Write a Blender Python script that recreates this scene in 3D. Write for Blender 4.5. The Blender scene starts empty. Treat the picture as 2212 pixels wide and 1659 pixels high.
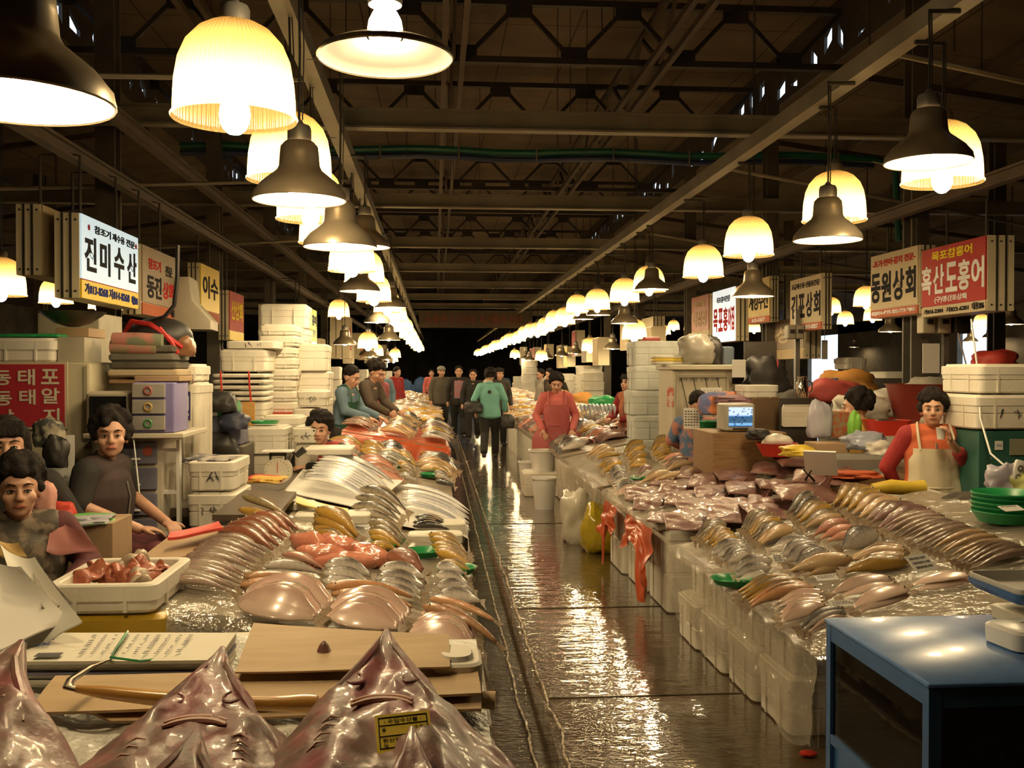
import bpy, bmesh, math, random
from mathutils import Vector, Matrix, Euler, Quaternion, noise as mnoise
random.seed(7)
PI = math.pi
S = bpy.context.scene
COL = S.collection

# ---------------------------------------------------------------- camera
F = 2150.0; CH = 1.58
cd = bpy.data.cameras.new('camera'); CAM = bpy.data.objects.new('camera', cd); COL.objects.link(CAM)
cd.sensor_width = 36; cd.lens = F/2212*36; cd.clip_start = .05; cd.clip_end = 300
PITCH = math.atan(29.5/F); YAW = math.atan(165/F)
CAM.location = (0, 0, CH); CAM.rotation_euler = (PI/2-PITCH, 0, -YAW)
S.camera = CAM
RC = Euler((PI/2-PITCH, 0, -YAW)).to_matrix()
# ---------------------------------------------------------------- world: pale daylight seen through the openings
W = bpy.data.worlds.new('world'); S.world = W; W.use_nodes = True
W.node_tree.nodes['Background'].inputs[0].default_value = (.78, .9, 1, 1)
W.node_tree.nodes['Background'].inputs[1].default_value = 1.5
S.view_settings.view_transform = 'Standard'; S.view_settings.look = 'None'
S.view_settings.exposure = 0.0; S.view_settings.gamma = 1; S.view_settings.use_curve_mapping = False
S.cycles.max_bounces = 7; S.cycles.diffuse_bounces = 3; S.cycles.glossy_bounces = 3; S.cycles.transmission_bounces = 4
S.cycles.transparent_max_bounces = 8; S.cycles.sample_clamp_indirect = 4; S.cycles.caustics_reflective = False; S.cycles.caustics_refractive = False
S.cycles.use_denoising = True
LAMP_COL = (1, .75, .405); LAMP_POWER = 272.0

# ---------------------------------------------------------------- geometry of the place: a pixel's ray met with a plane
def ray(px, py): return RC @ Vector((px-1106, 829.5-py, -F))
def U(px, py, Y=None, Z=None, X=None):
    d = ray(px, py); o = Vector((0, 0, CH))
    t = (Y/d.y) if Y is not None else ((X/d.x) if X is not None else (Z-CH)/d.z)
    return o+d*t
class Slope:                      # a display surface: height z0 at x0 rising by k per metre of x
    def __init__(s, x0, z0, k): s.x0, s.z0, s.k = x0, z0, k
    def z(s, x): return s.z0+s.k*(x-s.x0)
    def hit(s, px, py, lift=0):
        d = ray(px, py); t = (s.z0+lift-s.k*s.x0-CH)/(d.z-s.k*d.x)
        return Vector((0, 0, CH))+d*t

# ---------------------------------------------------------------- materials
MATS = {}
def newmat(name):
    m = bpy.data.materials.new(name); m.use_nodes = True
    nt = m.node_tree; return m, nt, nt.nodes['Principled BSDF']
def N(nt, t, **k):
    n = nt.nodes.new(t)
    for a, b in k.items(): setattr(n, a, b)
    return n
def c4(c): return (c[0], c[1], c[2], 1)
def noise(nt, scale, detail=4, coord='Object', vec=(1, 1, 1)):
    tc = N(nt, 'ShaderNodeTexCoord'); mp = N(nt, 'ShaderNodeMapping'); mp.inputs['Scale'].default_value = vec
    no = N(nt, 'ShaderNodeTexNoise'); no.inputs['Scale'].default_value = scale; no.inputs['Detail'].default_value = detail
    nt.links.new(tc.outputs[coord], mp.inputs[0]); nt.links.new(mp.outputs[0], no.inputs['Vector']); return no
def ramp(nt, fac, stops):
    r = N(nt, 'ShaderNodeValToRGB'); e = r.color_ramp.elements
    while len(e) < len(stops): e.new(.5)
    for i, (p, c) in enumerate(stops): e[i].position = p; e[i].color = c4(c)
    nt.links.new(fac, r.inputs[0]); return r
def bumpit(nt, p, fac, strength, dist=.01):
    b = N(nt, 'ShaderNodeBump'); b.inputs['Strength'].default_value = strength; b.inputs['Distance'].default_value = dist
    nt.links.new(fac, b.inputs['Height']); nt.links.new(b.outputs[0], p.inputs['Normal'])
def M(name, col, rough=.5, col2=None, scale=6, metal=0, bump=0, bscale=40, coat=0, spec=.5, alpha=1, vec=(1, 1, 1), contrast=.2, trans=0):
    if name in MATS: return MATS[name]
    m, nt, p = newmat(name)
    if col2 is None: col2 = tuple(c*.8 for c in col)
    no = noise(nt, scale, vec=vec); r = ramp(nt, no.outputs['Fac'], [(.5-contrast, col2), (.5+contrast, col)])
    nt.links.new(r.outputs[0], p.inputs['Base Color'])
    p.inputs['Roughness'].default_value = rough; p.inputs['Metallic'].default_value = metal
    p.inputs['Coat Weight'].default_value = coat; p.inputs['Coat Roughness'].default_value = .08
    p.inputs['Specular IOR Level'].default_value = spec; p.inputs['Alpha'].default_value = alpha
    p.inputs['Transmission Weight'].default_value = trans
    if bump:
        nb = noise(nt, bscale, 3); bumpit(nt, p, nb.outputs['Fac'], bump)
    MATS[name] = m; return m
def fishmat(name, belly, side, back, spot=None, rough=.22, sc=14, coat=.6):
    """pattern by the fish's own anatomy: attribute dv runs from belly (0) to back (1)"""
    if name in MATS: return MATS[name]
    m, nt, p = newmat(name)
    at = N(nt, 'ShaderNodeAttribute', attribute_name='dv')
    no = noise(nt, sc, 3); ad = N(nt, 'ShaderNodeMath', operation='MULTIPLY_ADD'); ad.inputs[1].default_value = .5
    sb = N(nt, 'ShaderNodeMath', operation='SUBTRACT'); sb.inputs[1].default_value = .25
    nt.links.new(no.outputs['Fac'], ad.inputs[0]); nt.links.new(at.outputs['Fac'], ad.inputs[2]); nt.links.new(ad.outputs[0], sb.inputs[0])
    oi = N(nt, 'ShaderNodeObjectInfo'); hv = N(nt, 'ShaderNodeHueSaturation')
    r = ramp(nt, sb.outputs[0], [(.1, belly), (.48, side), (.85, back)])
    n3 = noise(nt, 55, 2, vec=(1, 2, 2)); ml = N(nt, 'ShaderNodeMix', data_type='RGBA', blend_type='OVERLAY'); ml.inputs[0].default_value = .45; nt.links.new(n3.outputs['Fac'], ml.inputs[7]); nt.links.new(r.outputs[0], ml.inputs[6])
    if name == 'fish_flat': ml.inputs[0].default_value = .12
    mv = N(nt, 'ShaderNodeMapRange'); mv.inputs['To Min'].default_value = .72; mv.inputs['To Max'].default_value = 1.2
    nt.links.new(oi.outputs['Random'], mv.inputs['Value']); nt.links.new(mv.outputs[0], hv.inputs['Value'])
    nt.links.new(ml.outputs[2], hv.inputs['Color']); nt.links.new(hv.outputs[0], p.inputs['Base Color'])
    p.inputs['Roughness'].default_value = rough; p.inputs['Coat Weight'].default_value = coat; p.inputs['Coat Roughness'].default_value = .1
    nb = noise(nt, 60, 2, vec=(1, 3, 3)); bumpit(nt, p, nb.outputs['Fac'], .06 if name == 'fish_flat' else .25, .01)
    MATS[name] = m; return m
def emis(name, col, st):
    if name in MATS: return MATS[name]
    m, nt, p = newmat(name); p.inputs['Base Color'].default_value = c4(col); p.inputs['Roughness'].default_value = .4
    p.inputs['Emission Color'].default_value = c4(col); p.inputs['Emission Strength'].default_value = st
    MATS[name] = m; return m

FOAM = M('foam', (.80, .76, .66), .55, (.66, .61, .49), 3, bump=.15, bscale=60)
FOAM2 = M('foam_old', (.72, .68, .58), .6, (.55, .5, .4), 4, bump=.15, bscale=60)
STEEL = M('steel_brass', (.44, .36, .24), .34, (.32, .26, .17), 3, metal=.6)
STEELIN = M('reflector_white', (.8, .75, .7), .35, (.72, .66, .6), 3, metal=.4)
GREYM = M('grey_metal', (.3, .28, .25), .5, (.2, .19, .17), 5, metal=.6)
DARKM = M('dark_iron', (.035, .028, .02), .6, (.02, .017, .013), 3)
BEAM = M('beam_paint', (.26, .23, .17), .5, (.16, .14, .1), 2)
RUST = M('rusty_iron', (.09, .062, .042), .65, (.05, .036, .026), 4)
BLACK = M('black_rubber', (.015, .014, .013), .5, (.025, .022, .02), 8)
WHITE = M('white_plastic', (.8, .79, .75), .35, (.72, .7, .65), 3)
PAPER = M('paper', (.8, .78, .72), .7, (.74, .71, .64), 3)
KRAFT = M('kraft', (.50, .36, .2), .7, (.43, .3, .16), 5, vec=(1, 6, 1))
CARD = M('cardboard', (.40, .27, .15), .7, (.34, .22, .12), 4)
WOOD = M('wood', (.3, .18, .08), .5, (.18, .1, .045), 6, vec=(1, 8, 8))
GREEN = M('green_plastic', (.03, .32, .1), .3, (.02, .24, .08), 5)
REDP = M('red_plastic', (.62, .05, .03), .3, (.5, .035, .02), 5)
ORANGE = M('orange_sheet', (.56, .10, .025), .3, (.4, .06, .018), 5, bump=.3, bscale=14)
BLUEP = M('blue_paint', (.05, .14, .34), .35, (.035, .10, .26), 7, bump=.05)
YELLOW = M('yellow_plastic', (.75, .55, .06), .4, (.62, .42, .04), 5)
SKIN = M('skin', (.62, .36, .24), .45, (.55, .3, .2), 12)
HAIR = M('hair', (.009, .007, .006), .8, (.018, .013, .011), 30, bump=.5, bscale=90, spec=.2)
CLEAR = None
def clear_mat():
    global CLEAR
    m, nt, p = newmat('clear_sheet'); out = nt.nodes['Material Output']
    g = N(nt, 'ShaderNodeBsdfGlossy'); g.inputs['Roughness'].default_value = .12; t = N(nt, 'ShaderNodeBsdfTransparent'); t.inputs[0].default_value = (.93, .9, .84, 1)
    d = N(nt, 'ShaderNodeBsdfDiffuse'); d.inputs[0].default_value = (.6, .55, .45, 1)
    no = noise(nt, 5, 5); b = N(nt, 'ShaderNodeBump'); b.inputs['Strength'].default_value = 1; b.inputs['Distance'].default_value = .12
    nt.links.new(no.outputs['Fac'], b.inputs['Height']); nt.links.new(b.outputs[0], g.inputs['Normal'])
    m1 = N(nt, 'ShaderNodeMixShader'); m1.inputs[0].default_value = .3; m2 = N(nt, 'ShaderNodeMixShader'); m2.inputs[0].default_value = .22
    nt.links.new(t.outputs[0], m1.inputs[1]); nt.links.new(d.outputs[0], m1.inputs[2])
    nt.links.new(m1.outputs[0], m2.inputs[1]); nt.links.new(g.outputs[0], m2.inputs[2]); nt.links.new(m2.outputs[0], out.inputs[0])
    CLEAR = m
clear_mat()

# ---------------------------------------------------------------- mesh helpers
class MB:
    def __init__(s): s.v = []; s.f = []; s.m = []; s.mi = 0
    def add(s, vs, fs):
        o = len(s.v); s.v += [Vector(v) for v in vs]; s.f += [tuple(i+o for i in f) for f in fs]; s.m += [s.mi]*len(fs); return s
    def loft(s, secs, cap0=True, cap1=True, close=True):
        n = len(secs[0]); vs = [p for q in secs for p in q]; fs = []
        for a in range(len(secs)-1):
            for i in range(n if close else n-1):
                j = (i+1) % n; fs.append((a*n+i, a*n+j, (a+1)*n+j, (a+1)*n+i))
        if cap0: fs.append(tuple(reversed(range(n))))
        if cap1: fs.append(tuple((len(secs)-1)*n+i for i in range(n)))
        return s.add(vs, fs)
    def box(s, c, d, r=0, tilt=None):
        x, y, z = d[0]/2, d[1]/2, d[2]/2; c = Vector(c)
        if r:
            secs = [[(p[0], p[1], zz) for p in rrect(d[0]-2*i, d[1]-2*i, r, 3)] for zz, i in ((-z, r*.6), (-z+r*.6, 0), (z-r*.6, 0), (z, r*.6))]
            t = MB().loft(secs); vs, fs = t.v, t.f
        else:
            vs = [Vector((a, b, e)) for e in (-z, z) for a, b in ((-x, -y), (x, -y), (x, y), (-x, y))]
            fs = [(3, 2, 1, 0), (4, 5, 6, 7), (0, 1, 5, 4), (1, 2, 6, 5), (2, 3, 7, 6), (3, 0, 4, 7)]
        m = Euler(tilt).to_matrix() if tilt else None
        return s.add([(m @ Vector(v) if m else Vector(v))+c for v in vs], fs)
    def lathe(s, prof, n=20, c=(0, 0, 0), cap=False):
        secs = [[(c[0]+r*math.cos(2*PI*i/n), c[1]+r*math.sin(2*PI*i/n), c[2]+z) for i in range(n)] for r, z in prof]
        return s.loft(secs, cap, cap)
    def tube(s, pts, r, n=6, flat=1):
        pts = [Vector(p) for p in pts]; up = None; secs = []
        for i, p in enumerate(pts):
            d = (pts[min(i+1, len(pts)-1)]-pts[max(i-1, 0)]).normalized()
            if up is None: up = d.orthogonal().normalized() if abs(d.z) > .9 else Vector((0, 0, 1))
            a = (up-d*up.dot(d)).normalized(); up = a; b = d.cross(a)
            rr = r[i] if isinstance(r, (list, tuple)) else r
            secs.append([p+a*(rr*flat*math.cos(2*PI*k/n))+b*(rr*math.sin(2*PI*k/n)) for k in range(n)])
        return s.loft(secs)
    def ball(s, c, r, n=10, m=7, rot=None):
        r = Vector(r) if not isinstance(r, (int, float)) else Vector((r, r, r)); c = Vector(c)
        R = Euler(rot).to_matrix() if rot else Matrix.Identity(3); vs = []; fs = []
        for a in range(m+1):
            th = PI*a/m
            for i in range(n): vs.append(c+R @ Vector((r.x*math.sin(th)*math.cos(2*PI*i/n), r.y*math.sin(th)*math.sin(2*PI*i/n), -r.z*math.cos(th))))
        for a in range(m):
            for i in range(n): fs.append((a*n+i, a*n+(i+1) % n, (a+1)*n+(i+1) % n, (a+1)*n+i))
        return s.add(vs, fs)
    def grid(s, nu, nv, fn):
        vs = [fn(i/nu, j/nv) for j in range(nv+1) for i in range(nu+1)]
        return s.add(vs, [(j*(nu+1)+i, j*(nu+1)+i+1, (j+1)*(nu+1)+i+1, (j+1)*(nu+1)+i) for j in range(nv) for i in range(nu)])
    def mesh(s, name, mats, smooth=True, angle=40):
        me = bpy.data.meshes.new(name); me.from_pydata(s.v, [], s.f)
        for m in (mats if isinstance(mats, (list, tuple)) else [mats]): me.materials.append(m)
        if any(s.m): me.polygons.foreach_set('material_index', s.m)
        bm = bmesh.new(); bm.from_mesh(me); bmesh.ops.remove_doubles(bm, verts=bm.verts, dist=1e-5); bmesh.ops.recalc_face_normals(bm, faces=bm.faces); bm.to_mesh(me); bm.free()
        if smooth:
            me.polygons.foreach_set('use_smooth', [True]*len(me.polygons)); me.set_sharp_from_angle(angle=math.radians(angle))
        me.update(); return me
def rrect(w, d, r, n=3):
    r = min(r, w*.49, d*.49); out = []
    for cx, cy, a0 in ((w/2-r, d/2-r, 0), (-w/2+r, d/2-r, PI/2), (-w/2+r, -d/2+r, PI), (w/2-r, -d/2+r, 1.5*PI)):
        for i in range(n+1): a = a0+PI/2*i/n; out.append((cx+r*math.cos(a), cy+r*math.sin(a)))
    return out
def link(name, me, parent=None, loc=(0, 0, 0), rz=0, rot=None, sc=None):
    o = bpy.data.objects.new(name, me); COL.objects.link(o); o.parent = parent
    o.location = loc; o.rotation_euler = rot if rot else (0, 0, rz)
    if sc is not None: o.scale = (sc, sc, sc) if isinstance(sc, (int, float)) else sc
    return o
def obj(name, mb, mats, parent=None, loc=(0, 0, 0), rz=0, rot=None, smooth=True, angle=40):
    return link(name, mb.mesh(name, mats, smooth, angle), parent, loc, rz, rot)
def tag(o, label, cat, group=None, kind=None):
    o['label'] = label; o['category'] = cat
    if group: o['group'] = group
    if kind: o['kind'] = kind
    return o
def thing(name, label, cat, loc=(0, 0, 0), rz=0, group=None, rot=None):
    o = bpy.data.objects.new(name, None); COL.objects.link(o); o.location = loc; o.rotation_euler = rot if rot else (0, 0, rz)
    o.empty_display_size = .1; return tag(o, label, cat, group)
def struct(name, mb, mat, smooth=False, **k):
    o = obj(name, mb, mat, smooth=smooth, **k); o['kind'] = 'structure'; return o
def dup(o, loc, rz=None, label=None, group=None, sc=None, rot=None):
    def cp(a, par):
        c = a.copy(); COL.objects.link(c); c.parent = par
        for ch in KIDS(a): cp(ch, c)
        return c
    r = cp(o, None); r.location = loc
    if rz is not None: r.rotation_euler = (0, 0, rz)
    if rot is not None: r.rotation_euler = rot
    if sc is not None: r.scale = (sc, sc, sc) if isinstance(sc, (int, float)) else sc
    if label: r['label'] = label
    if group: r['group'] = group
    return r
def KIDS(a): return list(a.children)
def text_mesh(name, lines, mat, parent, font_bold=.0):
    """lines: (text, x, y, height, width or None) in the sign's own plane (x along, y up); one mesh of all of them"""
    mb = MB()
    for t, x, y, h, w in lines:
        cu = bpy.data.curves.new('t', 'FONT'); cu.body = t; cu.align_x = 'LEFT'; cu.size = 1; cu.offset = font_bold; cu.extrude = .002/h
        ob = bpy.data.objects.new('t', cu); COL.objects.link(ob); bpy.context.view_layer.update()
        me = ob.to_mesh()
        if len(me.vertices):
            xs = [v.co.x for v in me.vertices]; ys = [v.co.y for v in me.vertices]
            x0, x1, y0, y1 = min(xs), max(xs), min(ys), max(ys)
            sy = h/(y1-y0); sx = (w/(x1-x0)) if w else sy
            mb.add([(x+(v.co.x-x0)*sx-(0 if True else 0), y+(v.co.y-y0)*sy, v.co.z*h) for v in me.vertices], [tuple(p.vertices) for p in me.polygons])
        ob.to_mesh_clear(); bpy.data.objects.remove(ob); bpy.data.curves.remove(cu)
    me = bpy.data.meshes.new(name); me.from_pydata(mb.v, [], mb.f); me.materials.append(mat)
    return link(name, me, parent)
# ================================================================ the hall
def floor_mat():
    m, nt, p = newmat('wet_concrete')
    a = noise(nt, .9, 6); b = noise(nt, 7, 5)
    r = ramp(nt, a.outputs['Fac'], [(.3, (.035, .024, .013)), (.5, (.078, .048, .022)), (.72, (.13, .082, .038))])
    nt.links.new(r.outputs[0], p.inputs['Base Color'])
    rr = N(nt, 'ShaderNodeMapRange'); rr.inputs['From Min'].default_value = .35; rr.inputs['From Max'].default_value = .7
    rr.inputs['To Min'].default_value = .07; rr.inputs['To Max'].default_value = .3
    nt.links.new(a.outputs['Fac'], rr.inputs['Value']); nt.links.new(rr.outputs[0], p.inputs['Roughness'])
    c = noise(nt, 26, 5, vec=(1, 1.8, 1)); mx = N(nt, 'ShaderNodeMath', operation='MULTIPLY_ADD'); mx.inputs[1].default_value = .5
    nt.links.new(b.outputs['Fac'], mx.inputs[0]); nt.links.new(c.outputs['Fac'], mx.inputs[2])
    bumpit(nt, p, mx.outputs[0], .55, .014)
    p.inputs['Specular IOR Level'].default_value = .8; p.inputs['Coat Weight'].default_value = 1; p.inputs['Coat Roughness'].default_value = .05
    d = noise(nt, 5, 4, vec=(1, 2.2, 1)); bb = N(nt, 'ShaderNodeBump'); bb.inputs['Strength'].default_value = .5; bb.inputs['Distance'].default_value = .014; nt.links.new(d.outputs['Fac'], bb.inputs['Height']); nt.links.new(bb.outputs[0], p.inputs['Coat Normal'])
    return m
WETF = floor_mat()
struct('floor', MB().add([(-14, -3, 0), (.40, -3, 0), (.40, 80, 0), (-14, 80, 0), (.50, -3, 0), (18, -3, 0), (18, 80, 0), (.50, 80, 0), (.4, -3, -.05), (.5, -3, -.05), (.5, 80, -.05), (.4, 80, -.05)],
       [(0, 1, 2, 3), (4, 5, 6, 7), (8, 9, 10, 11), (1, 8, 11, 2), (9, 4, 7, 10)]), WETF)
# the broken lips of the drain channel
def lip(name, x, seed, side):
    secs = []; y = .9
    while y < 34:
        a = max(0, 1-y/7); j = mnoise.noise(Vector((y*2.2, seed, 0)))*(.012+.035*a)+mnoise.noise(Vector((y*9, seed, 3)))*(.006+.012*a)+mnoise.noise(Vector((y*31, seed, 7)))*.006; w = .008+.007*abs(mnoise.noise(Vector((y*14, seed, 9)))); h = .006+.01*abs(mnoise.noise(Vector((y*20, seed, 5))))
        secs.append([(x+j-w, y, -.02), (x+j-w*.5, y, h), (x+j+w*.5, y, h*.8), (x+j+w, y, -.02)]); y += .012+.014*y*.2
    o = obj(name, MB().loft(secs), M('chipped_edge', (.42, .33, .2), .22, (.07, .05, .03), 16, bump=.8, bscale=70))
    tag(o, ['chipped kerb of the floor drain on the stall side', 'chipped kerb of the floor drain on the walkway side'][side], 'kerb', kind='structure')
lip('trim_1', .395, 3, 0); lip('trim_2', .53, 5, 1)
for k, y in enumerate((3.62, 4.75, 6.55, 10.2)):
    o = struct('trim_%d' % (k+3), MB().box((1.02, y, .001), (.98, .014, .006)), M('floor_joint', (.14, .11, .07), .25, (.05, .04, .025), 9))

def roof_mat():
    m, nt, p = newmat('roof_board')
    a = noise(nt, 1.2, 6); r = ramp(nt, a.outputs['Fac'], [(.3, (.10, .074, .05)), (.7, (.17, .13, .09))])
    tc = N(nt, 'ShaderNodeTexCoord'); br = N(nt, 'ShaderNodeTexBrick'); br.inputs['Scale'].default_value = 1; br.inputs['Mortar Size'].default_value = .012
    br.inputs['Brick Width'].default_value = .9; br.inputs['Row Height'].default_value = 1.8; br.offset = 0
    mx = N(nt, 'ShaderNodeMix', data_type='RGBA'); nt.links.new(tc.outputs['Object'], br.inputs['Vector']); nt.links.new(br.outputs['Fac'], mx.inputs['Factor'])
    nt.links.new(r.outputs[0], mx.inputs[6]); mx.inputs[7].default_value = (.04, .03, .02, 1); nt.links.new(mx.outputs[2], p.inputs['Base Color']); p.inputs['Roughness'].default_value = .9
    return m
ROOF = roof_mat(); WALLM = M('grimy_wall', (.16, .14, .11), .8, (.08, .07, .055), 1.5)
XL, XR = -4.1, 4.75
ZR = 5.95
struct('ceiling', MB().box(((XL+XR)/2, 38.5, ZR+.05), (XR-XL+.6, 83, .1)), ROOF)
side = MB()
side.add([(XR, -3, 5.25), (18.2, -3, 3.6), (18.2, 80, 3.6), (XR, 80, 5.25)], [(0, 1, 2, 3)])
struct('ceiling_east_aisles', side, ROOF)
side = MB(); side.add([(XL, -3, 5.25), (-14.2, -3, 3.7), (-14.2, 80, 3.7), (XL, 80, 5.25)], [(0, 1, 2, 3)])
struct('ceiling_west_aisles', side, ROOF)
struct('wall_back', MB().box((2, 80, 3), (34, .2, 6.2)), WALLM)
struct('wall_front', MB().box((2, -3, 3), (34, .2, 6.2)), WALLM)
struct('wall_left', MB().box((-14, 8, 2), (.2, 24, 4)).box((-14, 22.5, 1), (.2, 5, 1.7)).box((-14, 22.5, 3.3), (.2, 5, .9)).box((-14, 52, 2), (.2, 56, 4)), WALLM)
wr = MB()
for y0, y1 in ((-3, 30.6), (33, 43.2), (46.8, 48), (49, 80)): wr.box((18, (y0+y1)/2, 1.9), (.2, y1-y0, 4))
for y0, y1, z0, z1 in ((30.6, 33, 0, .4), (43.2, 46.8, 0, .5), (48, 49, 0, 1.2), (30.6, 49, 3.2, 4)): wr.box((18, (y0+y1)/2, (z0+z1)/2), (.2, y1-y0, z1-z0))
struct('wall_right', wr, WALLM)
# clerestory strips between the middle roof and the lower side roofs: grimy glazing with broken panes that let daylight in
def clerestory(name, x, seed):
    rnd = random.Random(seed); mb = MB(); y = 1.0; gaps = []
    while y < 30:
        w = rnd.uniform(.12, .55); g = rnd.uniform(.12, .34)
        mb.box((x, y+w/2, 5.6), (.04, w, .72)); q = [rnd.uniform(5.3, 5.6) for _ in range(2)]; q2 = [max(q)+rnd.uniform(-.02, .25) for _ in range(2)]
        for za, zb, zc, zd in ((5.24, 5.24, q[1], q[0]), (q2[0], q2[1], 5.96, 5.96)): mb.loft([[(x+e, y+w, za), (x+e, y+w+g, zb), (x+e, y+w+g, zc), (x+e, y+w, zd)] for e in (-.02, .02)])
        y += w+g
    mb.box((x, (y+80)/2, 5.6), (.04, 80-y, .72)); mb.box((x, -1, 5.6), (.04, 4, .72))
    struct(name, mb, M('grimy_pane', (.06, .05, .04), .5, (.03, .026, .02), 4))
clerestory('window_1', XR, 4); clerestory('window_2', XL, 9)

def ibeam(mb, a, b, w, h, t=.018):
    a, b = Vector(a), Vector(b); d = (b-a); L = d.length; d.normalize(); up = Vector((0, 0, 1)) if abs(d.z) < .9 else Vector((0, 1, 0)); sd = d.cross(up).normalized(); up = sd.cross(d)
    for ox, oz, ww, hh in ((0, h/2-t/2, w, t), (0, -h/2+t/2, w, t), (0, 0, t, h-2*t)):
        q = [a+sd*(ox+sx*ww/2)+up*(oz+sz*hh/2) for sx, sz in ((-1, -1), (1, -1), (1, 1), (-1, 1))]; mb.loft([q, [p+d*L for p in q]])
def bar(mb, a, b, w, h=None):
    a, b = Vector(a), Vector(b); h = h or w; d = (b-a).normalized(); up = Vector((0, 0, 1)) if abs(d.z) < .9 else Vector((0, 1, 0)); sd = d.cross(up).normalized(); up = sd.cross(d)
    q = [a+sd*(sx*w/2)+up*(sz*h/2) for sx, sz in ((-1, -1), (1, -1), (1, 1), (-1, 1))]; mb.loft([q, [p+(b-a) for p in q]])
# pale tie beams across the hall
for k in range(9):
    y = 4.45+4.05*k; mb = MB(); ibeam(mb, (-9, y, 3.7), (12, y, 3.7), .12, .17)
    o = struct('roof_tie_beam', mb, BEAM)
# lattice roof trusses
for y in (7.2, 11.4, 14.7, 19.4, 22.2, 27, 30, 35):
    mb = MB(); zb, zt = 5.12, 5.78; bar(mb, (XL, y, zb), (XR, y, zb), .1, .07); bar(mb, (XL, y, zt), (XR, y, zt), .1, .07)
    nx = 7; dx = (XR-XL)/nx
    for i in range(nx):
        x = XL+dx*i; bar(mb, (x, y, zt), (x+dx*.5, y, zb), .05); bar(mb, (x+dx*.5, y, zb), (x+dx, y, zt), .05)
        mb.box((x+dx*.5, y, zb+.09), (.3, .02, .16)); mb.box((x, y, zt-.09), (.3, .02, .16))
    struct('roof_truss', mb, DARKM)
    for sx, x0, x1 in ((1, XR, 14), (-1, XL, -12)):
        mb = MB(); bar(mb, (x0, y, 5.05), (x1, y, 3.85), .1, .08); struct('roof_rafter', mb, RUST)
# lengthwise lattice girders
for x in (-2.3, .2, 2.5):
    mb = MB(); bar(mb, (x-.1, 4, 5.02), (x-.1, 60, 5.02), .06, .07); bar(mb, (x+.1, 4, 5.02), (x+.1, 60, 5.02), .06, .07); bar(mb, (x, 4, 5.6), (x, 60, 5.6), .07, .07)
    for i in range(28): bar(mb, (x, 4+i*2, 5.6), (x, 5+i*2, 5.02), .04); bar(mb, (x, 5+i*2, 5.02), (x, 6+i*2, 5.6), .04)
    struct('roof_girder', mb, RUST)
for x in (6.2, 8.2, 10.4):
    mb = MB(); z = 5.25-(x-XR)*.123-.1; bar(mb, (x, 2, z), (x, 60, z), .09, .12); struct('roof_purlin', mb, RUST)
for x in (-5.4, -7.2, -9.2):
    mb = MB(); z = 5.25-(XL-x)*.156-.1; bar(mb, (x, 2, z), (x, 60, z), .09, .12); struct('roof_purlin', mb, RUST)
# lamp rails along both sides of the walkway, and the outer sign rails
for x, z in ((-.72, 3.34), (2.5, 3.36)):
    mb = MB(); bar(mb, (x, .8, z), (x, 60, z), .1, .11); struct('lamp_rail', mb, BEAM)
for x, z in ((-2.45, 3.05), (4.0, 2.95), (-2.3, 3.42)):
    mb = MB(); ibeam(mb, (x, 2.5, z), (x, 60, z), .08, .1); struct('sign_rail', mb, RUST)
# thin tie rods slanting from the rails down to the sides
mb0 = 0
for y0, y1 in ((5.6, 6.2), (8.9, 9.6), (13, 13.6)):
    mb = MB(); mb.tube([(2.5, y0, 3.44), (7.6, y1, 2.75)], .018, 5); struct('tie_rod', mb, BEAM)
    mb = MB(); mb.tube([(-.72, y0+.8, 3.42), (-4.4, y0-.6, 3.0)], .018, 5); struct('tie_rod', mb, BEAM)
# rods hanging from the roof
rnd = random.Random(11)
for k in range(26):
    x = rnd.uniform(-2.5, 4.4); y = rnd.choice((7.25, 11.45, 14.75, 19.45, 22.25)); mb = MB(); mb.tube([(x, y, 5.8), (x, y, rnd.uniform(3.7, 4.3))], .006, 4)
    struct('roof_hanger', mb, DARKM)
# green and blue pipes strapped together across the hall
pg = thing('water_pipes', 'green and blue water pipes strapped together high across the hall', 'pipe', (0, 0, 0))
pts = [(-3.2+i*.5, 12.85, 4.36+.02*math.sin(i*1.3)) for i in range(19)]
obj('green_pipe', MB().tube([(p[0], p[1], p[2]+.045) for p in pts]+[(6.1, 12.85, 4.3), (6.15, 12.85, 3.3)], .045, 8), M('pipe_green', (.02, .17, .11), .4), pg)
obj('blue_pipe', MB().tube([(p[0], p[1], p[2]-.045) for p in pts], .04, 8), M('pipe_blue', (.03, .05, .14), .4), pg)
mb = MB()
for i in range(1, 18, 2): mb.lathe([(.1, -.012), (.1, .012)], 8, (0, 0, 0)) if 0 else mb.box((pts[i][0], 12.80, pts[i][2]), (.02, .02, .2))
obj('strap', mb, BEAM, pg)
# columns
for x, ys in ((-2.75, (4.6, 8.65, 12.7, 16.8, 20.9, 25)), (4.35, (4.6, 8.75, 12.7, 16.8, 20.9, 25)), (7.6, (13, 21)), (-6.5, (9, 17))):
    for y in ys:
        mb = MB(); z1 = 5.05 if abs(x-.8) < 4 else 4.8; ibeam(mb, (x, y, 0), (x, y, z1), .16, .18, .025)
        struct('steel_column', mb, M('column_paint', (.12, .105, .08), .55, (.06, .05, .04), 3))

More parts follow.
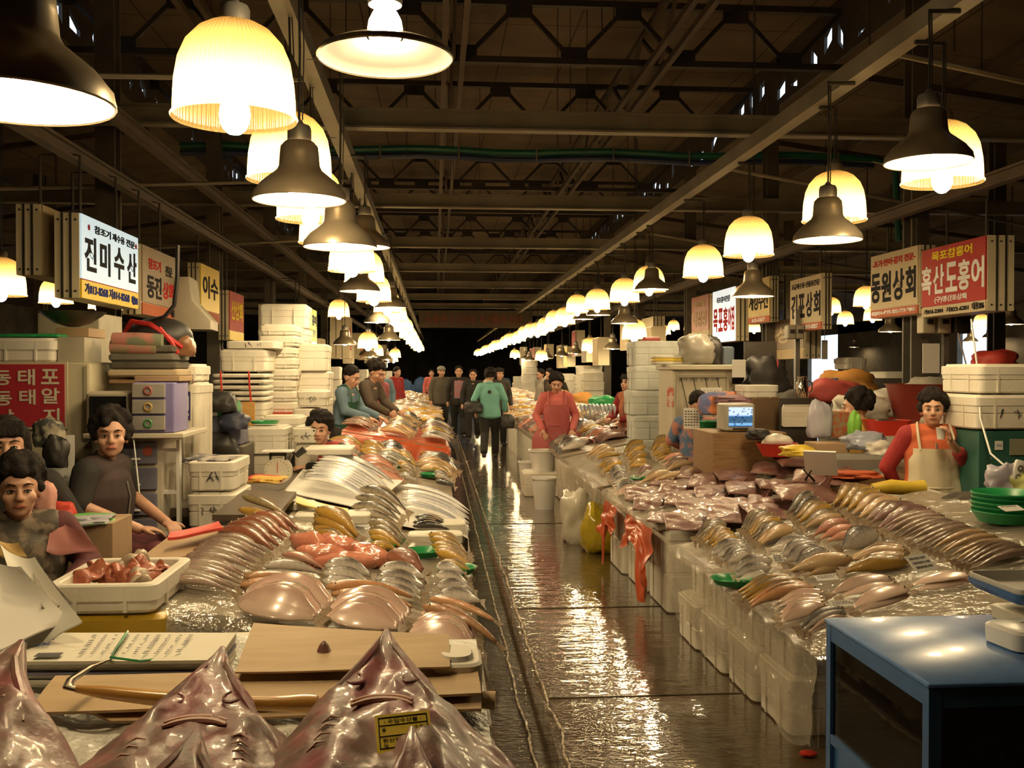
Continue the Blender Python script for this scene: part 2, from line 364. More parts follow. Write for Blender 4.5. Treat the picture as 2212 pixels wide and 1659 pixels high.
# ================================================================ lamps
RIB = None
def dome_mat():
    m, nt, p = newmat('ribbed_dome'); out = nt.nodes['Material Output']
    tr = N(nt, 'ShaderNodeBsdfTranslucent'); tz = N(nt, 'ShaderNodeTexCoord'); sz = N(nt, 'ShaderNodeSeparateXYZ'); nt.links.new(tz.outputs['Object'], sz.inputs[0])   # bulb light fading towards the crown, painted into the shade colour
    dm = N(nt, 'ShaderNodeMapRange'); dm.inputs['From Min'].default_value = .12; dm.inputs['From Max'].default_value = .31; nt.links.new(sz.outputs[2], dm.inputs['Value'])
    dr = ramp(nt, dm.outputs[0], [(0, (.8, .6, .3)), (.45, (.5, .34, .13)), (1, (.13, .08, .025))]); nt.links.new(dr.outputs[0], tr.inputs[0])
    tp = N(nt, 'ShaderNodeBsdfTransparent'); tp.inputs[0].default_value = (1, .9, .62, 1)
    gl = N(nt, 'ShaderNodeBsdfGlossy'); gl.inputs['Roughness'].default_value = .15
    df = N(nt, 'ShaderNodeBsdfDiffuse'); df.inputs[0].default_value = (.3, .2, .08, 1)
    a = N(nt, 'ShaderNodeMixShader'); a.inputs[0].default_value = .10; b = N(nt, 'ShaderNodeMixShader'); b.inputs[0].default_value = .06; c = N(nt, 'ShaderNodeMixShader'); c.inputs[0].default_value = .25
    nt.links.new(tr.outputs[0], c.inputs[1]); nt.links.new(df.outputs[0], c.inputs[2])
    nt.links.new(c.outputs[0], a.inputs[1]); nt.links.new(tp.outputs[0], a.inputs[2]); nt.links.new(a.outputs[0], b.inputs[1]); nt.links.new(gl.outputs[0], b.inputs[2]); nt.links.new(b.outputs[0], out.inputs[0])
    tc = N(nt, 'ShaderNodeTexCoord'); g = N(nt, 'ShaderNodeTexGradient', gradient_type='RADIAL'); w = N(nt, 'ShaderNodeMath', operation='MULTIPLY'); w.inputs[1].default_value = 2*PI*72
    sn = N(nt, 'ShaderNodeMath', operation='SINE'); bp = N(nt, 'ShaderNodeBump'); bp.inputs['Strength'].default_value = .8; bp.inputs['Distance'].default_value = .004
    nt.links.new(tc.outputs['Object'], g.inputs[0]); nt.links.new(g.outputs['Fac'], w.inputs[0]); nt.links.new(w.outputs[0], sn.inputs[0]); nt.links.new(sn.outputs[0], bp.inputs['Height'])
    for q in (tr, df, gl): nt.links.new(bp.outputs[0], q.inputs['Normal'])
    return m
DOMEM = dome_mat(); BULB = emis('bulb', LAMP_COL, LAMP_POWER)
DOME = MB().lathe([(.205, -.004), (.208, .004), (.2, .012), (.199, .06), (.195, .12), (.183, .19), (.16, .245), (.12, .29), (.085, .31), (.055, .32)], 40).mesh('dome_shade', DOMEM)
BELL = MB().lathe([(.197, .002), (.2, 0), (.203, .004), (.197, .035), (.165, .075), (.125, .108), (.098, .13), (.088, .15), (.084, .2), (.08, .235), (.062, .255)], 36).mesh('bell_shade', [STEEL])
BELLIN = MB().lathe([(.199, .004), (.192, .03), (.16, .068), (.12, .1), (.09, .125), (.075, .19)], 36).mesh('reflector', [STEELIN])
DISH = MB().lathe([(.2, 0), (.203, .004), (.198, .018), (.17, .032), (.11, .05), (.07, .06), (.055, .064)], 40).mesh('dish_shade', [STEEL])
DISHIN = MB().lathe([(.2, .004), (.193, .015), (.165, .028), (.1, .045), (.062, .054)], 40).mesh('reflector', [STEELIN])
CAP = MB().lathe([(.05, 0), (.052, .01), (.052, .06), (.045, .075), (.02, .085), (.012, .1)], 16, cap=True).mesh('socket_cap', [GREYM])
BULBM = MB().ball((0, 0, 0), (.052, .052, .068), 12, 8).mesh('bulb', [BULB])
BULBF = MB().ball((0, 0, 0), (.06, .06, .07), 8, 5).mesh('bulb', [BULB])
def chain_mesh(L):
    mb = MB()
    mb.tube([(0, 0, 0), (.004, 0, L*.5), (0, 0, L)], .006, 5); mb.tube([(.014, 0, 0), (.02, .006, L*.5), (.012, 0, L)], .004, 4)
    return mb.mesh('cord', [BLACK])
CH_CACHE = {}
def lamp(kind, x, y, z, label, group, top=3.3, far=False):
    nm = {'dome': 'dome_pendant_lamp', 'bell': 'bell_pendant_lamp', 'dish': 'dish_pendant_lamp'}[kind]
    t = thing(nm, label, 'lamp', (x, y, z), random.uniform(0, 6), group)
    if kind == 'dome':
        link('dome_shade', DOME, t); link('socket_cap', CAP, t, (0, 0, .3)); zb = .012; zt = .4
    elif kind == 'bell':
        b = link('bell_shade', BELL, t); link('reflector', BELLIN, b); link('socket_cap', CAP, t, (0, 0, .25)); zb = .055; zt = .35
    else:
        b = link('dish_shade', DISH, t); link('reflector', DISHIN, b); link('socket_cap', CAP, t, (0, 0, .16)); zb = .09; zt = .26
    link('bulb', BULBF if far else BULBM, t, (0, 0, zb))
    rx = -.72 if abs(x+.72) < .5 else 2.5 if abs(x-2.5) < .5 else None
    if rx is None: top = 5.965 if XL < x < XR else 5.25-(x-XR)*.1245+.01 if x > 0 else 5.25-(XL-x)*.1535+.01
    else: top = 3.3
    L = round(max(top-z-zt, .1), 2)
    if L not in CH_CACHE: CH_CACHE[L] = chain_mesh(L)
    link('cord', CH_CACHE[L], t, (0, 0, zt)); t.rotation_euler = (0, 0, 0)
    if rx is not None and abs(rx-x) > .03: obj('rail_bracket', MB().tube([(0, 0, top-z-.01), (rx-x, 0, top-z-.005)], .012, 5), DARKM, t)
    return t
def lp(kind, px, py, Y, label, group, top=3.3): p = U(px, py, Y=Y); return lamp(kind, p.x, p.y, p.z, label, group, top)
GL, GR = 'pendant lamps over the stalls with the ray heads', 'pendant lamps over the stalls by the blue tank'
lp('bell', 33, 224, 2.2, 'big brass bell lamp cut by the frame, nearest of all the lamps', GL)
lp('dish', 832, 128, 3.0, 'shallow dish lamp with glaring bulb above the walkway, hung alone between the rows', GL, 3.6)
for px, py, Y, l in ((507, 256, 3.4, 'largest glowing ribbed dome lamp, beside the brass bell at the frame edge'),
                     (626, 388, 4.9, 'second ribbed dome lamp of its row, behind the largest dome'),
                     (671, 474, 6.1, 'third ribbed dome lamp, glowing behind the front bell lamp'),
                     (706, 525, 7.4, 'fourth ribbed dome lamp, mostly hidden by bell lamps before it')):
    lp('dome', px, py, Y, l, GL)
for px, py, Y, l in ((647, 434, 4.4, 'brass bell lamp hung on a chain before the second dome lamp'),
                     (735, 535, 5.55, 'brass bell lamp second in line behind the bell on the chain'),
                     (788, 535, 8.05, 'dark bell lamp peeping out beside the second brass bell'),
                     (757, 580, 8.9, 'bell lamp third in the hanging line, its shade lit from behind'),
                     (777, 630, 10.0, 'bell lamp over the tall foam box stacks'),
                     (843, 665, 12.6, 'bell lamp hung out closest to the walkway, above the man in blue'),
                     (815, 697, 15.3, 'small bell lamp above the hanging banners'),
                     (840, 735, 17.5, 'lowest hung bell lamp of its row')):
    lp('bell', px, py, Y, l, GL)
y = 8.7; i = 0
while y < 46:
    lamp('dome', -.72, y, 2.44+.05*math.sin(i*2.3), 'ribbed dome lamp in the far glowing row above the foam box stalls', GL, far=True); y += 1.35+.02*y; i += 1
lp('dome', 732, 684, 19, 'lone ribbed dome lamp hung apart beside the far lamp row', GL)
for px, py, Y, l in ((2035, 395, 5.05, 'ribbed dome lamp half behind the bell lamp above the red sign'),
                     (1802, 477, 6.35, 'ribbed dome lamp with a bell lamp hanging in front, over the aproned woman'),
                     (1617, 552, 8.1, 'ribbed dome lamp beside the dome with the bell in front'),
                     (1519, 598, 9.9, 'ribbed dome lamp third along the rail from the red sign'),
                     (1402, 630, 12.3, 'ribbed dome lamp with a dark bell hung before it at mid hall'),
                     (1349, 652, 13.4, 'ribbed dome lamp low over the woman in the red vest'),
                     (1290, 668, 15.6, 'ribbed dome lamp between two small bell lamps'),
                     (1247, 676, 17.4, 'ribbed dome lamp at the start of the packed far row')):
    lp('dome', px, py, Y, l, GR)
for px, py, Y, l in ((2005, 352, 4.6, 'bell lamp with glaring bulb before the dome above the red sign'),
                     (1788, 520, 5.8, 'olive bell lamp hung in front of a dome, over the aproned woman'),
                     (1626, 641, 9.3, 'low brass bell lamp in front of the lit white sign'),
                     (1408, 626, 11.7, 'dark bell lamp before the mid hall dome'),
                     (1349, 699, 14.6, 'bell lamp hung lower than its row over the red vest woman'),
                     (1293, 681, 16.6, 'small bell lamp beside the low hung one'),
                     (1260, 690, 19, 'small bell lamp where the far row begins'),
                     (1229, 686, 20, 'smallest single bell lamp before the far row')):
    lp('bell', px, py, Y, l, GR)
y = 19.2; i = 0
while y < 62:
    lamp('dome', 2.5, y, 2.48+.04*math.sin(i*1.7), 'ribbed dome lamp in the far glowing row above the fish counters', GR, far=True); y += 1.3+.02*y; i += 1
GS = 'pendant lamps of the side aisle behind the hanging signs'
for k, px, py, Y, l in (('dome', 1871, 661, 15.7, 'ribbed dome lamp between the two cream signs'), ('dome', 1885, 692, 22, 'small dome lamp under the cream sign'),
                        ('dome', 1826, 700, 24, 'small dome lamp above the bright doorway'), ('dome', 1795, 676, 20, 'dome lamp glowing beside the cream sign foot'),
                        ('dome', 1758, 698, 26, 'small dome lamp over the grey switch boxes'), ('dome', 2120, 704, 26, 'small dome lamp under the red sign edge'),
                        ('bell', 1923, 717, 17, 'unlit looking bell lamp beside the grey column'), ('bell', 2184, 701, 16, 'bell lamp cut by the frame near the stair rail'),
                        ('bell', 2096, 738, 27, 'tiny bell lamp beside the switch boxes'), ('bell', 2137, 729, 30, 'tiny bell lamp before the bright far window'),
                        ('bell', 1845, 750, 40, 'tiny bell lamp in front of the bright doorway'), ('dome', 1491, 713, 31, 'tiny dome lamp beside the lit white sign foot'),
                        ('dome', 1593, 715, 32, 'tiny dome lamp below the lit white sign'), ('dome', 1629, 717, 31, 'tiny dome lamp below the low brass bell'),
                        ('dome', 1668, 719, 30, 'tiny dome lamp above the black mesh'), ('dome', 1534, 705, 34, 'tiny dome lamp under the small red sign'),
                        ('dome', 1455, 712, 33, 'tiny dome lamp behind the pink bundle'), ('dome', 1437, 722, 36, 'tiny bluish dome lamp behind the pink bundle'),
                        ('dome', 2, 638, 8.8, 'dome lamp cut by the frame under the sign backs'), ('dome', 121, 655, 13, 'dome lamp half behind the lit fish sign'),
                        ('dome', 210, 667, 24, 'tiny dome lamp under the lit fish sign'), ('dome', 250, 670, 32, 'tiniest dome lamp under the lit fish sign')):
    lp(k, px, py, Y, l, GS, 3.6)

# ================================================================ hanging shop signs
TXB = M('ink_black', (.02, .02, .025), .8, spec=.08); TXR = M('ink_red', (.5, .03, .03), .8, spec=.08); TXY = M('ink_yellow', (.85, .68, .05), .8, spec=.08); TXW = M('ink_white', (.85, .85, .82), .8, spec=.08); TXBL = M('ink_blue', (.03, .05, .25), .8, spec=.08)
SIDEM = M('sign_case', (.8, .7, .48), .45, (.72, .62, .42), 3)
def sgn(name, label, side, y0, y1, x, z0, z1, th, bands, texts, face_emit=None):
    """side -1: face looks towards +X, text runs away from the viewer; +1: face looks towards -X"""
    t = thing(name, label, 'sign', (x, (y0+y1)/2, z0), 0, 'hanging shop signs'); L = y1-y0; H = z1-z0
    sx = -1 if side > 0 else 1
    mb = MB().box((-sx*th/2, 0, H/2), (th, L, H))
    obj('case', mb, SIDEM, t, smooth=False)
    mb = MB()
    for a in (.34, .68): mb.box((-sx*th*a, -L/2-.004, H/2), (.012, .008, H))
    for a in (.15, .5, .85):
        for b in (.08, .92): mb.box((-sx*th*a, -L/2-.003, H*b), (.012, .008, .012))
    obj('side_seams', mb, DARKM, t, smooth=False)
    rot = (PI/2, 0, -PI/2 if side > 0 else PI/2)
    for k, (a, b, m) in enumerate(bands):
        pm = MB(); pm.box((sx*.006, 0, H*(a+b)/2), (.012, L*.985, H*(b-a)-.004)); obj('face_panel' if k == 0 else 'face_band', pm, m, t, smooth=False)
    split = []
    for m, lines in texts:
        split += [(m, [q]) for q in lines if q[2] < .1]+([(m, [q for q in lines if q[2] >= .1])] if any(q[2] >= .1 for q in lines) else [])
    for m, lines in split:
        o = text_mesh('lettering', [(s, (fx-.5)*L, fy*H, fh*H, fw*L if fw else None) for s, fx, fy, fh, fw in lines], m, t, .03)
        o.location = (sx*.014, 0, 0); o.rotation_euler = rot
    rx, rz = (-2.45, 3.02) if side < 0 else (4.0, 2.92)
    for a in (-.3, .3): obj('hanger_rod', MB().tube([(-sx*th/2, L*a, H-.01), (-sx*th/2, L*a, rz-z0), (rx-x, L*a, rz-z0+.01)], .01, 5), DARKM, t)
    return t
def litface():
    m, nt, p = newmat('backlit_face'); p.inputs['Base Color'].default_value = (.5, .55, .6, 1)
    p.inputs['Emission Color'].default_value = (.62, .86, .95, 1); p.inputs['Emission Strength'].default_value = .62; return m
LIT = litface()
DULL = M('sign_cream', (.5, .4, .24), .7, (.44, .34, .2), 2, spec=.2); SRED = M('sign_red', (.40, .032, .028), .6, (.34, .025, .022), 2, spec=.2); SYEL = M('sign_yellow', (.85, .62, .03), .5, (.8, .55, .02), 2)
SCREAM = M('sign_offwhite', (.56, .47, .31), .7, (.5, .41, .26), 2, spec=.2); SGREY = M('sign_tan', (.3, .24, .17), .6, (.25, .19, .13), 2)
LITY = emis('backlit_yellow', (.75, .75, .05), .5); LITW = emis('backlit_white', (.75, .85, .9), .75); SALMON = M('sign_salmon', (.42, .12, .06), .7, (.36, .1, .05), 2, spec=.2)
def sy(px, x): return x*2150/(px-941)
sgn('shop_sign', 'backlit white and yellow hanging sign with four big brush letters', -1, 6.65, 7.9, -2.3, 2.05, 2.6, .155, [(.23, 1, LIT), (0, .225, SYEL), (.222, .236, TXR)],
    [(TXB, [('참조기', .2, .82, .1, .27), ('제수용', .5, .82, .1, .22), ('전문', .75, .82, .1, .17), ('진', .05, .34, .42, .18), ('미', .29, .34, .42, .17), ('수', .53, .34, .42, .18), ('산', .77, .34, .42, .18)]),
     (TXBL, [('가813-8268 자814-8268', .05, .06, .13, .76), ('대종204', .855, .05, .12, .12)]), (TXR, [('※', .1, .83, .07, None), ('※', .93, .83, .07, None)])])
t = sgn('shop_sign', 'narrow tan sign case seen edge on behind the backlit brush letter sign', -1, 6.7, 7.7, -2.56, 2.2, 2.66, .155, [(0, 1, DULL)], [])
sgn('shop_sign', 'dull tan sign with faded red and black letters, behind the backlit one', -1, 8.0, 9.0, -2.3, 2.02, 2.57, .14, [(.18, 1, SGREY), (0, .175, SALMON)],
    [(TXR, [('참조기', .16, .68, .16, .36), ('상회', .58, .3, .26, .34)]), (TXB, [('전문', .66, .66, .16, .22), ('동진', .12, .26, .34, .42), ('대종', .82, .04, .12, .13)])])
for i, (y0, x, z0, z1, L, m, m2, tm, tx, lb) in enumerate(((10.6, -2.45, 2.1, 2.7, .9, SYEL, SALMON, TXB, '이수', 'narrow mustard hanging sign past the tan sign'),
        (12.3, -2.5, 1.95, 2.55, .9, SRED, SYEL, TXY, '산상회', 'red and cream hanging sign beyond the mustard one'),
        (15.6, -2.6, 1.9, 2.6, 1.0, DULL, SALMON, TXB, '수산', 'tan hanging sign with a green top beyond the red one'))):
    sgn('shop_sign', lb, -1, y0, y0+L, x, z0, z1, .12, [(.2, 1, m), (0, .195, m2)], [(tm, [(tx, .1, .42, .4, .8)])])
sgn('shop_sign', 'small backlit yellow green sign over the foam boxes', -1, 15.8, 16.5, -1.95, 1.62+.35, 2.55, .5, [(.12, 1, LITY), (0, .115, LITW)], [(TXBL, [('홍어', .1, .55, .3, .8)]), (TXW, [('연안', .2, .25, .2, .6)])])
sgn('shop_sign', 'distant tall white lit sign beyond the yellow green one', -1, 22, 22.8, -1.9, 1.85, 2.75, .4, [(0, 1, SCREAM)], [(TXR, [('수', .2, .55, .25, .6), ('산', .2, .2, .25, .6)])])
sgn('shop_sign', 'red hanging sign with white and yellow letters and two phone numbers', 1, 7.22, 8.22, 4.15, 2.03, 2.6, .21, [(.145, 1, SRED), (0, .14, SCREAM)],
    [(TXY, [('목포참홍어', .18, .8, .14, .63)]), (TXW, [('흑', .01, .32, .42, .17), ('산', .205, .32, .42, .18), ('도', .41, .32, .42, .18), ('홍', .6, .32, .42, .18), ('어', .8, .32, .42, .18), ('(구)영산포상회', .23, .18, .1, .5)]),
     (TXB, [('가816-2304', .05, .035, .075, .32), ('자822-6281', .42, .035, .075, .34), ('대종206', .81, .03, .1, .17)])])
sgn('shop_sign', 'cream sign with brown letters and salmon foot, half behind the red sign', 1, 8.28, 9.22, 4.15, 2.07, 2.66, .14, [(.14, 1, SCREAM), (0, .135, SALMON)],
    [(TXR, [('-조기·민어·갈치 전문-', .05, .8, .11, .9)]), (TXB, [('동', .02, .24, .47, .21), ('원', .25, .24, .47, .21), ('상', .5, .24, .47, .23), ('회', .76, .24, .47, .2)]), (TXW, [('02)814-4975 032-773-9061', .04, .03, .075, .9)])])
sgn('shop_sign', 'cream sign with four dark letters above the grey switch boxes', 1, 10.35, 11.3, 4.12, 2.02, 2.62, .1, [(.15, 1, SCREAM), (0, .145, SALMON)],
    [(TXB, [('고급제수용·선물용전문', .05, .8, .11, .9), ('김', .05, .25, .45, .2), ('포', .29, .25, .45, .2), ('상', .53, .25, .45, .2), ('회', .77, .25, .45, .2)]), (TXW, [('014-5102 815-0257', .1, .03, .08, .8)])])
sgn('shop_sign', 'mustard sign with dark letters behind the cream switch box sign', 1, 11.95, 12.8, 4.1, 2.18, 2.74, .1, [(.15, 1, M('sign_mustard', (.5, .36, .08), .5)), (0, .145, SALMON)],
    [(TXB, [('계성수산', .05, .3, .4, .9)]), (TXW, [('815-0257', .2, .03, .08, .6)])])
sgn('shop_sign', 'grey wooden sign with pale letters below the mustard sign', 1, 11.6, 13.1, 4.4, 1.72, 2.22, .2, [(.25, 1, SGREY), (0, .245, DULL)], [(SCREAM, [('은성', .05, .4, .45, .6)])])
sgn('shop_sign', 'backlit white sign with red letters behind the low brass bell lamp', 1, 13.2, 14.3, 4.05, 1.98, 2.72, .18, [(0, 1, LITW)], [(TXB, [('목포홍어전문', .2, .75, .12, .6)]), (TXR, [('목', .05, .2, .45, .2), ('포', .28, .2, .45, .2), ('홍', .5, .2, .45, .2), ('어집', .72, .2, .45, .25)])])
sgn('shop_sign', 'dull red sign with tan foot beside the backlit white sign', 1, 14.5, 15.5, 4.05, 2.05, 2.72, .2, [(.2, 1, M('sign_brick', (.33, .07, .03), .5)), (0, .195, SCREAM)], [(DULL, [('대성상', .1, .3, .35, .8), ('홍어젓갈', .2, .75, .13, .6)])])
sgn('shop_sign', 'distant narrow mustard sign beyond the red one', 1, 17.6, 18.6, 3.9, 1.75, 2.55, .2, [(.15, 1, M('sign_mustard', (.5, .36, .08))), (0, .145, SALMON)], [(TXB, [('상회', .1, .3, .4, .8)])])
# ================================================================ fish
ORD = ['first', 'second', 'third', 'fourth', 'fifth', 'sixth', 'seventh', 'eighth', 'ninth', 'tenth', 'eleventh', 'twelfth', 'thirteenth', 'fourteenth', 'fifteenth', 'sixteenth', 'seventeenth', 'eighteenth', 'nineteenth', 'twentieth']
FM = dict(
    gold=fishmat('fish_gold', (.66, .40, .07), (.56, .33, .06), (.26, .17, .07)),
    olive=fishmat('fish_olive', (.46, .36, .16), (.3, .23, .12), (.1, .08, .06)),
    pollack=fishmat('fish_pinkgrey', (.56, .42, .34), (.40, .27, .21), (.17, .115, .09)),
    redbrown=fishmat('fish_redbrown', (.48, .22, .13), (.36, .13, .07), (.2, .065, .04)),
    silver=fishmat('fish_silver', (.74, .68, .6), (.5, .44, .38), (.09, .08, .075)),
    pink=fishmat('fish_pink', (.78, .46, .34), (.68, .32, .22), (.5, .2, .14)),
    black=fishmat('fish_black', (.09, .085, .08), (.035, .035, .04), (.015, .015, .02)),
    cod=fishmat('fish_cod', (.6, .52, .38), (.2, .17, .13), (.035, .03, .028)),
    ribbon=fishmat('fish_ribbon', (.82, .8, .76), (.7, .68, .65), (.36, .38, .45)),
    flat=fishmat('fish_flat', (.80, .60, .48), (.77, .55, .44), (.56, .36, .29), sc=5),
    tan=fishmat('fish_tan', (.74, .54, .3), (.64, .44, .23), (.4, .26, .15)),
    salmon=fishmat('fish_salmon', (.74, .44, .22), (.62, .32, .15), (.42, .2, .1)),
    mackerel=fishmat('fish_greygreen', (.6, .55, .45), (.34, .32, .26), (.1, .1, .09)),
    purple=fishmat('fish_purple', (.5, .33, .3), (.32, .18, .16), (.16, .085, .08)))
FIN = M('fin', (.46, .36, .24), .4, (.28, .2, .13), 20); EYEW = M('eye_rim', (.7, .62, .45), .2); EYEB = M('eye_pupil', (.01, .01, .01), .1)
#           half height, half thickness, shape along the body, tail width
SHAPES = {'croaker': (.112, .08, (.25, .36, .74, .98, 1, .86, .55, .14), .11), 'slim': (.085, .065, (.2, .34, .7, .93, 1, .85, .58, .15), .09),
          'long': (.062, .052, (.16, .3, .6, .84, 1, .98, .7, .2), .06), 'bream': (.19, .075, (.2, .38, .86, 1, .96, .78, .48, .1), .13),
          'ribbon': (.04, .009, (.05, .3, .7, .9, 1, 1, .75, .15), 0), 'flat': (.22, .026, (.12, .38, .86, 1, .95, .72, .4, .08), .1),
          'thinflat': (.125, .02, (.14, .38, .84, 1, .96, .76, .45, .1), .07), 'eel': (.058, .05, (.3, .5, .75, .9, 1, 1, .8, .35), .03), 'plump': (.125, .095, (.16, .3, .72, 1, 1, .84, .5, .12), .1)}
FISHM = {}
def fish_mesh(kind, mat, arch, lean, s, nsec=14, na=12, whole=False):
    key = (kind, mat, round(arch, 3), lean, s, whole)
    if key in FISHM: return FISHM[key]
    hh, th, sh, tw = SHAPES[kind]; l = math.radians(lean)
    D = Vector((0, s*math.sin(l), math.cos(l))); P = Vector((0, -s*math.cos(l), math.sin(l)))
    us = (0, .1, .3, .5, .68, .84, .94, 1.0)
    def h(u):
        for i in range(7):
            if u <= us[i+1]: t = (u-us[i])/(us[i+1]-us[i]); t = t*t*(3-2*t)*.5+t*.5; return sh[i]*(1-t)+sh[i+1]*t
        return sh[-1]
    x0 = .13 if tw else 0
    def spine(x): q = 2*x-1; return Vector((x-.5, 0, arch*(1-q*q*(1.0 if q > 0 else 1.15))))
    mb = MB(); secs = []; dv = []
    for i in range(nsec+1):
        u = i/nsec; u = u if u < .999 else 1; c = spine(x0+(1-x0)*u); k = h(u); row = []
        for a in range(na):
            an = 2*PI*a/na; ca, sa = math.cos(an), math.sin(an)
            pinch = 1 if ca < 0 else 1-.25*ca*ca
            row.append(c+D*(hh*k*ca)+P*(th*(k**.8)*sa*pinch)); dv.append((ca+1)/2)
        secs.append(row)
    mb.loft(secs)
    if whole and tw:
        b = spine(x0); t = spine(0); mb.add([b+D*hh*.2+P*.004, t+D*tw, t+D*0+Vector((.03, 0, 0)), t-D*tw, b-D*hh*.2+P*.004, b+P*.006], [(0, 1, 2, 5), (5, 2, 3, 4)]); dv += [.9]*6
    me = bpy.data.meshes.new('fish'); me.from_pydata(mb.v, [], mb.f); me.materials.append(FM[mat])
    at = me.attributes.new('dv', 'FLOAT', 'POINT'); at.data.foreach_set('value', dv)
    bm = bmesh.new(); bm.from_mesh(me); bmesh.ops.recalc_face_normals(bm, faces=bm.faces); bm.to_mesh(me); bm.free()
    me.polygons.foreach_set('use_smooth', [True]*len(me.polygons))
    tail = eye = fin = None
    if not whole:
        if tw:
            b = spine(x0); t = spine(0); q = MB()
            for w in (.006, -.006):
                q.add([b+D*hh*.24+P*w, t+D*tw, t+Vector((.035, 0, 0)), t-D*tw, b-D*hh*.24+P*w, b+P*w*1.6], [(0, 1, 2, 5), (5, 2, 3, 4)])
            tail = q.mesh('tail_fin', FIN)
        e = spine(.93); q = MB(); r = min(.022, hh*.2); q.mi = 0; q.ball(e+D*hh*h(.92)*.25+P*th*h(.92)**.8*.92, (r, r, r), 7, 5); q.mi = 1; q.ball(e+D*hh*h(.92)*.25+P*(th*h(.92)**.8*.92+r*.55)+Vector((0, 0, 0)), r*.62, 6, 4); eye = q.mesh('eye', [EYEW, EYEB])
        if kind not in ('ribbon', 'eel'):
            q = MB(); n = 6
            up = [spine(x0+(1-x0)*(.28+.5*i/n))+D*hh*h(.28+.5*i/n)*.93 for i in range(n+1)]
            tp = [p+D*(.035*math.sin(PI*(i+.6)/(n+1.2)))-Vector((.02, 0, 0)) for i, p in enumerate(up)]
            q.add(up+tp, [(i, i+1, n+2+i, n+1+i) for i in range(n)])
            fin = q.mesh('dorsal_fin', FIN)
    FISHM[key] = (me, tail, eye, fin); return FISHM[key]
SP_NAME = {'gold': 'croaker', 'olive': 'croaker', 'pollack': 'pollack', 'redbrown': 'rockfish', 'silver': 'sea_bream', 'pink': 'red_snapper', 'black': 'black_fish', 'cod': 'codfish', 'ribbon': 'ribbonfish', 'flat': 'flatfish',
           'tan': 'pale_croaker', 'salmon': 'eel_fish', 'mackerel': 'mackerel', 'purple': 'mullet'}
def place_fish(kind, mat, H, T, arch, lean, s, label, group, full=True, wob=0):
    d = H-T; L = d.length; X = d.normalized(); Zx = (Vector((0, 0, 1))-X*X.z).normalized(); Y = Zx.cross(X)
    R = Matrix((X, Y, Zx)).transposed()
    if wob: R = R @ Euler((wob, 0, 0)).to_matrix()
    body, tail, eye, fin = fish_mesh(kind, mat, arch, lean, s, whole=not full, nsec=14 if full else 8, na=12 if full else 7)
    o = link(SP_NAME[mat], body, None, (H+T)/2, rot=R.to_euler(), sc=L)
    tag(o, label, 'fish', group)
    if full:
        for nm, me in (('tail_fin', tail), ('dorsal_fin', fin), ('eye', eye if kind != 'flat' else None)):
            if me: link(nm, me, o)
    return o
frnd = random.Random(5)
def fan(what, where, kind, mats, H0, H1, T0, T1, n, pl, s, arch=.1, lean=40, lift=.05, rise=.03, full=True, own=True, jit=1.0):
    group = what+' '+where; mats = mats if isinstance(mats, (list, tuple)) else [mats]
    for i in range(n):
        t = i/(n-1) if n > 1 else .5; j = lambda a: a+frnd.uniform(-3.5, 3.5)*jit
        hx, hy = (H0[0]+(H1[0]-H0[0])*t, H0[1]+(H1[1]-H0[1])*t); tx, ty = (T0[0]+(T1[0]-T0[0])*t, T0[1]+(T1[1]-T0[1])*t)
        lf = lift*.6+rise*(1-t); hx, hy, tx, ty = j(hx), j(hy), j(tx), j(ty); H = pl.hit(hx, hy, lf); Tt = pl.hit(tx, ty, lf*.6)
        ym = Tt.y+.10+.25*abs(H.x-Tt.x)      # the rest of the rise in the picture is the height of the pile
        if H.y > ym: H = U(hx, hy, Y=ym)
        elif H.y < Tt.y-.12: H = U(hx, hy, Y=Tt.y-.12)
        if not own or n == 1: lb = group
        elif i == n-1: lb = 'frontmost '+group
        elif i == 0: lb = 'rearmost '+group
        else: lb = '%s from the back, %s' % (ORD[i], group)
        if len(lb.split()) > 16: print('LONG', lb)
        place_fish(kind, mats[i*len(mats)//n], H, Tt, round(arch*.62*frnd.choice((.85, 1, 1.15)), 3), lean, s, lb, group, full, frnd.uniform(-.12, .12))
LS = Slope(.17, .60, -.17); RS = Slope(1.35, .56, .20)
Lf, Rf = -1, 1
# ---- the table behind the newspaper bundle
fan('pinkish grey pollack', 'in the long fan before the red cloth', 'long', 'pollack', (452, 1160), (334, 1256), (590, 1203), (520, 1290), 14, LS, Lf, .17, 35, .06, .05)
fan('red brown rockfish', 'in the heap behind the grey pollack', 'slim', 'redbrown', (560, 1106), (474, 1142), (655, 1158), (607, 1200), 6, LS, Lf, .16, 38, .07, .06)
fan('thick yellow croaker', 'on top of the red brown rockfish', 'long', 'gold', (518, 1098), (518, 1098), (642, 1148), (642, 1148), 1, LS, Lf, .1, 35, .17, 0)
fan('long olive fish', 'lying behind the thick yellow croaker', 'long', 'olive', (524, 1074), (524, 1074), (640, 1132), (640, 1132), 1, LS, Lf, .08, 35, .16, 0)
fan('golden croaker', 'on the green basket by the codfish', 'croaker', 'gold', (680, 1102), (674, 1156), (786, 1170), (756, 1182), 7, LS, Lf, .15, 30, .06, .05)
fan('golden croaker', 'in the fan below the codfish heads', 'croaker', ['olive', 'gold', 'gold'], (798, 1128), (796, 1182), (886, 1178), (864, 1194), 6, LS, Lf, .14, 30, .06, .05)
fan('dark headed codfish', 'with gutted pale belly beside the ribbonfish', 'slim', 'cod', (776, 1058), (752, 1112), (888, 1118), (868, 1142), 4, LS, Lf, .17, 30, .09, .06)
fan('glossy black fish', 'heaped on the foam trays by the aisle', 'slim', 'black', (900, 1112), (893, 1134), (978, 1136), (984, 1152), 5, LS, Lf, .13, 30, .08, .03)
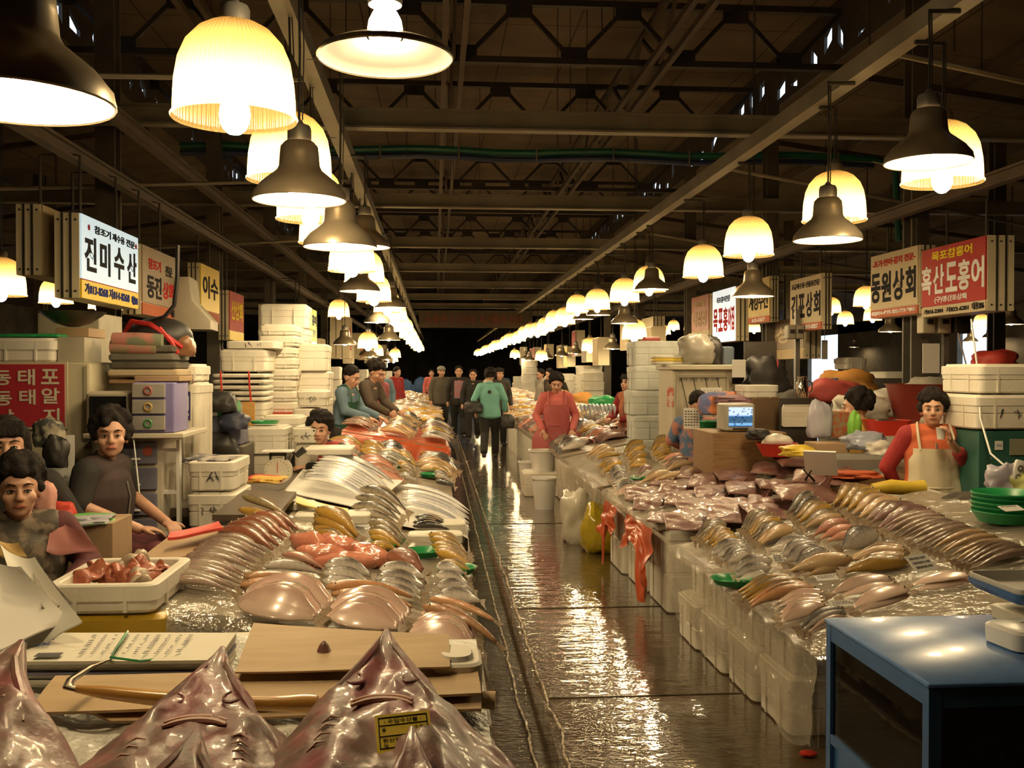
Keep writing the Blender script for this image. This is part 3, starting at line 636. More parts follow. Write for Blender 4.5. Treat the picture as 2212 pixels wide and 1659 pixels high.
fan('small golden croaker', 'in the fan on the aisle side green basket', 'croaker', 'gold', (926, 1154), (950, 1212), (1014, 1204), (1032, 1242), 7, LS, Lf, .15, 30, .06, .05)
fan('dark backed sea bream', 'in the row below the small golden croakers', 'bream', 'silver', (940, 1222), (942, 1284), (1008, 1246), (1050, 1308), 4, LS, Lf, .12, 45, .06, .05)
fan('reddish sea bream', 'behind the silver breams near the green basket', 'bream', 'redbrown', (834, 1192), (828, 1222), (924, 1240), (926, 1256), 3, LS, Lf, .13, 38, .07, .05)
fan('big silver sea bream', 'beside the glossy roe heap', 'bream', 'silver', (704, 1220), (694, 1252), (814, 1250), (806, 1272), 3, LS, Lf, .13, 42, .07, .05)
fan('silver sea bream', 'in the stack before the reddish breams', 'bream', 'silver', (818, 1232), (806, 1274), (928, 1258), (926, 1304), 4, LS, Lf, .12, 45, .06, .05)
fan('pale pink snapper', 'between the grey pollack and the roe heap', 'slim', 'pink', (606, 1200), (602, 1216), (708, 1236), (704, 1250), 2, LS, Lf, .13, 38, .06, .04)
fan('grey backed sea bream', 'behind the long orange eel fish', 'slim', 'silver', (566, 1222), (560, 1240), (706, 1248), (704, 1262), 2, LS, Lf, .13, 40, .06, .03)
fan('long orange eel fish', 'draped behind the first flatfish stack', 'eel', 'salmon', (524, 1246), (522, 1262), (722, 1280), (720, 1296), 2, LS, Lf, .13, 40, .08, .02)
fan('long orange eel fish', 'draped over the second flatfish stack', 'eel', 'salmon', (706, 1268), (714, 1286), (910, 1302), (918, 1320), 2, LS, Lf, .11, 40, .08, .02)
fan('long orange eel fish', 'hanging off the aisle end of the table', 'eel', 'salmon', (928, 1296), (914, 1310), (1084, 1352), (1096, 1408), 2, LS, Lf, .12, 40, .09, .0)
fan('pale pink flatfish', 'in the first stack behind brown paper', 'flat', 'flat', (548, 1262), (514, 1300), (742, 1318), (706, 1348), 9, LS, Lf, .16, 58, .07, .03)
fan('pale pink flatfish', 'in the middle stack behind the brown paper', 'flat', 'flat', (726, 1290), (708, 1334), (912, 1334), (880, 1368), 9, LS, Lf, .15, 58, .07, .03)
fan('pale pink flatfish', 'in the aisle end stack behind the brown paper', 'flat', 'flat', (912, 1324), (884, 1368), (1040, 1372), (1040, 1424), 9, LS, Lf, .17, 55, .07, .04)
# ---- the white ribbonfish table behind it
fan('long silver ribbonfish', 'in the big white heap beside the scale', 'ribbon', 'ribbon', (702, 980), (650, 1034), (852, 1040), (800, 1090), 20, LS, Lf, .14, 62, .09, .06)
fan('long silver ribbonfish', 'on the white sheet hanging to the aisle', 'ribbon', 'ribbon', (868, 1052), (868, 1092), (1012, 1100), (1014, 1146), 14, LS, Lf, .12, 60, .07, .03)
W3 = 'in the tall fan beyond the ribbonfish heap'
fan('golden croaker', W3, 'croaker', 'gold', (782, 956), (776, 984), (846, 988), (852, 1008), 5, LS, Lf, .14, 30, .07, .04)
fan('pink snapper', W3, 'croaker', 'pink', (774, 990), (782, 1022), (856, 1012), (884, 1046), 5, LS, Lf, .14, 30, .07, .03)
fan('mixed croaker', 'in the middle fan beyond the ribbonfish', 'croaker', ['gold', 'gold', 'olive', 'silver'], (858, 976), (862, 1028), (900, 1004), (908, 1044), 9, LS, Lf, .14, 30, .06, .04)
fan('mixed croaker', 'in the aisle side fan beyond the ribbonfish', 'croaker', ['gold', 'gold', 'silver', 'black'], (932, 986), (942, 1042), (974, 1010), (984, 1056), 9, LS, Lf, .14, 30, .06, .04)
fan('golden croaker', 'in the foam tray at the table corner', 'croaker', 'gold', (900, 964), (906, 976), (950, 980), (952, 992), 4, LS, Lf, .1, 30, .06, .02)
# ---- the table behind the blue tank
fan('big yellow croaker', 'in the heap before the aproned woman', 'plump', ['gold', 'gold', 'tan', 'pollack', 'purple', 'purple'], (1864, 1050), (2030, 1114), (1792, 1100), (1898, 1156), 9, RS, Rf, .14, 30, .07, .05)
fan('long pinkish pollack', 'in the wide fan before the green baskets', 'long', ['pollack', 'pollack', 'tan', 'pollack'], (2028, 1112), (2226, 1190), (1892, 1150), (2096, 1238), 18, RS, Rf, .13, 35, .06, .05)
fan('small golden croaker', 'in the corner fan beside the ray table', 'croaker', ['olive', 'gold', 'gold'], (1562, 1128), (1592, 1160), (1494, 1168), (1536, 1192), 9, RS, Rf, .16, 30, .05, .05)
fan('small golden croaker', 'in the second fan from the ray table', 'croaker', ['olive', 'gold', 'olive', 'tan'], (1655, 1104), (1714, 1146), (1594, 1150), (1634, 1183), 9, RS, Rf, .15, 30, .05, .05)
fan('olive croaker', 'in the fan beside the big yellow heap', 'croaker', ['cod', 'gold', 'gold', 'olive', 'tan'], (1757, 1066), (1826, 1116), (1698, 1117), (1730, 1148), 6, RS, Rf, .14, 30, .06, .05)
fan('pinkish red snapper', 'in the heap beside the silver breams', 'plump', 'pink', (1836, 1128), (1862, 1152), (1746, 1166), (1776, 1178), 3, RS, Rf, .13, 32, .06, .03)
fan('big silver sea bream', 'with grey head beside the red snappers', 'bream', 'silver', (1898, 1154), (1898, 1154), (1808, 1196), (1808, 1196), 1, RS, Rf, .12, 38, .07, .0)
fan('silver sea bream', 'in the middle heap behind the white card', 'bream', 'silver', (1758, 1170), (1792, 1192), (1656, 1196), (1702, 1228), 4, RS, Rf, .12, 38, .06, .04)
fan('silver sea bream', 'in the small heap at the aisle edge', 'bream', 'silver', (1612, 1172), (1624, 1192), (1526, 1204), (1566, 1224), 4, RS, Rf, .12, 38, .05, .04)
fan('pale sea bream', 'on the green dish at the aisle edge', 'bream', 'silver', (1668, 1208), (1658, 1236), (1572, 1238), (1588, 1256), 3, RS, Rf, .12, 38, .05, .03)
fan('pale yellow croaker', 'in the trio beside the white price card', 'plump', 'tan', (1842, 1204), (1826, 1222), (1690, 1238), (1734, 1252), 3, RS, Rf, .1, 35, .06, .03)
fan('pale yellow croaker', 'in the heap before the pollack fan', 'plump', ['tan', 'tan', 'gold'], (1966, 1186), (1964, 1216), (1824, 1208), (1808, 1246), 4, RS, Rf, .1, 35, .06, .04)
fan('long dark yellow croaker', 'in the fan at the walkway corner', 'slim', ['gold', 'gold', 'salmon'], (1714, 1246), (1768, 1274), (1576, 1292), (1602, 1322), 6, RS, Rf, .14, 35, .05, .04)
fan('thin pinkish flatfish', 'in the stack behind the silver fan', 'thinflat', 'flat', (1780, 1280), (1790, 1308), (1668, 1308), (1674, 1352), 5, RS, Rf, .13, 60, .05, .03)
fan('thin silver fish', 'in the frontmost fan beside the blue tank', 'slim', ['mackerel', 'silver', 'silver', 'flat'], (1822, 1314), (1830, 1336), (1712, 1366), (1744, 1374), 8, RS, Rf, .15, 45, .05, .03)
fan('thin pinkish flatfish', 'in the upper trio on the clear sheet', 'thinflat', 'flat', (1936, 1250), (1942, 1264), (1780, 1288), (1800, 1296), 3, RS, Rf, .12, 60, .05, .02)
fan('thin pinkish flatfish', 'in the lower pair on the clear sheet', 'thinflat', 'flat', (1962, 1272), (1966, 1284), (1828, 1324), (1838, 1330), 2, RS, Rf, .12, 60, .05, .02)
fan('pinkish flatfish', 'of the pair lying alone near the scale', 'thinflat', 'flat', (2102, 1244), (2104, 1252), (1952, 1268), (1966, 1280), 2, RS, Rf, .08, 62, .05, .02)
# ---- the table beyond the rays
W4 = 'past the rays'
fan('golden croaker', 'in the tallest fan '+W4, 'croaker', 'gold', (1392, 956), (1398, 1000), (1344, 986), (1360, 1016), 9, RS, Rf, .16, 30, .06, .06)
fan('golden croaker', 'in the second fan '+W4, 'croaker', 'gold', (1446, 944), (1452, 984), (1404, 976), (1414, 998), 9, RS, Rf, .16, 30, .06, .06)
fan('fat golden croaker', 'in the heap by the stack of green baskets', 'plump', 'gold', (1520, 932), (1528, 956), (1474, 976), (1484, 988), 6, RS, Rf, .16, 30, .06, .06)
fan('pink snapper', 'in the fan before the golden croakers '+W4, 'croaker', ['pink', 'pollack', 'tan'], (1478, 984), (1494, 1002), (1426, 1004), (1440, 1020), 7, RS, Rf, .14, 35, .06, .04)
fan('purplish mullet', 'in the heap next to the ray table', 'slim', ['redbrown', 'purple', 'purple'], (1556, 958), (1612, 990), (1494, 996), (1530, 1010), 10, RS, Rf, .13, 35, .06, .05)
fan('dark rockfish', 'on the green tray before the snappers', 'plump', ['purple', 'silver', 'tan'], (1408, 1008), (1420, 1030), (1370, 1030), (1380, 1040), 3, RS, Rf, .12, 35, .05, .04)
fan('small golden croaker', 'in the aisle side fan '+W4, 'croaker', 'gold', (1338, 992), (1346, 1008), (1290, 1014), (1300, 1028), 6, RS, Rf, .16, 30, .05, .04)
fan('small silver sea bream', 'in the aisle side heap '+W4, 'bream', 'silver', (1352, 1010), (1360, 1036), (1310, 1030), (1322, 1048), 6, RS, Rf, .13, 38, .05, .03)
fan('thin pale flatfish', 'in the fan at the ray table corner', 'flat', ['mackerel', 'flat'], (1372, 1038), (1384, 1056), (1320, 1054), (1330, 1070), 5, RS, Rf, .12, 55, .05, .03)
fan('pale tan croaker', 'lying along the ray table edge', 'slim', 'tan', (1450, 1022), (1520, 1016), (1376, 1050), (1450, 1040), 4, RS, Rf, .1, 40, .06, .02)
fan('pale silver mackerel', 'in the heap by the handwritten sheet', 'slim', ['mackerel', 'silver'], (1418, 918), (1440, 940), (1376, 944), (1390, 952), 6, RS, Rf, .13, 35, .06, .04)
fan('fat pale croaker', 'in the fan behind the golden heap', 'plump', 'tan', (1500, 924), (1508, 934), (1462, 944), (1466, 956), 4, RS, Rf, .13, 30, .06, .05)
fan('small tan croaker', 'in the foam tray at the aisle edge', 'slim', ['tan', 'gold'], (1318, 962), (1340, 982), (1266, 986), (1290, 992), 7, RS, Rf, .12, 35, .05, .03)

# ================================================================ rays and skates
def skatemat(name, a, b, c, d):
    m, nt, p = newmat(name)
    n1 = noise(nt, 9, 8); r = ramp(nt, n1.outputs['Fac'], [(.28, a), (.45, b), (.58, c), (.75, d)]); nt.links.new(r.outputs[0], p.inputs['Base Color'])
    p.inputs['Roughness'].default_value = .42; p.inputs['Coat Weight'].default_value = .22; p.inputs['Coat Roughness'].default_value = .12
    n2 = noise(nt, 34, 6); bumpit(nt, p, n2.outputs['Fac'], .3, .012); return m
SKATE = skatemat('skate_skin', (.26, .055, .07), (.21, .085, .078), (.165, .11, .085), (.36, .14, .13))
SKATE2 = skatemat('ray_skin', (.10, .035, .03), (.17, .075, .06), (.21, .105, .08), (.33, .15, .115))
LIP = M('skate_lips', (.72, .46, .36), .4, (.6, .36, .28), 30, coat=.3)
def body_loft(ws, zc, drop, L, W, th, ns=26, nv=24, rnd=None, lump=.012, ridge=0):
    """sections from the snout (s=0) backwards along -Y; closed slab with a ridge and drooping wings"""
    secs = []; off = Vector((rnd.uniform(0, 50), rnd.uniform(0, 50), 0))
    for i in range(ns+1):
        s = i/ns; w = W*interp(ws, s); top = []; bot = []
        for j in range(nv+1):
            v = -1+2*j/nv; z = surf(zc, drop, s, v, ridge) if ridge < .1 else 0; e = max(0, 1-abs(v)**4)
            q = Vector((v*w, -L*s, 0)); lm = lump*min(1, s*5)*(mnoise.fractal(q*9+off, 1, 2, 4)*1.2+mnoise.noise(q*30+off)*.5)
            y = -L*s-.10*L*s*abs(v)**2.2+.015*math.sin(9*v+off.x)*s
            top.append((v*w, y, z+lm+th*.5*e)); bot.append((v*w, y, z+lm*.5-th*.5*e-.004))
        secs.append(top+bot[::-1])
    return secs
def surf(zc, drop, s, v, ridge):
    r = ridge*(math.exp(-((abs(v)-.42)/.16)**2)*min(1, s*4)*max(0, 1-s*1.1)-.6*math.exp(-(v/.2)**2)*math.exp(-((s-.3)/.15)**2)+.9*math.exp(-((abs(v)-.3)/.15)**2)*math.exp(-((s-.62)/.12)**2))
    return interp(zc, s)-interp(drop, s)*abs(v)**1.8+r
def interp(tab, s):
    for i in range(len(tab)-1):
        if s <= tab[i+1][0]: a, b = tab[i], tab[i+1]; t = (s-a[0])/(b[0]-a[0]); return a[1]+(b[1]-a[1])*t
    return tab[-1][1]
def head_skate(tip, label, seed, W=.30, L=.5, rz=0, mat=SKATE, mouth=True):
    rnd = random.Random(seed)
    ws = [(0, .035), (.06, .085), (.14, .15), (.24, .30), (.36, .52), (.5, .74), (.68, .93), (1, 1.05)]
    zc = [(0, 0), (.1, -.012), (.25, -.03), (.5, -.055), (.75, -.075), (1, -.10)]; dr = [(0, .004), (.12, .02), (.3, .055), (.55, .085), (1, .09)]; f = .52/.8
    ws, zc, dr = [[(a*f, b) for a, b in q]+[(1, q[-1][1]+e)] for q, e in ((ws, .02), (zc, -.05), (dr, 0))]
    L = L*.8/.52; t = thing('skate', label, 'skate', tip, rz, 'big skates laid belly up on the near table'); RG = .016; th = .035
    obj('body', MB().loft(body_loft(ws, zc, dr, L, W, th, 44, 40, rnd, .016, RG)), mat, t, angle=80)
    def sp(x, s, dz=0): v = x/(W*interp(ws, s)); return V3(x, -L*s-.10*L*s*abs(v)**2.2, surf(zc, dr, s, v, RG)+th*.5+dz)
    V3 = lambda *a: Vector(a)
    if mouth:
        for k, (s0, r) in enumerate(((.51*f, .0045), (.54*f, .0065))):
            obj('lip', MB().tube([sp(x*.058, s0+.03*x*x, -.001) for x in [-1+.2*i for i in range(11)]], [.0015+r*math.sin(PI*(i+.3)/10.6)**.7 for i in range(11)], 8), LIP, t)
        for sx in (-1, 1):
            obj('nostril', MB().tube([sp(sx*(.055+.017*math.cos(a)), .41*f+.023*math.sin(a), .003) for a in [.3+i*.6 for i in range(8)]], [.002, .003, .004, .004, .004, .003, .003, .002], 6), mat, t)
            for g in range(4): obj('gill_slit', MB().tube([sp(sx*(.075+.006*g), f*(.68+.055*g), 0), sp(sx*(.092+.006*g), f*(.67+.055*g), .003), sp(sx*(.108+.006*g), f*(.685+.055*g), 0)], [.001, .003, .001], 6), LIP, t)
            obj('skin_fold', MB().tube([sp(sx*.012, .06*f, -.004), sp(sx*.022, .16*f, -.002), sp(sx*.05, .27*f, -.002), sp(sx*.085, .38*f, -.003), sp(sx*.12, .52*f, -.006)], [.003, .008, .010, .010, .003], 7), mat, t)
    return t
head_skate(U(835, 1372, Y=2.2), 'big mottled skate with the yellow paper label, snout up beside the aisle', 1, .27, .52, .02)
head_skate(U(481, 1412, Y=2.18), 'big mottled skate with pink snout pointing at the newspaper bundle', 2, .28, .5, .03)
head_skate(U(46, 1398, Y=2.2), 'big reddish skate cut by the frame beside the white paper', 3, .30, .52, -.02)
head_skate(U(890, 1590, Y=1.69), 'dark skate snout poking over the yellow paper label', 4, .26, .45, .03, mat=skatemat('skate_dark', (.12, .04, .045), (.2, .09, .085), (.26, .14, .12), (.34, .17, .15)), mouth=False)
head_skate(U(425, 1596, Y=1.73), 'second skate with pale mouth below the pink snouted one', 5, .30, .45, .04)
t = tag(obj('skate_snout', MB().lathe([(.045, 0), (.036, .012), (.02, .03), (.012, .05), (.004, .06), (0, .062)], 14), SKATE2, loc=U(700, 1438, Y=2.45)), 'small dark skate snout tip peeking through a hole in the brown paper', 'skate')
YT = M('label_yellow', (.82, .62, .04), .5, (.76, .56, .03), 4)
lb = thing('paper_label', 'yellow printed paper label lying on the skate beside the aisle', 'label', U(872, 1600, Y=1.77)+Vector((0, 0, .016)), rot=(.62, -.05, .1))
obj('sheet', MB().box((0, 0, 0), (.098, .078, .002)), YT, lb, smooth=False)
mb = MB()
for a, b, c, d in ((0, .032, .088, .0015), (0, -.03, .088, .0015), (-.043, 0, .0015, .062), (.043, 0, .0015, .062), (0, .016, .086, .001), (0, -.006, .086, .001)): mb.box((a, b, .0015), (c, d, .001))
obj('border', mb, TXB, lb, smooth=False)
o = text_mesh('lettering', [('- 수입수산물 -', -.034, .02, .0085, .068), ('품', -.038, .004, .007, None), ('수 량', .02, .004, .007, None), ('원산지', -.038, -.018, .008, .03), ('kg.', -.036, -.028, .007, None)], TXB, lb); o.location = (0, 0, .002); o.scale = (1, 1, .1)
lb = thing('paper_label', 'yellow paper label standing half behind the skate beside the aisle', 'label', U(745, 1512, Y=2.27), rot=(1.1, 0, .15))
obj('sheet', MB().box((0, 0, 0), (.03, .045, .002)), YT, lb, smooth=False); obj('mark', MB().box((0, 0, .0015), (.005, .005, .001)), TXB, lb, smooth=False)
# ray table: dark rays shingled in rows
RAYM = {}
def ray_mesh(seed):
    rnd = random.Random(seed); L = .52
    ws = [(0, .03), (.12, .3), (.3, .75), (.42, 1), (.55, .92), (.7, .55), (.8, .22), (.86, .1), (1, .04)]
    zc = [(0, 0), (.3, .022), (.6, .02), (.8, .018), (.86, .03), (1, .075)]; dr = [(0, 0), (.3, .03), (.6, .025), (1, 0)]
    return MB().loft(body_loft(ws, zc, dr, L*1.3, .23, .014, 30, 20, rnd, .012)).mesh('ray', SKATE2, angle=70)
RM = [ray_mesh(20+i) for i in range(4)]
rr = random.Random(8)
def rays(where, rows, pl, sc=1.0, rz=-1.15):
    for r, (a, b, n) in enumerate(rows):
        for i in range(n):
            t = i/max(1, n-1); p = pl.hit(a[0]+(b[0]-a[0])*t, a[1]+(b[1]-a[1])*t, .03+.012*i+.006*r)
            o = link('ray', RM[(r+i) % 4], None, p, rot=(rr.uniform(-.08, .08), -.16, rz+rr.uniform(-.15, .15)), sc=sc)
            rw = ['rear', 'second', 'third', 'fourth', 'front'][r] if len(rows) == 5 else ['rear', 'middle', 'front'][r]
            tag(o, '%s ray from the walkway in the %s row %s' % (ORD[i], rw, where), 'ray', 'dark rays '+where)
rays('of the ray table', [((1345, 1062), (1640, 985), 6), ((1352, 1080), (1690, 1005), 6), ((1368, 1100), (1712, 1040), 6), ((1398, 1124), (1690, 1078), 5), ((1440, 1142), (1620, 1110), 3)], RS, 1.0, 2.25)
rays('beside the pink aproned woman', [((1228, 930), (1400, 880), 7), ((1214, 945), (1400, 905), 8), ((1218, 962), (1350, 930), 6)], RS, 1.0, 2.25)
# the glossy roe heap
roe = M('roe', (.72, .30, .2), .2, (.62, .22, .14), 9, bump=.5, bscale=30, coat=.8)
for i, (px, py, a, b) in enumerate(((668, 1172, .11, .05), (720, 1180, .12, .055), (690, 1200, .13, .05), (765, 1192, .12, .05), (800, 1205, .1, .05), (745, 1214, .13, .045))):
    p = LS.hit(px, py, .05+.02*(i < 2)); mb = MB(); rd = random.Random(i); q = MB().ball((0, 0, 0), (a, b*1.1, b), 18, 12)
    q.v = [v*(1+.14*math.sin(v.x*50+i)*math.cos(v.y*60+i*2)+.06*rd.uniform(-1, 1)) for v in q.v]
    tag(obj('roe_sac', q, roe, None, p, rd.uniform(-.7, .2), angle=80), '%s glossy orange pink roe sac from the rockfish in the wet heap' % ORD[i], 'roe', 'wet roe sacs in the heap among the breams')
# ================================================================ foam boxes, tables, covers
FBM = {}
def foam_mesh(w, d, h, lid=False, mat=FOAM, grooves=True):
    key = (round(w, 2), round(d, 2), round(h, 2), lid, mat.name)
    if key in FBM: return FBM[key]
    mb = MB(); R = lambda z, i, r=.035: [(x, y, z) for x, y in rrect(w-2*i, d-2*i, r, 3)]
    lip = .006
    secs = [R(0, .016), R(.01, .008), R(h*.45, .007), R(h*.46, .011), R(h*.5, .011), R(h*.51, .006), R(h-.055, .004), R(h-.054, 0), R(h-.006, 0), R(h, .006)]
    if lid: secs += [R(h, .02), R(h+.012, .024)]
    else: secs += [R(h, .03), R(h-.004, .034), R(h*.35, .042)]
    if h < .09: secs = [R(0, .01), R(.006, .001), R(h-.012, 0), R(h-.004, .008), R(h-.004, .03), R(h-.001, .034)]; grooves = False
    mb.loft(secs)
    if grooves:
        for sx in (-1, 1):
            for t in (-.22, .22): mb.box((w*t, sx*(d/2-.004), h*.47), (.012, .010, h*.86)); mb.box((sx*(w/2-.004), d*t, h*.47), (.010, .012, h*.86))
    FBM[key] = mb.mesh('foam_box', mat, angle=35); return FBM[key]
def fbox(label, x, y, z, w, d, h, rz=0, lid=False, mat=FOAM, group=None, name='foam_box', mark=False):
    o = link(name, foam_mesh(w, d, h, lid, mat), None, (x, y, z), rz); tag(o, label, 'box', group)
    if mark: scribble(o, w, d, h)
    return o
INK = M('marker_ink', (.05, .05, .06), .6)
def scribble(o, w, d, h):
    r = random.Random(int(w*1e4+h*1e5)); mb = MB(); y = -d/2-.001
    for i in range(3):
        cx = (r.random()-.5)*w*.2+(i-1)*w*.09; pts = [(cx+r.uniform(-.02, .02), y, h*.5+r.uniform(-.03, .03)) for _ in range(4)]; mb.tube(pts, .0025, 4)
    obj('handwriting', mb, INK, o)
def stack(where, x, y, z0, n, w, d, h, rz=0, mat=FOAM, lid=True, jit=.015, seed=1, group='white foam boxes stacked at the stalls', nm='foam_box'):
    r = random.Random(seed+int(100*y)); z = z0
    for i in range(n):
        lb = ('topmost box of the stack ' if i == n-1 else 'bottom box of the stack ' if i == 0 else ORD[i]+' box up in the stack ')+where
        if n == 1: lb = 'single white foam box '+where
        fbox(lb, x+r.uniform(-jit, jit), y+r.uniform(-jit, jit), z, w, d, h, rz+r.uniform(-.03, .03), lid or i < n-1, mat, group, nm); z += h+(.012 if lid or i < n-1 else 0)
    return z
def ff(label, px0, px1, py0, py1, Y, depth, lid=True, mat=FOAM, mark=False, rz=0):
    """a foam box whose front face sits at distance Y and spans these picture coordinates"""
    a = U(px0, py1, Y=Y); b = U(px1, py0, Y=Y); w = b.x-a.x; h = b.z-a.z
    return fbox(label, (a.x+b.x)/2, Y+depth/2, a.z, w, depth, h-(.012 if lid else 0), rz, lid, mat, None, mark=mark)
def bx(name, label, cat, px0, px1, py0, py1, Y, depth, mat, r=.01, parent=None, rz=0):
    a = U(px0, py1, Y=Y); b = U(px1, py0, Y=Y); w = b.x-a.x; h = b.z-a.z
    o = obj(name, MB().box((0, depth/2, h/2), (w, depth, h), r), mat, parent, ((a.x+b.x)/2, Y, a.z), rz)
    if label: tag(o, label, cat)
    return o, w, h
def lump(name, label, cat, c, r, mat, seed=0, amp=.25, n=26, flat=True, rz=0):
    q = MB().ball((0, 0, 0), r, n, 17); off = Vector((seed*7.3, seed*3.1, seed)); fold = 'bag' in name or cat in ('cloth', 'blanket', 'bundle', 'sheet', 'roe')
    out = []
    for v in q.v:
        u = Vector((v.x/r[0], v.y/r[1], v.z/r[2])); sq = 1/max(.62, (abs(u.x)**3.2+abs(u.y)**3.2+abs(u.z)**3.2)**(1/3.2))
        k = .9*sq*(1+amp*1.3*mnoise.fractal(u*1.3+off, 1, 2, 3)-(.22*abs(mnoise.noise(u*2.6+off))+.12*abs(mnoise.noise(u*5.5+off)) if fold else 0)+(.06 if fold else 0))
        w = Vector((v.x*k, v.y*k, v.z*k))
        if flat and w.z < -r[2]*.6: w.z = -r[2]*.6
        out.append(w)
    q.v = out; return tag(obj(name, q, mat, None, (c[0], c[1], c[2]+(r[2]*.6 if flat else 0)), rz, angle=60), label, cat)
def slab(name, label, x0, x1, y0, y1, pl, th, mat, dz=0):
    zs = [pl.z(x0)+dz, pl.z(x1)+dz]; mb = MB()
    mb.loft([[(x0, y, zs[0]-th), (x1, y, zs[1]-th), (x1, y, zs[1]), (x0, y, zs[0])] for y in (y0, y1)])
    return tag(obj(name, mb, mat, smooth=False), label, 'table')
def drape(name, label, x0, x1, y0, y1, pl, sides, drop, mat, cat='sheet', seed=0, dz=.008, wob=.03, nu=40, nv=46):
    """a wrinkled sheet over a sloping top that hangs down over the aisle edge and/or the near edge"""
    rd = random.Random(seed); p = [rd.uniform(0, 6) for _ in range(8)]; w = x1-x0; l = y1-y0
    ex0 = drop if 'x0' in sides else 0; ex1 = drop if 'x1' in sides else 0; ey = drop if 'y0' in sides else 0
    def fn(u, v):
        a = -ex0+(w+ex0+ex1)*u; b = -ey+(l+ey)*v; dx = dy = 0; dn = 0
        rip = math.sin(9*a+p[0]+5*b)*.5+math.sin(17*b+p[1]+3*a)*.5+math.sin(31*a-13*b+p[2])*.3
        if a < 0: dn = max(dn, -a); dx = -.02-.05*(-a)-.02*rip*min(1, -a*6); a = 0
        elif a > w: dn = max(dn, a-w); dx = .02+.05*(a-w)+.02*rip; a = w
        if b < 0: dn = max(dn, -b); dy = -.02-.05*(-b)-.02*rip*min(1, -b*6); b = 0
        x = x0+a; return Vector((x+dx, y0+b+dy, pl.z(x)+dz+.006*rip-dn*(1+.12*math.sin(11*(a+b)+p[3]))))
    return tag(obj(name, MB().grid(nu, nv, fn), mat, angle=80), label, cat)
TBL = M('stained_board', (.33, .27, .2), .45, (.2, .16, .11), 4)
ICE = M('crushed_ice', (.75, .74, .68), .3, (.62, .6, .52), 40, bump=1, bscale=45)
# --- near table of the skates
for i, (x, y) in enumerate(((-.26, 1.9), (-1.08, 1.9), (-.26, 2.62), (-1.08, 2.62))):
    o = thing('fish_crate', 'orange crate under the skates at the '+('aisle side, front', 'far side, front', 'aisle side, rear', 'far side, rear')[i], 'crate', (x, y, 0), 0, 'orange crates carrying the skate table')
    obj('crate_body', MB().loft([[(a, b, z) for a, b in rrect(.76-k, .66-k, .03)] for z, k in ((0, .04), (.36, .0), (.36, -.02), (.4, -.02), (.4, .03), (.1, .06))]), ORANGE, o)
    if 1: fbox('white foam tray under the skates at the '+('aisle side, front', 'far side, front', 'aisle side, rear', 'far side, rear')[i], x, y, .40, .78, .68, .36, 0, True, FOAM2, 'foam trays carrying the skates')
def bed(u, v):
    x = -1.5+1.62*u; y = 1.62+1.35*v; e = min(1, min(u, 1-u)*14, min(v, 1-v)*14)
    return Vector((x, y, .775+.035*e+.012*math.sin(22*x+3*math.sin(9*y))*e+.012*math.sin(17*y+5*x)*e))
tag(obj('ice_bed', MB().grid(60, 50, bed).add([(-1.5, 1.62, .76), (.12, 1.62, .76), (.12, 2.97, .76), (-1.5, 2.97, .76)], [(3, 2, 1, 0)]), ICE, angle=80), 'bed of white crushed ice under the big skates', 'ice', kind='stuff')
def board(name, label, cat, corners, Z, th, mat, curl=0):
    """flat sheet through four picture points at heights Z (one or four)"""
    Z = Z if isinstance(Z, (list, tuple)) else [Z]*4; c = [U(p[0], p[1], Z=z) for p, z in zip(corners, Z)]; mb = MB(); n = 10
    top = lambda u, v, dz: (c[0]*(1-u)+c[1]*u)*(1-v)+(c[3]*(1-u)+c[2]*u)*v+Vector((0, 0, dz+curl*(math.sin(5*u+1)*math.sin(4*v)*.5+(abs(2*u-1)**3)*.5)))
    g = lambda dz: [top(i/n, j/n, dz) for j in range(n+1) for i in range(n+1)]
    a, b = g(0), g(-th); N1 = (n+1); f = []
    for j in range(n):
        for i in range(n): k = j*N1+i; f.append((k, k+1, k+N1+1, k+N1)); f.append(tuple(q+len(a) for q in (k, k+N1, k+N1+1, k+1)))
    for i in range(n):
        for k, d in ((i, 1), (n*N1+i, 1), (i*N1, N1), (i*N1+n, N1)): f.append((k, k+d, k+d+len(a), k+len(a)))
    mb.add(a+b, f); return tag(obj(name, mb, mat, angle=50), label, cat)
board('kraft_paper', 'brown paper sheet standing up behind the skates, flat stacks behind it', 'paper', ((548, 1347), (970, 1372), (972, 1442), (508, 1452)), [.905, .91, .885, .885], .004, KRAFT, .004)
board('cardboard_strip', 'long brown cardboard flap with a fold under the paper sheet', 'cardboard', ((120, 1462), (1030, 1434), (1040, 1500), (60, 1540)), [.865, .87, .855, .85], .006, KRAFT, .006)
board('cardboard_strip', 'lower brown cardboard sheet with the wooden hook on it', 'cardboard', ((100, 1500), (1040, 1474), (1040, 1534), (240, 1558)), [.84, .85, .83, .83], .006, M('kraft2', (.46, .33, .19), .7, (.4, .28, .15), 4), .006)
p = U(1000, 1506, Y=2.30); tag(obj('cardboard_roll', MB().tube([p+Vector((-.16, .0, .0)), p+Vector((0, 0, -.004)), p+Vector((.075, -.01, -.006))], [.012, .018, .022], 10), KRAFT), 'rolled brown cardboard edge sticking out over the walkway', 'cardboard')
fbox('white foam block at the aisle end beside the cardboard', .05, 2.42, .765, .12, .16, .12, 0, True)
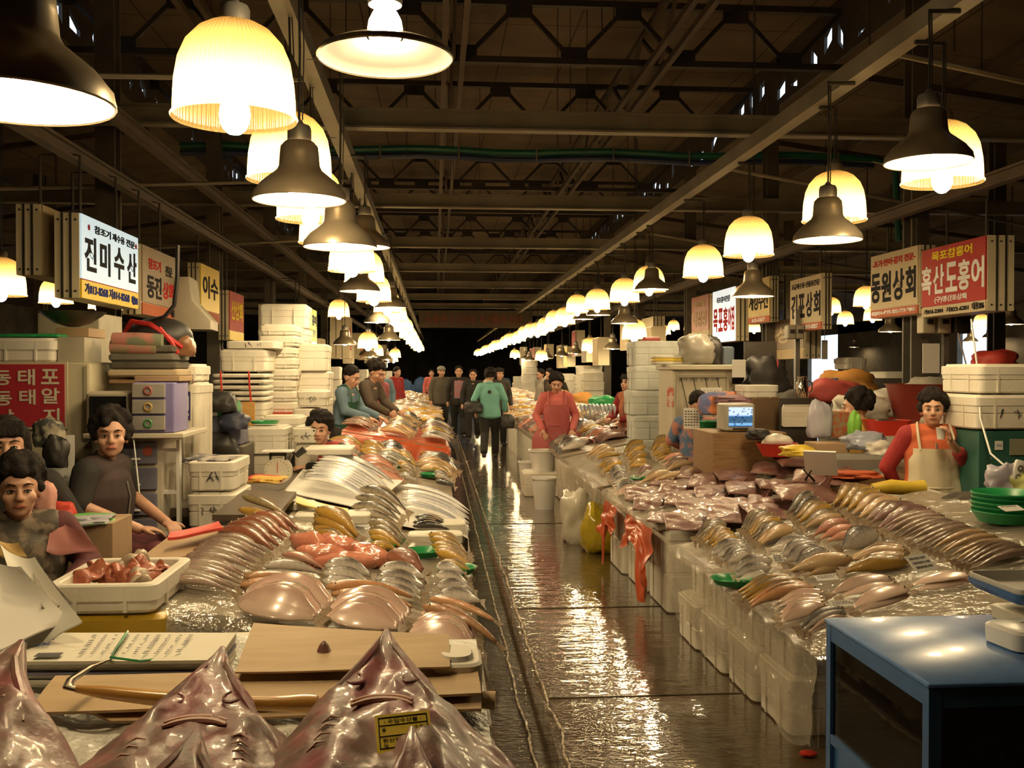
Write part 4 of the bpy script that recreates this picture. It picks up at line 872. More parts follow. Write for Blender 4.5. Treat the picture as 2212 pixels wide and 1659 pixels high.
# hook with wooden handle
a = U(165, 1498, Y=2.17); b = U(686, 1528, Y=2.12)
t = thing('fish_hook', 'long wooden handled fish hook with a curved steel blade lying on cardboard', 'hook', a)
d = b-a; obj('handle', MB().tube([d*k+Vector((0, 0, .01-.012*math.sin(3*k))) for k in (0, .12, .3, .55, .8, .95, 1)], [.008, .014, .0165, .0165, .016, .02, .017], 10), M('oiled_wood', (.62, .34, .07), .3, (.42, .2, .04), 9, vec=(1, 6, 6), coat=.4), t)
obj('blade', MB().tube([(0, 0, .008), (-.02, .005, .012), (-.022, .03, .02), (.0, .09, .03), (.03, .13, .035)], [.008, .011, .010, .008, .002], 8, .5), M('dull_steel', (.2, .17, .13), .3, metal=.9), t)
# newspapers
npm = M('newsprint', (.74, .70, .58), .75, (.68, .64, .52), 3)
c0 = U(-12, 1442, Z=.845); c1 = U(462, 1425, Z=.845)
t = thing('newspaper_bundle', 'bundle of folded newspapers tied with green string', 'newspaper', (0, 0, 0))
def npage(name, dz, mat, th, ins=0): 
    o = board(name, '', 'x', ((-20+ins, 1425-2), (470-ins, 1420), (512-ins, 1362), (35+ins, 1360)), .885, th, mat, .002); o.parent = t; o.location.z = dz; o.location.y = .004*(ins-2)
    for k in ('label', 'category'): del o[k]
    return o
for i in range(7): npage('newspaper', -.005-.0095*i, (npm, M('newsprint_grey', (.5, .47, .4), .75), npm, M('newsprint_blue', (.2, .2, .3), .7), npm)[i % 5], .008, (i*7) % 5)
rd = random.Random(4); mb = MB(); TXP = M('news_ink', (.2, .2, .22), .8)
for col in range(10):
    for row in range(11):
        if rd.random() < .2: continue
        px = 205+col*23+rd.uniform(-1, 1)-row*3.0; py = 1372+row*3.9; q = U(px, py, Z=0.8875); mb.box(q, (.006 if col % 3 else .011, .006, .0006))
obj('print', mb, TXP, t, smooth=False)
o = text_mesh('headline', [('육개', 0, 0, .034, .075), ('삼겹', -.05, -.042, .03, .085), ('타임', -.05, -.08, .03, .085)], TXBL, t); o.location = U(92, 1378, Z=0.8885); o.rotation_euler = (0, 0, -1.45); o.scale = (1, 1, .05)
obj('photo', MB().box(U(105, 1414, Z=0.8880), (.06, .03, .0008)), M('news_photo', (.06, .055, .06), .7), t, smooth=False)
s1, s2, s3 = U(276, 1364, Z=0.8930), U(240, 1420, Z=0.8930), U(232, 1456, Z=.80)
obj('string', MB().tube([s1, (s1+s2)/2+Vector((0, 0, .002)), s2, s3], .0035, 5), GREEN, t); obj('string', MB().tube([s2, U(300, 1428, Z=0.8930), U(350, 1422, Z=.867)], .003, 5), GREEN, t)
fbox('white foam box hidden under the newspaper bundle', -.96, 2.85, .45, .9, .5, .32, 0, True)
# white paper sheets standing up at the frame edge
board('white_paper', 'large white paper sheet propped up at the frame edge', 'paper', ((-60, 1200), (45, 1232), (150, 1348), (-60, 1420)), [1.08, 1.06, .92, .9], .004, PAPER, .02)
board('white_paper', 'folded white paper behind the propped sheet, with a torn corner', 'paper', ((0, 1186), (75, 1215), (178, 1358), (60, 1398)), [1.08, 1.05, .92, .88], .004, M('paper2', (.7, .68, .6), .7), .03)
board('film_bag', 'crumpled black and clear plastic film by the meat box', 'plastic bag', ((62, 1222), (100, 1245), (156, 1313), (90, 1311)), [1.03, 1.0, .95, .97], .004, M('black_film', (.02, .02, .022), .15, (.35, .3, .25), 5, contrast=.08, coat=.6), .02)
board('envelope', 'orange edged brown envelope corner by the women', 'paper', ((0, 1172), (40, 1175), (58, 1206), (0, 1200)), [1.05, 1.05, 1.02, 1.02], .004, M('envelope_tan', (.6, .4, .15), .6), .01)
# foam box of red fish meat
a = U(92, 1330, Y=3.3); b = U(338, 1262, Y=3.3)
t = thing('meat_box', 'open white foam box of dried red fish pieces', 'box', ((a.x+b.x)/2, 3.3+.24, a.z))
w = b.x-a.x; link('box', foam_mesh(w, .48, b.z-a.z, False, FOAM), t)
MEAT = M('fish_meat', (.5, .17, .09), .4, (.28, .07, .04), 25, bump=.6, coat=.2)
rd = random.Random(2)
for i in range(19):
    q = MB().ball((0, 0, 0), (rd.uniform(.05, .08), .042, rd.uniform(.012, .02) if i % 4 else .03), 14, 8); q.v = [v+Vector((0, 0, .018*math.sin(v.x*60+i)+.008*mnoise.noise(v*40))) for v in q.v]
    o = obj('dried_fish_piece', q, MEAT if i % 4 else M('fish_head_dark', (.16, .1, .06), .4, (.5, .4, .28), 12), None, t.location+Vector((rd.uniform(-.2, .2)*w*1.6, rd.uniform(-.16, .18), b.z-a.z-.03+rd.uniform(0, .03))), rot=(rd.uniform(-.7, .7), rd.uniform(-.7, .7), rd.uniform(0, 3)), angle=80)
    tag(o, 'dried red fish piece lying in the open white foam box', 'fish', 'dried fish pieces in the open foam box')
o = thing('crate', 'mustard yellow crate under the open meat box', 'crate', (a.x+w/2+.03, 3.54, a.z-.32)); obj('crate_body', MB().box((0, 0, .15), (w*.95, .46, .32), .02), M('mustard', (.5, .32, .02), .4), o)
fbox('white foam box carrying the mustard crate', a.x+w/2, 3.56, 0, .62, .5, a.z-.33, 0, True, FOAM2)
# --- fish table behind the newspapers
slab('display_table', 'sloping fish display board behind the newspapers', -1.12, .12, 3.42, 6.0, LS, .05, TBL)
drape('clear_sheet', 'wrinkled clear plastic sheet under the fish behind the newspapers', -1.1, .14, 3.36, 5.6, LS, ('x1', 'y0'), .30, CLEAR, seed=3)
for i in range(5):
    y = 3.68+.47*i
    for k in range(2): fbox(('lower' if k == 0 else 'upper')+' foam box, '+ORD[i]+' along the walkway under the flatfish table', -.16, y, .26*k, .52, .44, .25, 0, True, FOAM2, 'foam boxes under the flatfish table')
fbox('greyish green foam box under the clear sheet before the pollack', -.82, 3.6, .3, .5, .3, .36, 0, True, M('foam_green', (.3, .32, .2), .6))
for i in range(2): fbox(('first', 'second')[i]+' foam box standing inside under the flatfish table', -.85, 4.4+.8*i, 0, .5, .6, .62, 0, True, FOAM2)
board('cutting_board', 'dark wet cutting board behind the red cloth', 'board', ((458, 1112), (530, 1058), (640, 1062), (600, 1112)), [.87, .87, .87, .85], .03, M('dark_board', (.1, .07, .05), .35, (.06, .045, .03), 5))
board('cardboard_sheet', 'brown cardboard sheet beside the long pollack fan', 'cardboard', ((362, 1162), (478, 1140), (440, 1196), (290, 1218)), [.86, .85, .84, .86], .01, CARD, .004)
board('red_cloth', 'bright red folded cloth at the table edge', 'cloth', ((372, 1150), (472, 1128), (482, 1142), (362, 1162)), [.92, .9, .9, .91], .012, M('red_cloth', (.65, .07, .04), .6, (.5, .04, .03), 8), .01)
def tray(label, px, py, pl, w, d, h, rz=0, mat=FOAM):
    p = pl.hit(px, py, .0); return fbox(label, p.x, p.y, p.z, w, d, h, rz, False, mat, None, 'foam_tray')
tray('small white foam tray behind the codfish heads', 640, 1100, LS, .22, .16, .05)
tray('white foam tray under the golden croaker fan', 720, 1128, LS, .42, .22, .06)
tray('white foam tray under the glossy black fish', 950, 1150, LS, .3, .2, .07); tray('empty white foam tray at the aisle below the black fish', 940, 1172, LS, .3, .16, .06)
for i, (px, py, pl) in enumerate(((740, 1172, LS), (840, 1184, LS), (985, 1238, LS), (918, 1200, LS), (1385, 1040, RS), (1580, 1262, RS), (930, 1030, LS), (860, 1010, LS))):
    nm = ('by the golden croaker fan', 'below the codfish', 'under the aisle side croakers', 'behind the aisle side croakers', 'before the ray table', 'at the walkway corner by the tank', 'at the ribbonfish table aisle', 'beyond the ribbonfish heap')[i]
    p = pl.hit(px, py, .015); tag(obj('green_basket', MB().lathe([(.075, 0), (.092, .026), (.097, .028), (.096, .032), (.088, .028), (.072, .006), (0, .004)], 24), GREEN, None, p), 'round green plastic basket '+nm, 'basket', 'green plastic fish baskets')
# yellow film
board('yellow_film', 'strip of yellow plastic under the white sheet edge', 'plastic', ((640, 1074), (752, 1100), (748, 1112), (640, 1086)), [.84, .8, .79, .83], .006, YELLOW, .01)
# --- ribbonfish table
slab('display_table', 'sloping table of the silver ribbonfish', -1.0, .13, 6.05, 8.6, LS, .05, TBL, .0)
board('white_sheet', 'white paper sheet under the big ribbonfish heap', 'sheet', ((690, 975), (870, 1040), (790, 1102), (615, 1060)), [.80, .72, .74, .80], .006, PAPER, .01)
drape('white_sheet', 'white wet sheet hanging to the walkway under the ribbonfish', -.25, .16, 5.75, 6.6, LS, ('x1',), .3, PAPER, seed=8, dz=.02)
for i in range(6):
    for k in range(2): fbox(('lower' if k == 0 else 'upper')+' foam box, '+ORD[i]+' along the walkway under the ribbonfish table', -.14, 6.1+.46*i, .26*k, .5, .43, .25, 0, True, FOAM, 'foam boxes under the ribbonfish table')
# --- table behind the blue tank
slab('display_table', 'sloping fish display board behind the blue tank', 1.40, 2.9, 3.5, 5.65, RS, .05, TBL)
drape('clear_sheet', 'big wrinkled clear plastic sheet under the fish behind the blue tank', 1.36, 2.9, 3.42, 5.65, RS, ('x0', 'y0'), .34, CLEAR, seed=5, nu=50, nv=60)
for i in range(4):
    y = 4.36+.44*i
    fbox(ORD[i]+' foam box from the blue tank, bottom layer along the walkway', 1.80-.02*i, y, 0, .58, .43, .25, .0, True, FOAM, 'bottom foam boxes behind the blue tank')
for i in range(4): fbox(ORD[i]+' upper foam box under the clear sheet behind the tank', 1.84, 4.37+.44*i, .262, .62, .43, .235, 0, True, FOAM2, 'upper foam boxes behind the blue tank')
fbox('foam box in the shade under the table, away from the walkway', 2.55, 4.4, 0, .6, .5, .62, 0, True, FOAM2)
# --- ray table: big foam tubs
for i in range(3):
    y = 6.62+.62*i
    fbox(ORD[i]+' big foam tub along the walkway under the ray table', 1.82-.03*i, y, 0, .66, .58, .53, .0, True, FOAM, 'big foam tubs under the rays')
fbox('big foam tub under the ray table away from the walkway, front', 2.5, 6.62, 0, .62, .58, .6, 0, True, FOAM, 'big foam tubs under the rays')
slab('display_table', 'sloping board under the rays', 1.45, 3.0, 6.4, 8.3, RS, .04, FOAM2, -.01)
drape('clear_sheet', 'wet clear plastic sheet under the dark rays', 1.42, 3.05, 6.36, 8.3, RS, ('x0',), .06, CLEAR, seed=6)
slab('display_table', 'narrow side table at the back corner of the rays', 2.2, 2.95, 8.36, 8.72, RS, .05, TBL)
# orange sheet hanging from the ray table
def osheet(label, y0, y1, x, ztop, tail, seed):
    off = Vector((seed*5.1, 2.2, seed)); W = y1-y0
    def fn(u, v):
        y = y0+W*u; depth = .20+.06*math.sin(7*u+seed)+(ztop-.16)*math.exp(-((u-tail)/.13)**2)
        q = Vector((u*4, v*3, 0)); return Vector((x-.02-.05*v+.05*mnoise.noise(q*1.4+off)*min(1, v*3), y+.06*v*(tail-u)+.03*mnoise.noise(q*2+off), ztop-min(depth, ztop-.05)*v))
    tag(obj('orange_sheet', MB().grid(30, 22, fn), ORANGE, angle=80), label, 'plastic sheet')
osheet('crumpled orange plastic hanging over the foam tubs of the ray table', 6.35, 7.25, 1.42, .545, .12, 1)
osheet('small orange plastic strip at the far end of the ray tubs', 7.4, 7.95, 1.38, .54, .6, 2)
# --- table beyond the rays
slab('display_table', 'sloping table of golden croaker fans beyond the rays', 1.45, 2.2, 8.5, 11.2, RS, .05, TBL)
drape('clear_sheet', 'clear plastic over the edge beyond the ray table', 1.40, 2.2, 8.42, 11.2, RS, ('x0',), .28, CLEAR, seed=9)
for i in range(6):
    for k in range(2): fbox(('lower' if k == 0 else 'upper')+' foam box, '+ORD[i]+' from the ray table under the croaker fans', 1.78, 8.7+.45*i, .26*k, .55, .43, .25, 0, True, FOAM2, 'foam boxes under the croaker fans')
lump('plastic_bag', 'full yellow plastic bag standing at the walkway by the croaker fans', 'plastic bag', (1.42, 8.6, 0), (.16, .2, .26), M('yellow_film2', (.55, .42, .02), .2, (.4, .28, .01), 9, coat=.6), 3, .2)
lump('plastic_bag', 'milky plastic bag behind the full yellow bag', 'plastic bag', (1.3, 9.1, 0), (.16, .2, .3), M('milky_film', (.6, .56, .45), .3, (.5, .46, .36), 9, coat=.5), 4, .25)
for i, (x, y) in enumerate(((1.24, 11.3), (1.25, 13.3))):
    t = tag(obj('bucket', MB().lathe([(.11, 0), (.14, .34), (.15, .34), (.15, .36), (.135, .36), (.105, .02), (0, .015)], 20), WHITE, None, (x, y, 0)), ('white bucket at the walkway beyond the yellow bag', 'white bucket farther on, near the pink aproned woman')[i], 'bucket')
# yellow tub the pink woman works at
t = tag(obj('tub', MB().lathe([(.13, 0), (.17, .24), (.19, .25), (.19, .27), (.165, .265), (.13, .1), (0, .08)], 24), WHITE, None, (1.36, 12.6, .3)), 'white tub with yellow brine beside the pink aproned woman', 'tub')
t = tag(obj('brine', MB().lathe([(0, .25), (.162, .25)], 24), M('brine', (.5, .4, .08), .1), None, (1.36, 12.6, .3)), 'yellow brine filling the white tub', 'liquid', kind='stuff')
fbox('white foam box under the brine tub', 1.4, 12.6, 0, .6, .5, .29, 0, True)
# ---- tables and fish far down the hall
LS2 = Slope(.17, .74, -.17)
def far_table(side, y0, y1, lab, sheet=None):
    pl = LS2 if sheet else LS if side < 0 else RS; x0, x1 = (-1.0, .12) if side < 0 else (1.45, 2.9)
    slab('display_table', 'sloping display table '+lab, x0, x1, y0, y1-.1, pl, .05, TBL)
    if sheet: drape('cover_sheet', 'coloured plastic hanging from the table '+lab, x0, x1, y0, y1-.15, pl, ('x1' if side < 0 else 'x0', 'y0'), .45, sheet, seed=int(y0))
    n = int((y1-y0)/.5) if y0 < 17 else 0
    if not n: tag(obj('counter_base', MB().box(((x0+x1)/2, (y0+y1)/2, .24), (x1-x0-.1, y1-y0-.3, .48)), FOAM2), 'pale base under the display table '+lab, 'counter')
    for i in range(n): fbox('foam box carrying the display table '+lab, -.14 if side < 0 else 1.75, y0+.3+.5*i, 0, .5, .45, .5, 0, True, FOAM2, 'foam boxes '+lab)
ar = random.Random(31)
def auto_fans(side, y0, y1, lab, full=False, cell=.42, per=5):
    pl = LS2 if 'orange cover beside' in lab else LS if side < 0 else RS; xs = [-.85+.44*i for i in range(3)] if side < 0 else [1.62+.46*i for i in range(3)]
    y = y1-.2
    while y > y0+.15:
        for x in xs:
            sp, kd = ar.choice((('gold', 'croaker'), ('silver', 'bream'), ('pollack', 'long'), ('mackerel', 'slim'), ('purple', 'slim'), ('tan', 'croaker'), ('pink', 'croaker'), ('silver', 'slim')))
            adj = {'gold': 'golden', 'silver': 'silver', 'pollack': 'pinkish grey', 'mackerel': 'greenish grey', 'purple': 'purplish', 'tan': 'pale tan', 'pink': 'pink'}[sp]
            for i in range(per):
                t = i/(per-1); yy = y+(.5-t)*cell*.8; cx = x+ar.uniform(-.03, .03); L = ar.uniform(.30, .38); s = 1 if side > 0 else -1
                H = Vector((cx+s*L/2, yy+.06, pl.z(cx+s*L/2)+.05+.03*(1-t))); T = Vector((cx-s*L/2, yy-.06, pl.z(cx-s*L/2)+.035+.03*(1-t)))
                place_fish(kd, sp, H, T, .13, 35, s, '%s fish in a small heap %s' % (adj, lab), '%s fish %s' % (adj, lab), full, ar.uniform(-.15, .15))
        y -= cell
for side, y0, y1, lab, sh in ((-1, 8.75, 10.0, 'before the man in the green apron', None), (-1, 10.7, 13.4, 'with the orange cover beside the green apron man', ORANGE), (-1, 13.6, 17, 'past the orange cover', None),
                              (1, 11.4, 14.2, 'around the pink aproned woman', None), (1, 14.4, 18, 'beyond the pink aproned woman', None)):
    far_table(side, y0, y1, lab, sh); auto_fans(side, y0, y1, lab)
for side, y0, y1, lab in ((-1, 17.2, 23, 'at the far end of the row'), (-1, 23.2, 34, 'at the very far end of the row'), (1, 18.2, 24, 'in the distance beyond the teal jacket'), (1, 24.2, 36, 'in the farthest distance')):
    far_table(side, y0, y1, lab); pl = LS if side < 0 else RS; x0, x1 = (-1.0, .12) if side < 0 else (1.45, 2.9); mb = MB(); r5 = random.Random(int(y0))
    b8 = [MB().ball((0, 0, 0), (.17, .05, .04), 6, 4).v, MB().ball((0, 0, 0), (.17, .05, .04), 6, 4).f]
    for k in range(int((y1-y0)*46)):
        x = r5.uniform(x0+.1, x1-.1); y = r5.uniform(y0+.1, y1-.2); a = r5.uniform(-.5, .5); R = Euler((0, 0, a)).to_matrix(); o = Vector((x, y, pl.z(x)+r5.uniform(.03, .09))); mb.mi = k % 4
        mb.add([R @ v+o for v in b8[0]], b8[1])
    tag(obj('fish_heap', mb, [FM['silver'], FM['gold'], FM['pollack'], FM['flat']]), 'heaped fish covering the table '+lab, 'fish', kind='stuff')

for i in range(9):
    place_fish('plump', 'ribbon', U(1256+8.6*i, 874, Y=12.35), U(1258+8.8*i, 897, Y=12.1), .06, 30, 1, ORD[i]+' big white fish from the walkway, in the row behind the pink aproned woman', 'big white fish in a row', False)
# ================================================================ blue fish tank and its scale
GLASS = None
def glass_mat():
    m, nt, p = newmat('tank_glass'); out = nt.nodes['Material Output']
    t = N(nt, 'ShaderNodeBsdfTransparent'); t.inputs[0].default_value = (.75, .8, .72, 1); g = N(nt, 'ShaderNodeBsdfGlossy'); g.inputs['Roughness'].default_value = .03
    f = N(nt, 'ShaderNodeFresnel'); mx = N(nt, 'ShaderNodeMixShader'); nt.links.new(f.outputs[0], mx.inputs[0]); nt.links.new(t.outputs[0], mx.inputs[1]); nt.links.new(g.outputs[0], mx.inputs[2]); nt.links.new(mx.outputs[0], out.inputs[0]); return m
GLASS = glass_mat()
TX0, TX1, TY0, TY1, TZ = 1.275, 2.49, 2.48, 3.16, .768
t = thing('fish_tank', 'blue framed glass fish tank with a blue lid at the walkway', 'fish tank', (0, 0, 0))
obj('lid', MB().box(((TX0+TX1)/2, (TY0+TY1)/2, TZ-.006), (TX1-TX0+.012, TY1-TY0+.012, .014), .006), M('blue_lid', (.13, .27, .58), .3, (.09, .2, .46), 9, coat=.15), t)
for x in (TX0, TX1):
    for y in (TY0, TY1): obj('corner_post', MB().box((x+(.017 if x == TX0 else -.017), y+(.017 if y == TY0 else -.017), (TZ-.014)/2), (.034, .034, TZ-.016)), BLUEP, t, smooth=False)
for z0, z1 in ((TZ-.065, TZ-.016), (.37, .40)):
    for y in (TY0+.017, TY1-.017): obj('rail', MB().box(((TX0+TX1)/2, y, (z0+z1)/2), (TX1-TX0-.07, .032, z1-z0)), BLUEP, t, smooth=False)
    for x in (TX0+.017, TX1-.017): obj('rail', MB().box((x, (TY0+TY1)/2, (z0+z1)/2), (.032, TY1-TY0-.07, z1-z0)), BLUEP, t, smooth=False)
obj('base_panel', MB().box((TX0+.02, (TY0+TY1)/2, .20), (.012, TY1-TY0-.07, .34)), BLUEP, t, smooth=False); obj('base_panel', MB().box(((TX0+TX1)/2, TY0+.02, .20), (TX1-TX0-.07, .012, .34)), BLUEP, t, smooth=False)
obj('base_shelf', MB().box(((TX0+TX1)/2, (TY0+TY1)/2, .385), (TX1-TX0-.05, TY1-TY0-.05, .01)), BLUEP, t, smooth=False)
obj('glass_pane', MB().box((TX0+.012, (TY0+TY1)/2, .56), (.006, TY1-TY0-.07, .33)), GLASS, t, smooth=False); obj('glass_pane', MB().box(((TX0+TX1)/2, TY0+.012, .56), (TX1-TX0-.07, .006, .33)), GLASS, t, smooth=False)
obj('back_panel', MB().box(((TX0+TX1)/2, TY1-.03, .56), (TX1-TX0-.07, .01, .33)), M('tank_dark', (.02, .022, .018), .5), t, smooth=False); obj('side_panel', MB().box((TX1-.03, (TY0+TY1)/2, .56), (.01, TY1-TY0-.07, .33)), MATS['tank_dark'], t, smooth=False)
wm, nt, p = newmat('murky_water'); out = nt.nodes['Material Output']; tr = N(nt, 'ShaderNodeBsdfTransparent'); tr.inputs[0].default_value = (.5, .52, .4, 1); gg = N(nt, 'ShaderNodeBsdfGlossy'); gg.inputs['Roughness'].default_value = .05; mx = N(nt, 'ShaderNodeMixShader'); mx.inputs[0].default_value = .08
nt.links.new(tr.outputs[0], mx.inputs[1]); nt.links.new(gg.outputs[0], mx.inputs[2]); nt.links.new(mx.outputs[0], out.inputs[0])
tag(obj('tank_water', MB().box(((TX0+TX1)/2, (TY0+TY1)/2, .515), (TX1-TX0-.09, TY1-TY0-.09, .24)), wm, None, smooth=False), 'murky dark water inside the blue fish tank', 'water', kind='stuff')
for i in range(6):
    place_fish('plump', 'olive', Vector((1.42+.17*i, 2.62+.06*(i % 3), .46+.03*(i % 2))), Vector((1.40+.17*i+.22, 2.70+.07*(i % 2), .44)), .03, 20, 1, 'live olive fish in the murky blue tank', 'live fish in the blue tank')
for i, (y, z) in enumerate(((2.9, .3), (2.7, .12))): obj('latch', MB().box((TX0-.003+.015, y, z), (.012, .02, .03)), DARKM, t)
p = U(2168, 1392, Z=TZ)
a = fbox('small white foam tray with a silver fish on the blue tank lid', 1.79, 2.80, TZ+.002, .30, .17, .065, .12, False, WHITE, None, 'foam_tray')
place_fish('slim', 'silver', Vector((1.68, 2.82, TZ+.05)), Vector((1.90, 2.78, TZ+.05)), .02, 70, 1, 'silver fish in the white foam tray on the tank lid', 'fish')
sc = thing('weighing_scale', 'blue weighing scale with a square steel pan beside the fish tray', 'scale', (1.93, 3.0, TZ+.002))
obj('base', MB().box((0, 0, .025), (.24, .24, .05), .01), M('scale_cream', (.55, .5, .38), .4), sc); obj('neck', MB().lathe([(.05, .05), (.035, .08), (.06, .106)], 16, cap=True), GREYM, sc)
obj('pan', MB().loft([[(x, y, z) for x, y in rrect(w, w*.82, .03)] for w, z in ((.34, .105), (.37, .125), (.37, .15), (.36, .15), (.345, .12), (.3, .118))]), M('pan_steel', (.7, .68, .62), .4, metal=.2), sc)
obj('pan_rim', MB().loft([[(x, y, z) for x, y in rrect(w, w*.82, .03)] for w, z in ((.345, .10), (.376, .118), (.376, .135))], False, False), BLUEP, sc)
# price cards
def card(label, px, py, lift=.10, w=.09, h=.05, rz=.1, tilt=.6, lines=3):
    q = RS.hit(px, py, lift); t = thing('price_card', label, 'card', q, rot=(tilt, 0, rz)); obj('card', MB().box((0, 0, 0), (w, h, .002)), PAPER, t, smooth=False); mb = MB(); r = random.Random(px)
    for i in range(lines):
        x = -w*.38
        while x < w*.38: d = r.uniform(.004, .010); mb.box((x+d/2, h*.3-i*h*.27, .0015), (d, h*.12, .0008)); x += d+r.uniform(.003, .008)
    obj('handwriting', mb, INK, t, smooth=False)
card('handwritten white price card standing in the pollack fan', 1990, 1216, .08, .14, .085, .5, .7); card('small white price card on the silver breams', 1681, 1206, .09, .05, .04, .1, .9)
card('white price card strip below the pale yellow trio', 1786, 1248, .06, .11, .035, .25, .5, 2); card('white price card strip between the thin flatfish', 1820, 1304, .05, .11, .035, .2, .5, 2)
card('white price card on the topmost green basket', 2185, 1098, .16, .12, .05, .3, .35, 1)
# stack of green baskets
def baskets(where, x, y, z, n, r, mat=GREEN, step=.022):
    me = MB().lathe([(r*.8, 0), (r*.97, .045), (r, .05), (r*.985, .055), (r*.93, .048), (r*.76, .006), (0, .005)], 30).mesh('green_basket', mat)
    for i in range(n): tag(link('green_basket', me, None, (x+.004*(i % 2), y, z+step*i)), ('topmost green plastic basket ' if i == n-1 else ORD[i]+' green plastic basket from the bottom ')+where, 'basket', 'stacked green baskets '+where)
q = U(2178, 1152, Y=4.6); baskets('of the stack beside the pollack fan', q.x, 4.6, max(q.z, RS.z(q.x)+.01), 5, .17); obj('holes', MB().box((0, 0, 0), (.001, .001, .001)), GREEN) if 0 else None
q = U(1522, 944, Y=8.9); baskets('of the stack behind the golden croakers', q.x, 8.9, q.z-.02, 6, .11)
# ================================================================ behind the tables: the seller's side near the aproned woman
slab('work_table', 'work table between the fish and the aproned woman', 2.95, 3.9, 3.6, 6.0, Slope(2.95, .60, .0), .05, WOOD)
for i in range(3): fbox(ORD[i]+' foam box carrying the work table of the aproned woman', 3.4, 3.95+.8*i, 0, .7, .5, .54, 0, True, FOAM2, 'foam boxes under the work table')
WT = Slope(2.95, .60, 0)
ff('long white foam tray behind the yellow croaker heap', 1940, 2040, 1062, 1088, 5.9, .3, False); ff('white foam lid standing before the aproned woman', 1950, 2002, 1072, 1106, 5.55, .05)
q = U(1925, 1066, Y=5.75); t = tag(obj('rubber_glove', MB().tube([q+Vector((-.12, 0, .03)), q+Vector((0, 0, .04)), q+Vector((.12, 0, .03)), q+Vector((.2, 0, .03))], [.03, .045, .042, .05], 10), YELLOW), 'yellow rubber glove lying behind the big yellow croakers', 'glove')
lump('blanket', 'dark brown folded blanket beside the green baskets', 'blanket', U(2098, 1112, Y=5.3), (.17, .16, .08), M('blanket_dark', (.06, .045, .03), .9, (.03, .025, .018), 10), 5, .15)
fbox('rough wooden low table behind the leaning white board', 2.75, 6.35, 0, .7, .35, .74, 0, True, WOOD, None, 'wooden_box')
b = U(1775, 1025, Y=6.25)
wb = thing('white_board', 'glaring white board leaning on black sticks by the ray table', 'board', b, rot=(.65, 0, -.5)); obj('panel', MB().box((0, 0, .1), (.2, .012, .2)), WHITE, wb, smooth=False)
obj('stick', MB().tube([(-.11, 0, -.06), (-.06, .0, .04)], .008, 6), BLACK, wb); obj('stick', MB().tube([(-.05, 0, -.06), (-.11, .0, .04)], .008, 6), BLACK, wb)
t = tag(obj('red_bowl', MB().lathe([(.1, 0), (.15, .09), (.16, .1), (.15, .1), (.1, .02), (0, .02)], 24), REDP, None, U(1677, 985, Y=7.3)), 'red plastic bowl holding a white bag, behind the mullet heap', 'bowl')
lump('plastic_bag', 'white plastic bag sitting in the red bowl', 'plastic bag', U(1677, 970, Y=7.32), (.12, .1, .07), M('bag_white', (.7, .66, .58), .35, (.6, .55, .47), 8), 2, .2)
t = tag(obj('red_tub', MB().loft([[(x, y, z) for x, y in rrect(w, w*.6, .06)] for w, z in ((.26, 0), (.33, .1), (.34, .11), (.32, .11), (.25, .02))], True, True), REDP, None, U(1915, 940, Y=7.0)), 'shallow red plastic tub beside the aproned woman', 'tub')
lump('dark_cloth', 'dark cloth heaped in the shallow red tub', 'cloth', U(1920, 925, Y=7.02), (.13, .09, .04), BLACK, 3)
big = tag(obj('maroon_tub', MB().lathe([(.27, 0), (.36, .36), (.38, .38), (.36, .38), (.26, .04), (0, .04)], 28), M('maroon_plastic', (.26, .04, .03), .35, (.2, .03, .02), 4), None, U(2010, 925, Y=8.2)), 'big maroon plastic tub behind the aproned woman', 'tub')
lump('net_bag', 'bulging grey net bag standing in the maroon tub', 'bag', U(2030, 866, Y=8.25), (.3, .22, .12), M('net_grey', (.33, .3, .24), .7), 7)
q = U(2010, 990, Y=8.2); fbox('foam box carrying the maroon tub', q.x, 8.3, 0, .8, .6, U(2010, 926, Y=8.2).z, 0, True, FOAM2)
ff('big closed foam box, upper of two beside the power strip', 2117, 2260, 786, 850, 5.9, .5, True, FOAM, False); ff('big foam box with handwriting, lower of two beside the power strip', 2108, 2260, 853, 928, 5.88, .55, True, FOAM, True)
t, w, h = bx('green_cabinet', 'dark green metal cabinet with a card sticker below the foam boxes', 'cabinet', 2112, 2290, 930, 1200, 5.9, .5, M('cabinet_green', (.03, .12, .09), .5, (.02, .08, .06), 4))
stv = obj('sticker', MB().box((-w/2+.13, -.003, h-.09), (.05, .004, .055)), WHITE, t, smooth=False); o = text_mesh('sticker_text', [('VISA', -.02, -.008, .016, .04)], TXBL, stv); o.location = (-w/2+.13, -.006, h-.09); o.rotation_euler = (PI/2, 0, 0); o.scale = (1, 1, .05)
obj('door_panel', MB().box((-w/2+.33, -.004, h-.10), (.26, .006, .1)), M('cabinet_pale', (.3, .3, .2), .5), t, smooth=False); obj('door_panel', MB().box((-w/2+.33, -.004, h-.28), (.26, .006, .12)), MATS['cabinet_pale'], t, smooth=False)
for i in range(5):
    q = U(2118, 1030-9*i, Y=6.7); tag(obj('cardboard', MB().box((0, 0, 0), (.34+.02*(i % 3), .26, .018), .004), CARD if i % 2 else KRAFT, None, q, .08*(i % 3)), ORD[i]+' flat cardboard from the bottom beside the woman with the cup', 'cardboard', 'flat cardboards in the pile')
q = U(2118, 1042, Y=6.7); fbox('box of scraps under the cardboard pile', q.x, 6.7, .0, .36, .36, q.z-.005, 0, True, M('scrap_brown', (.12, .07, .05), .7))
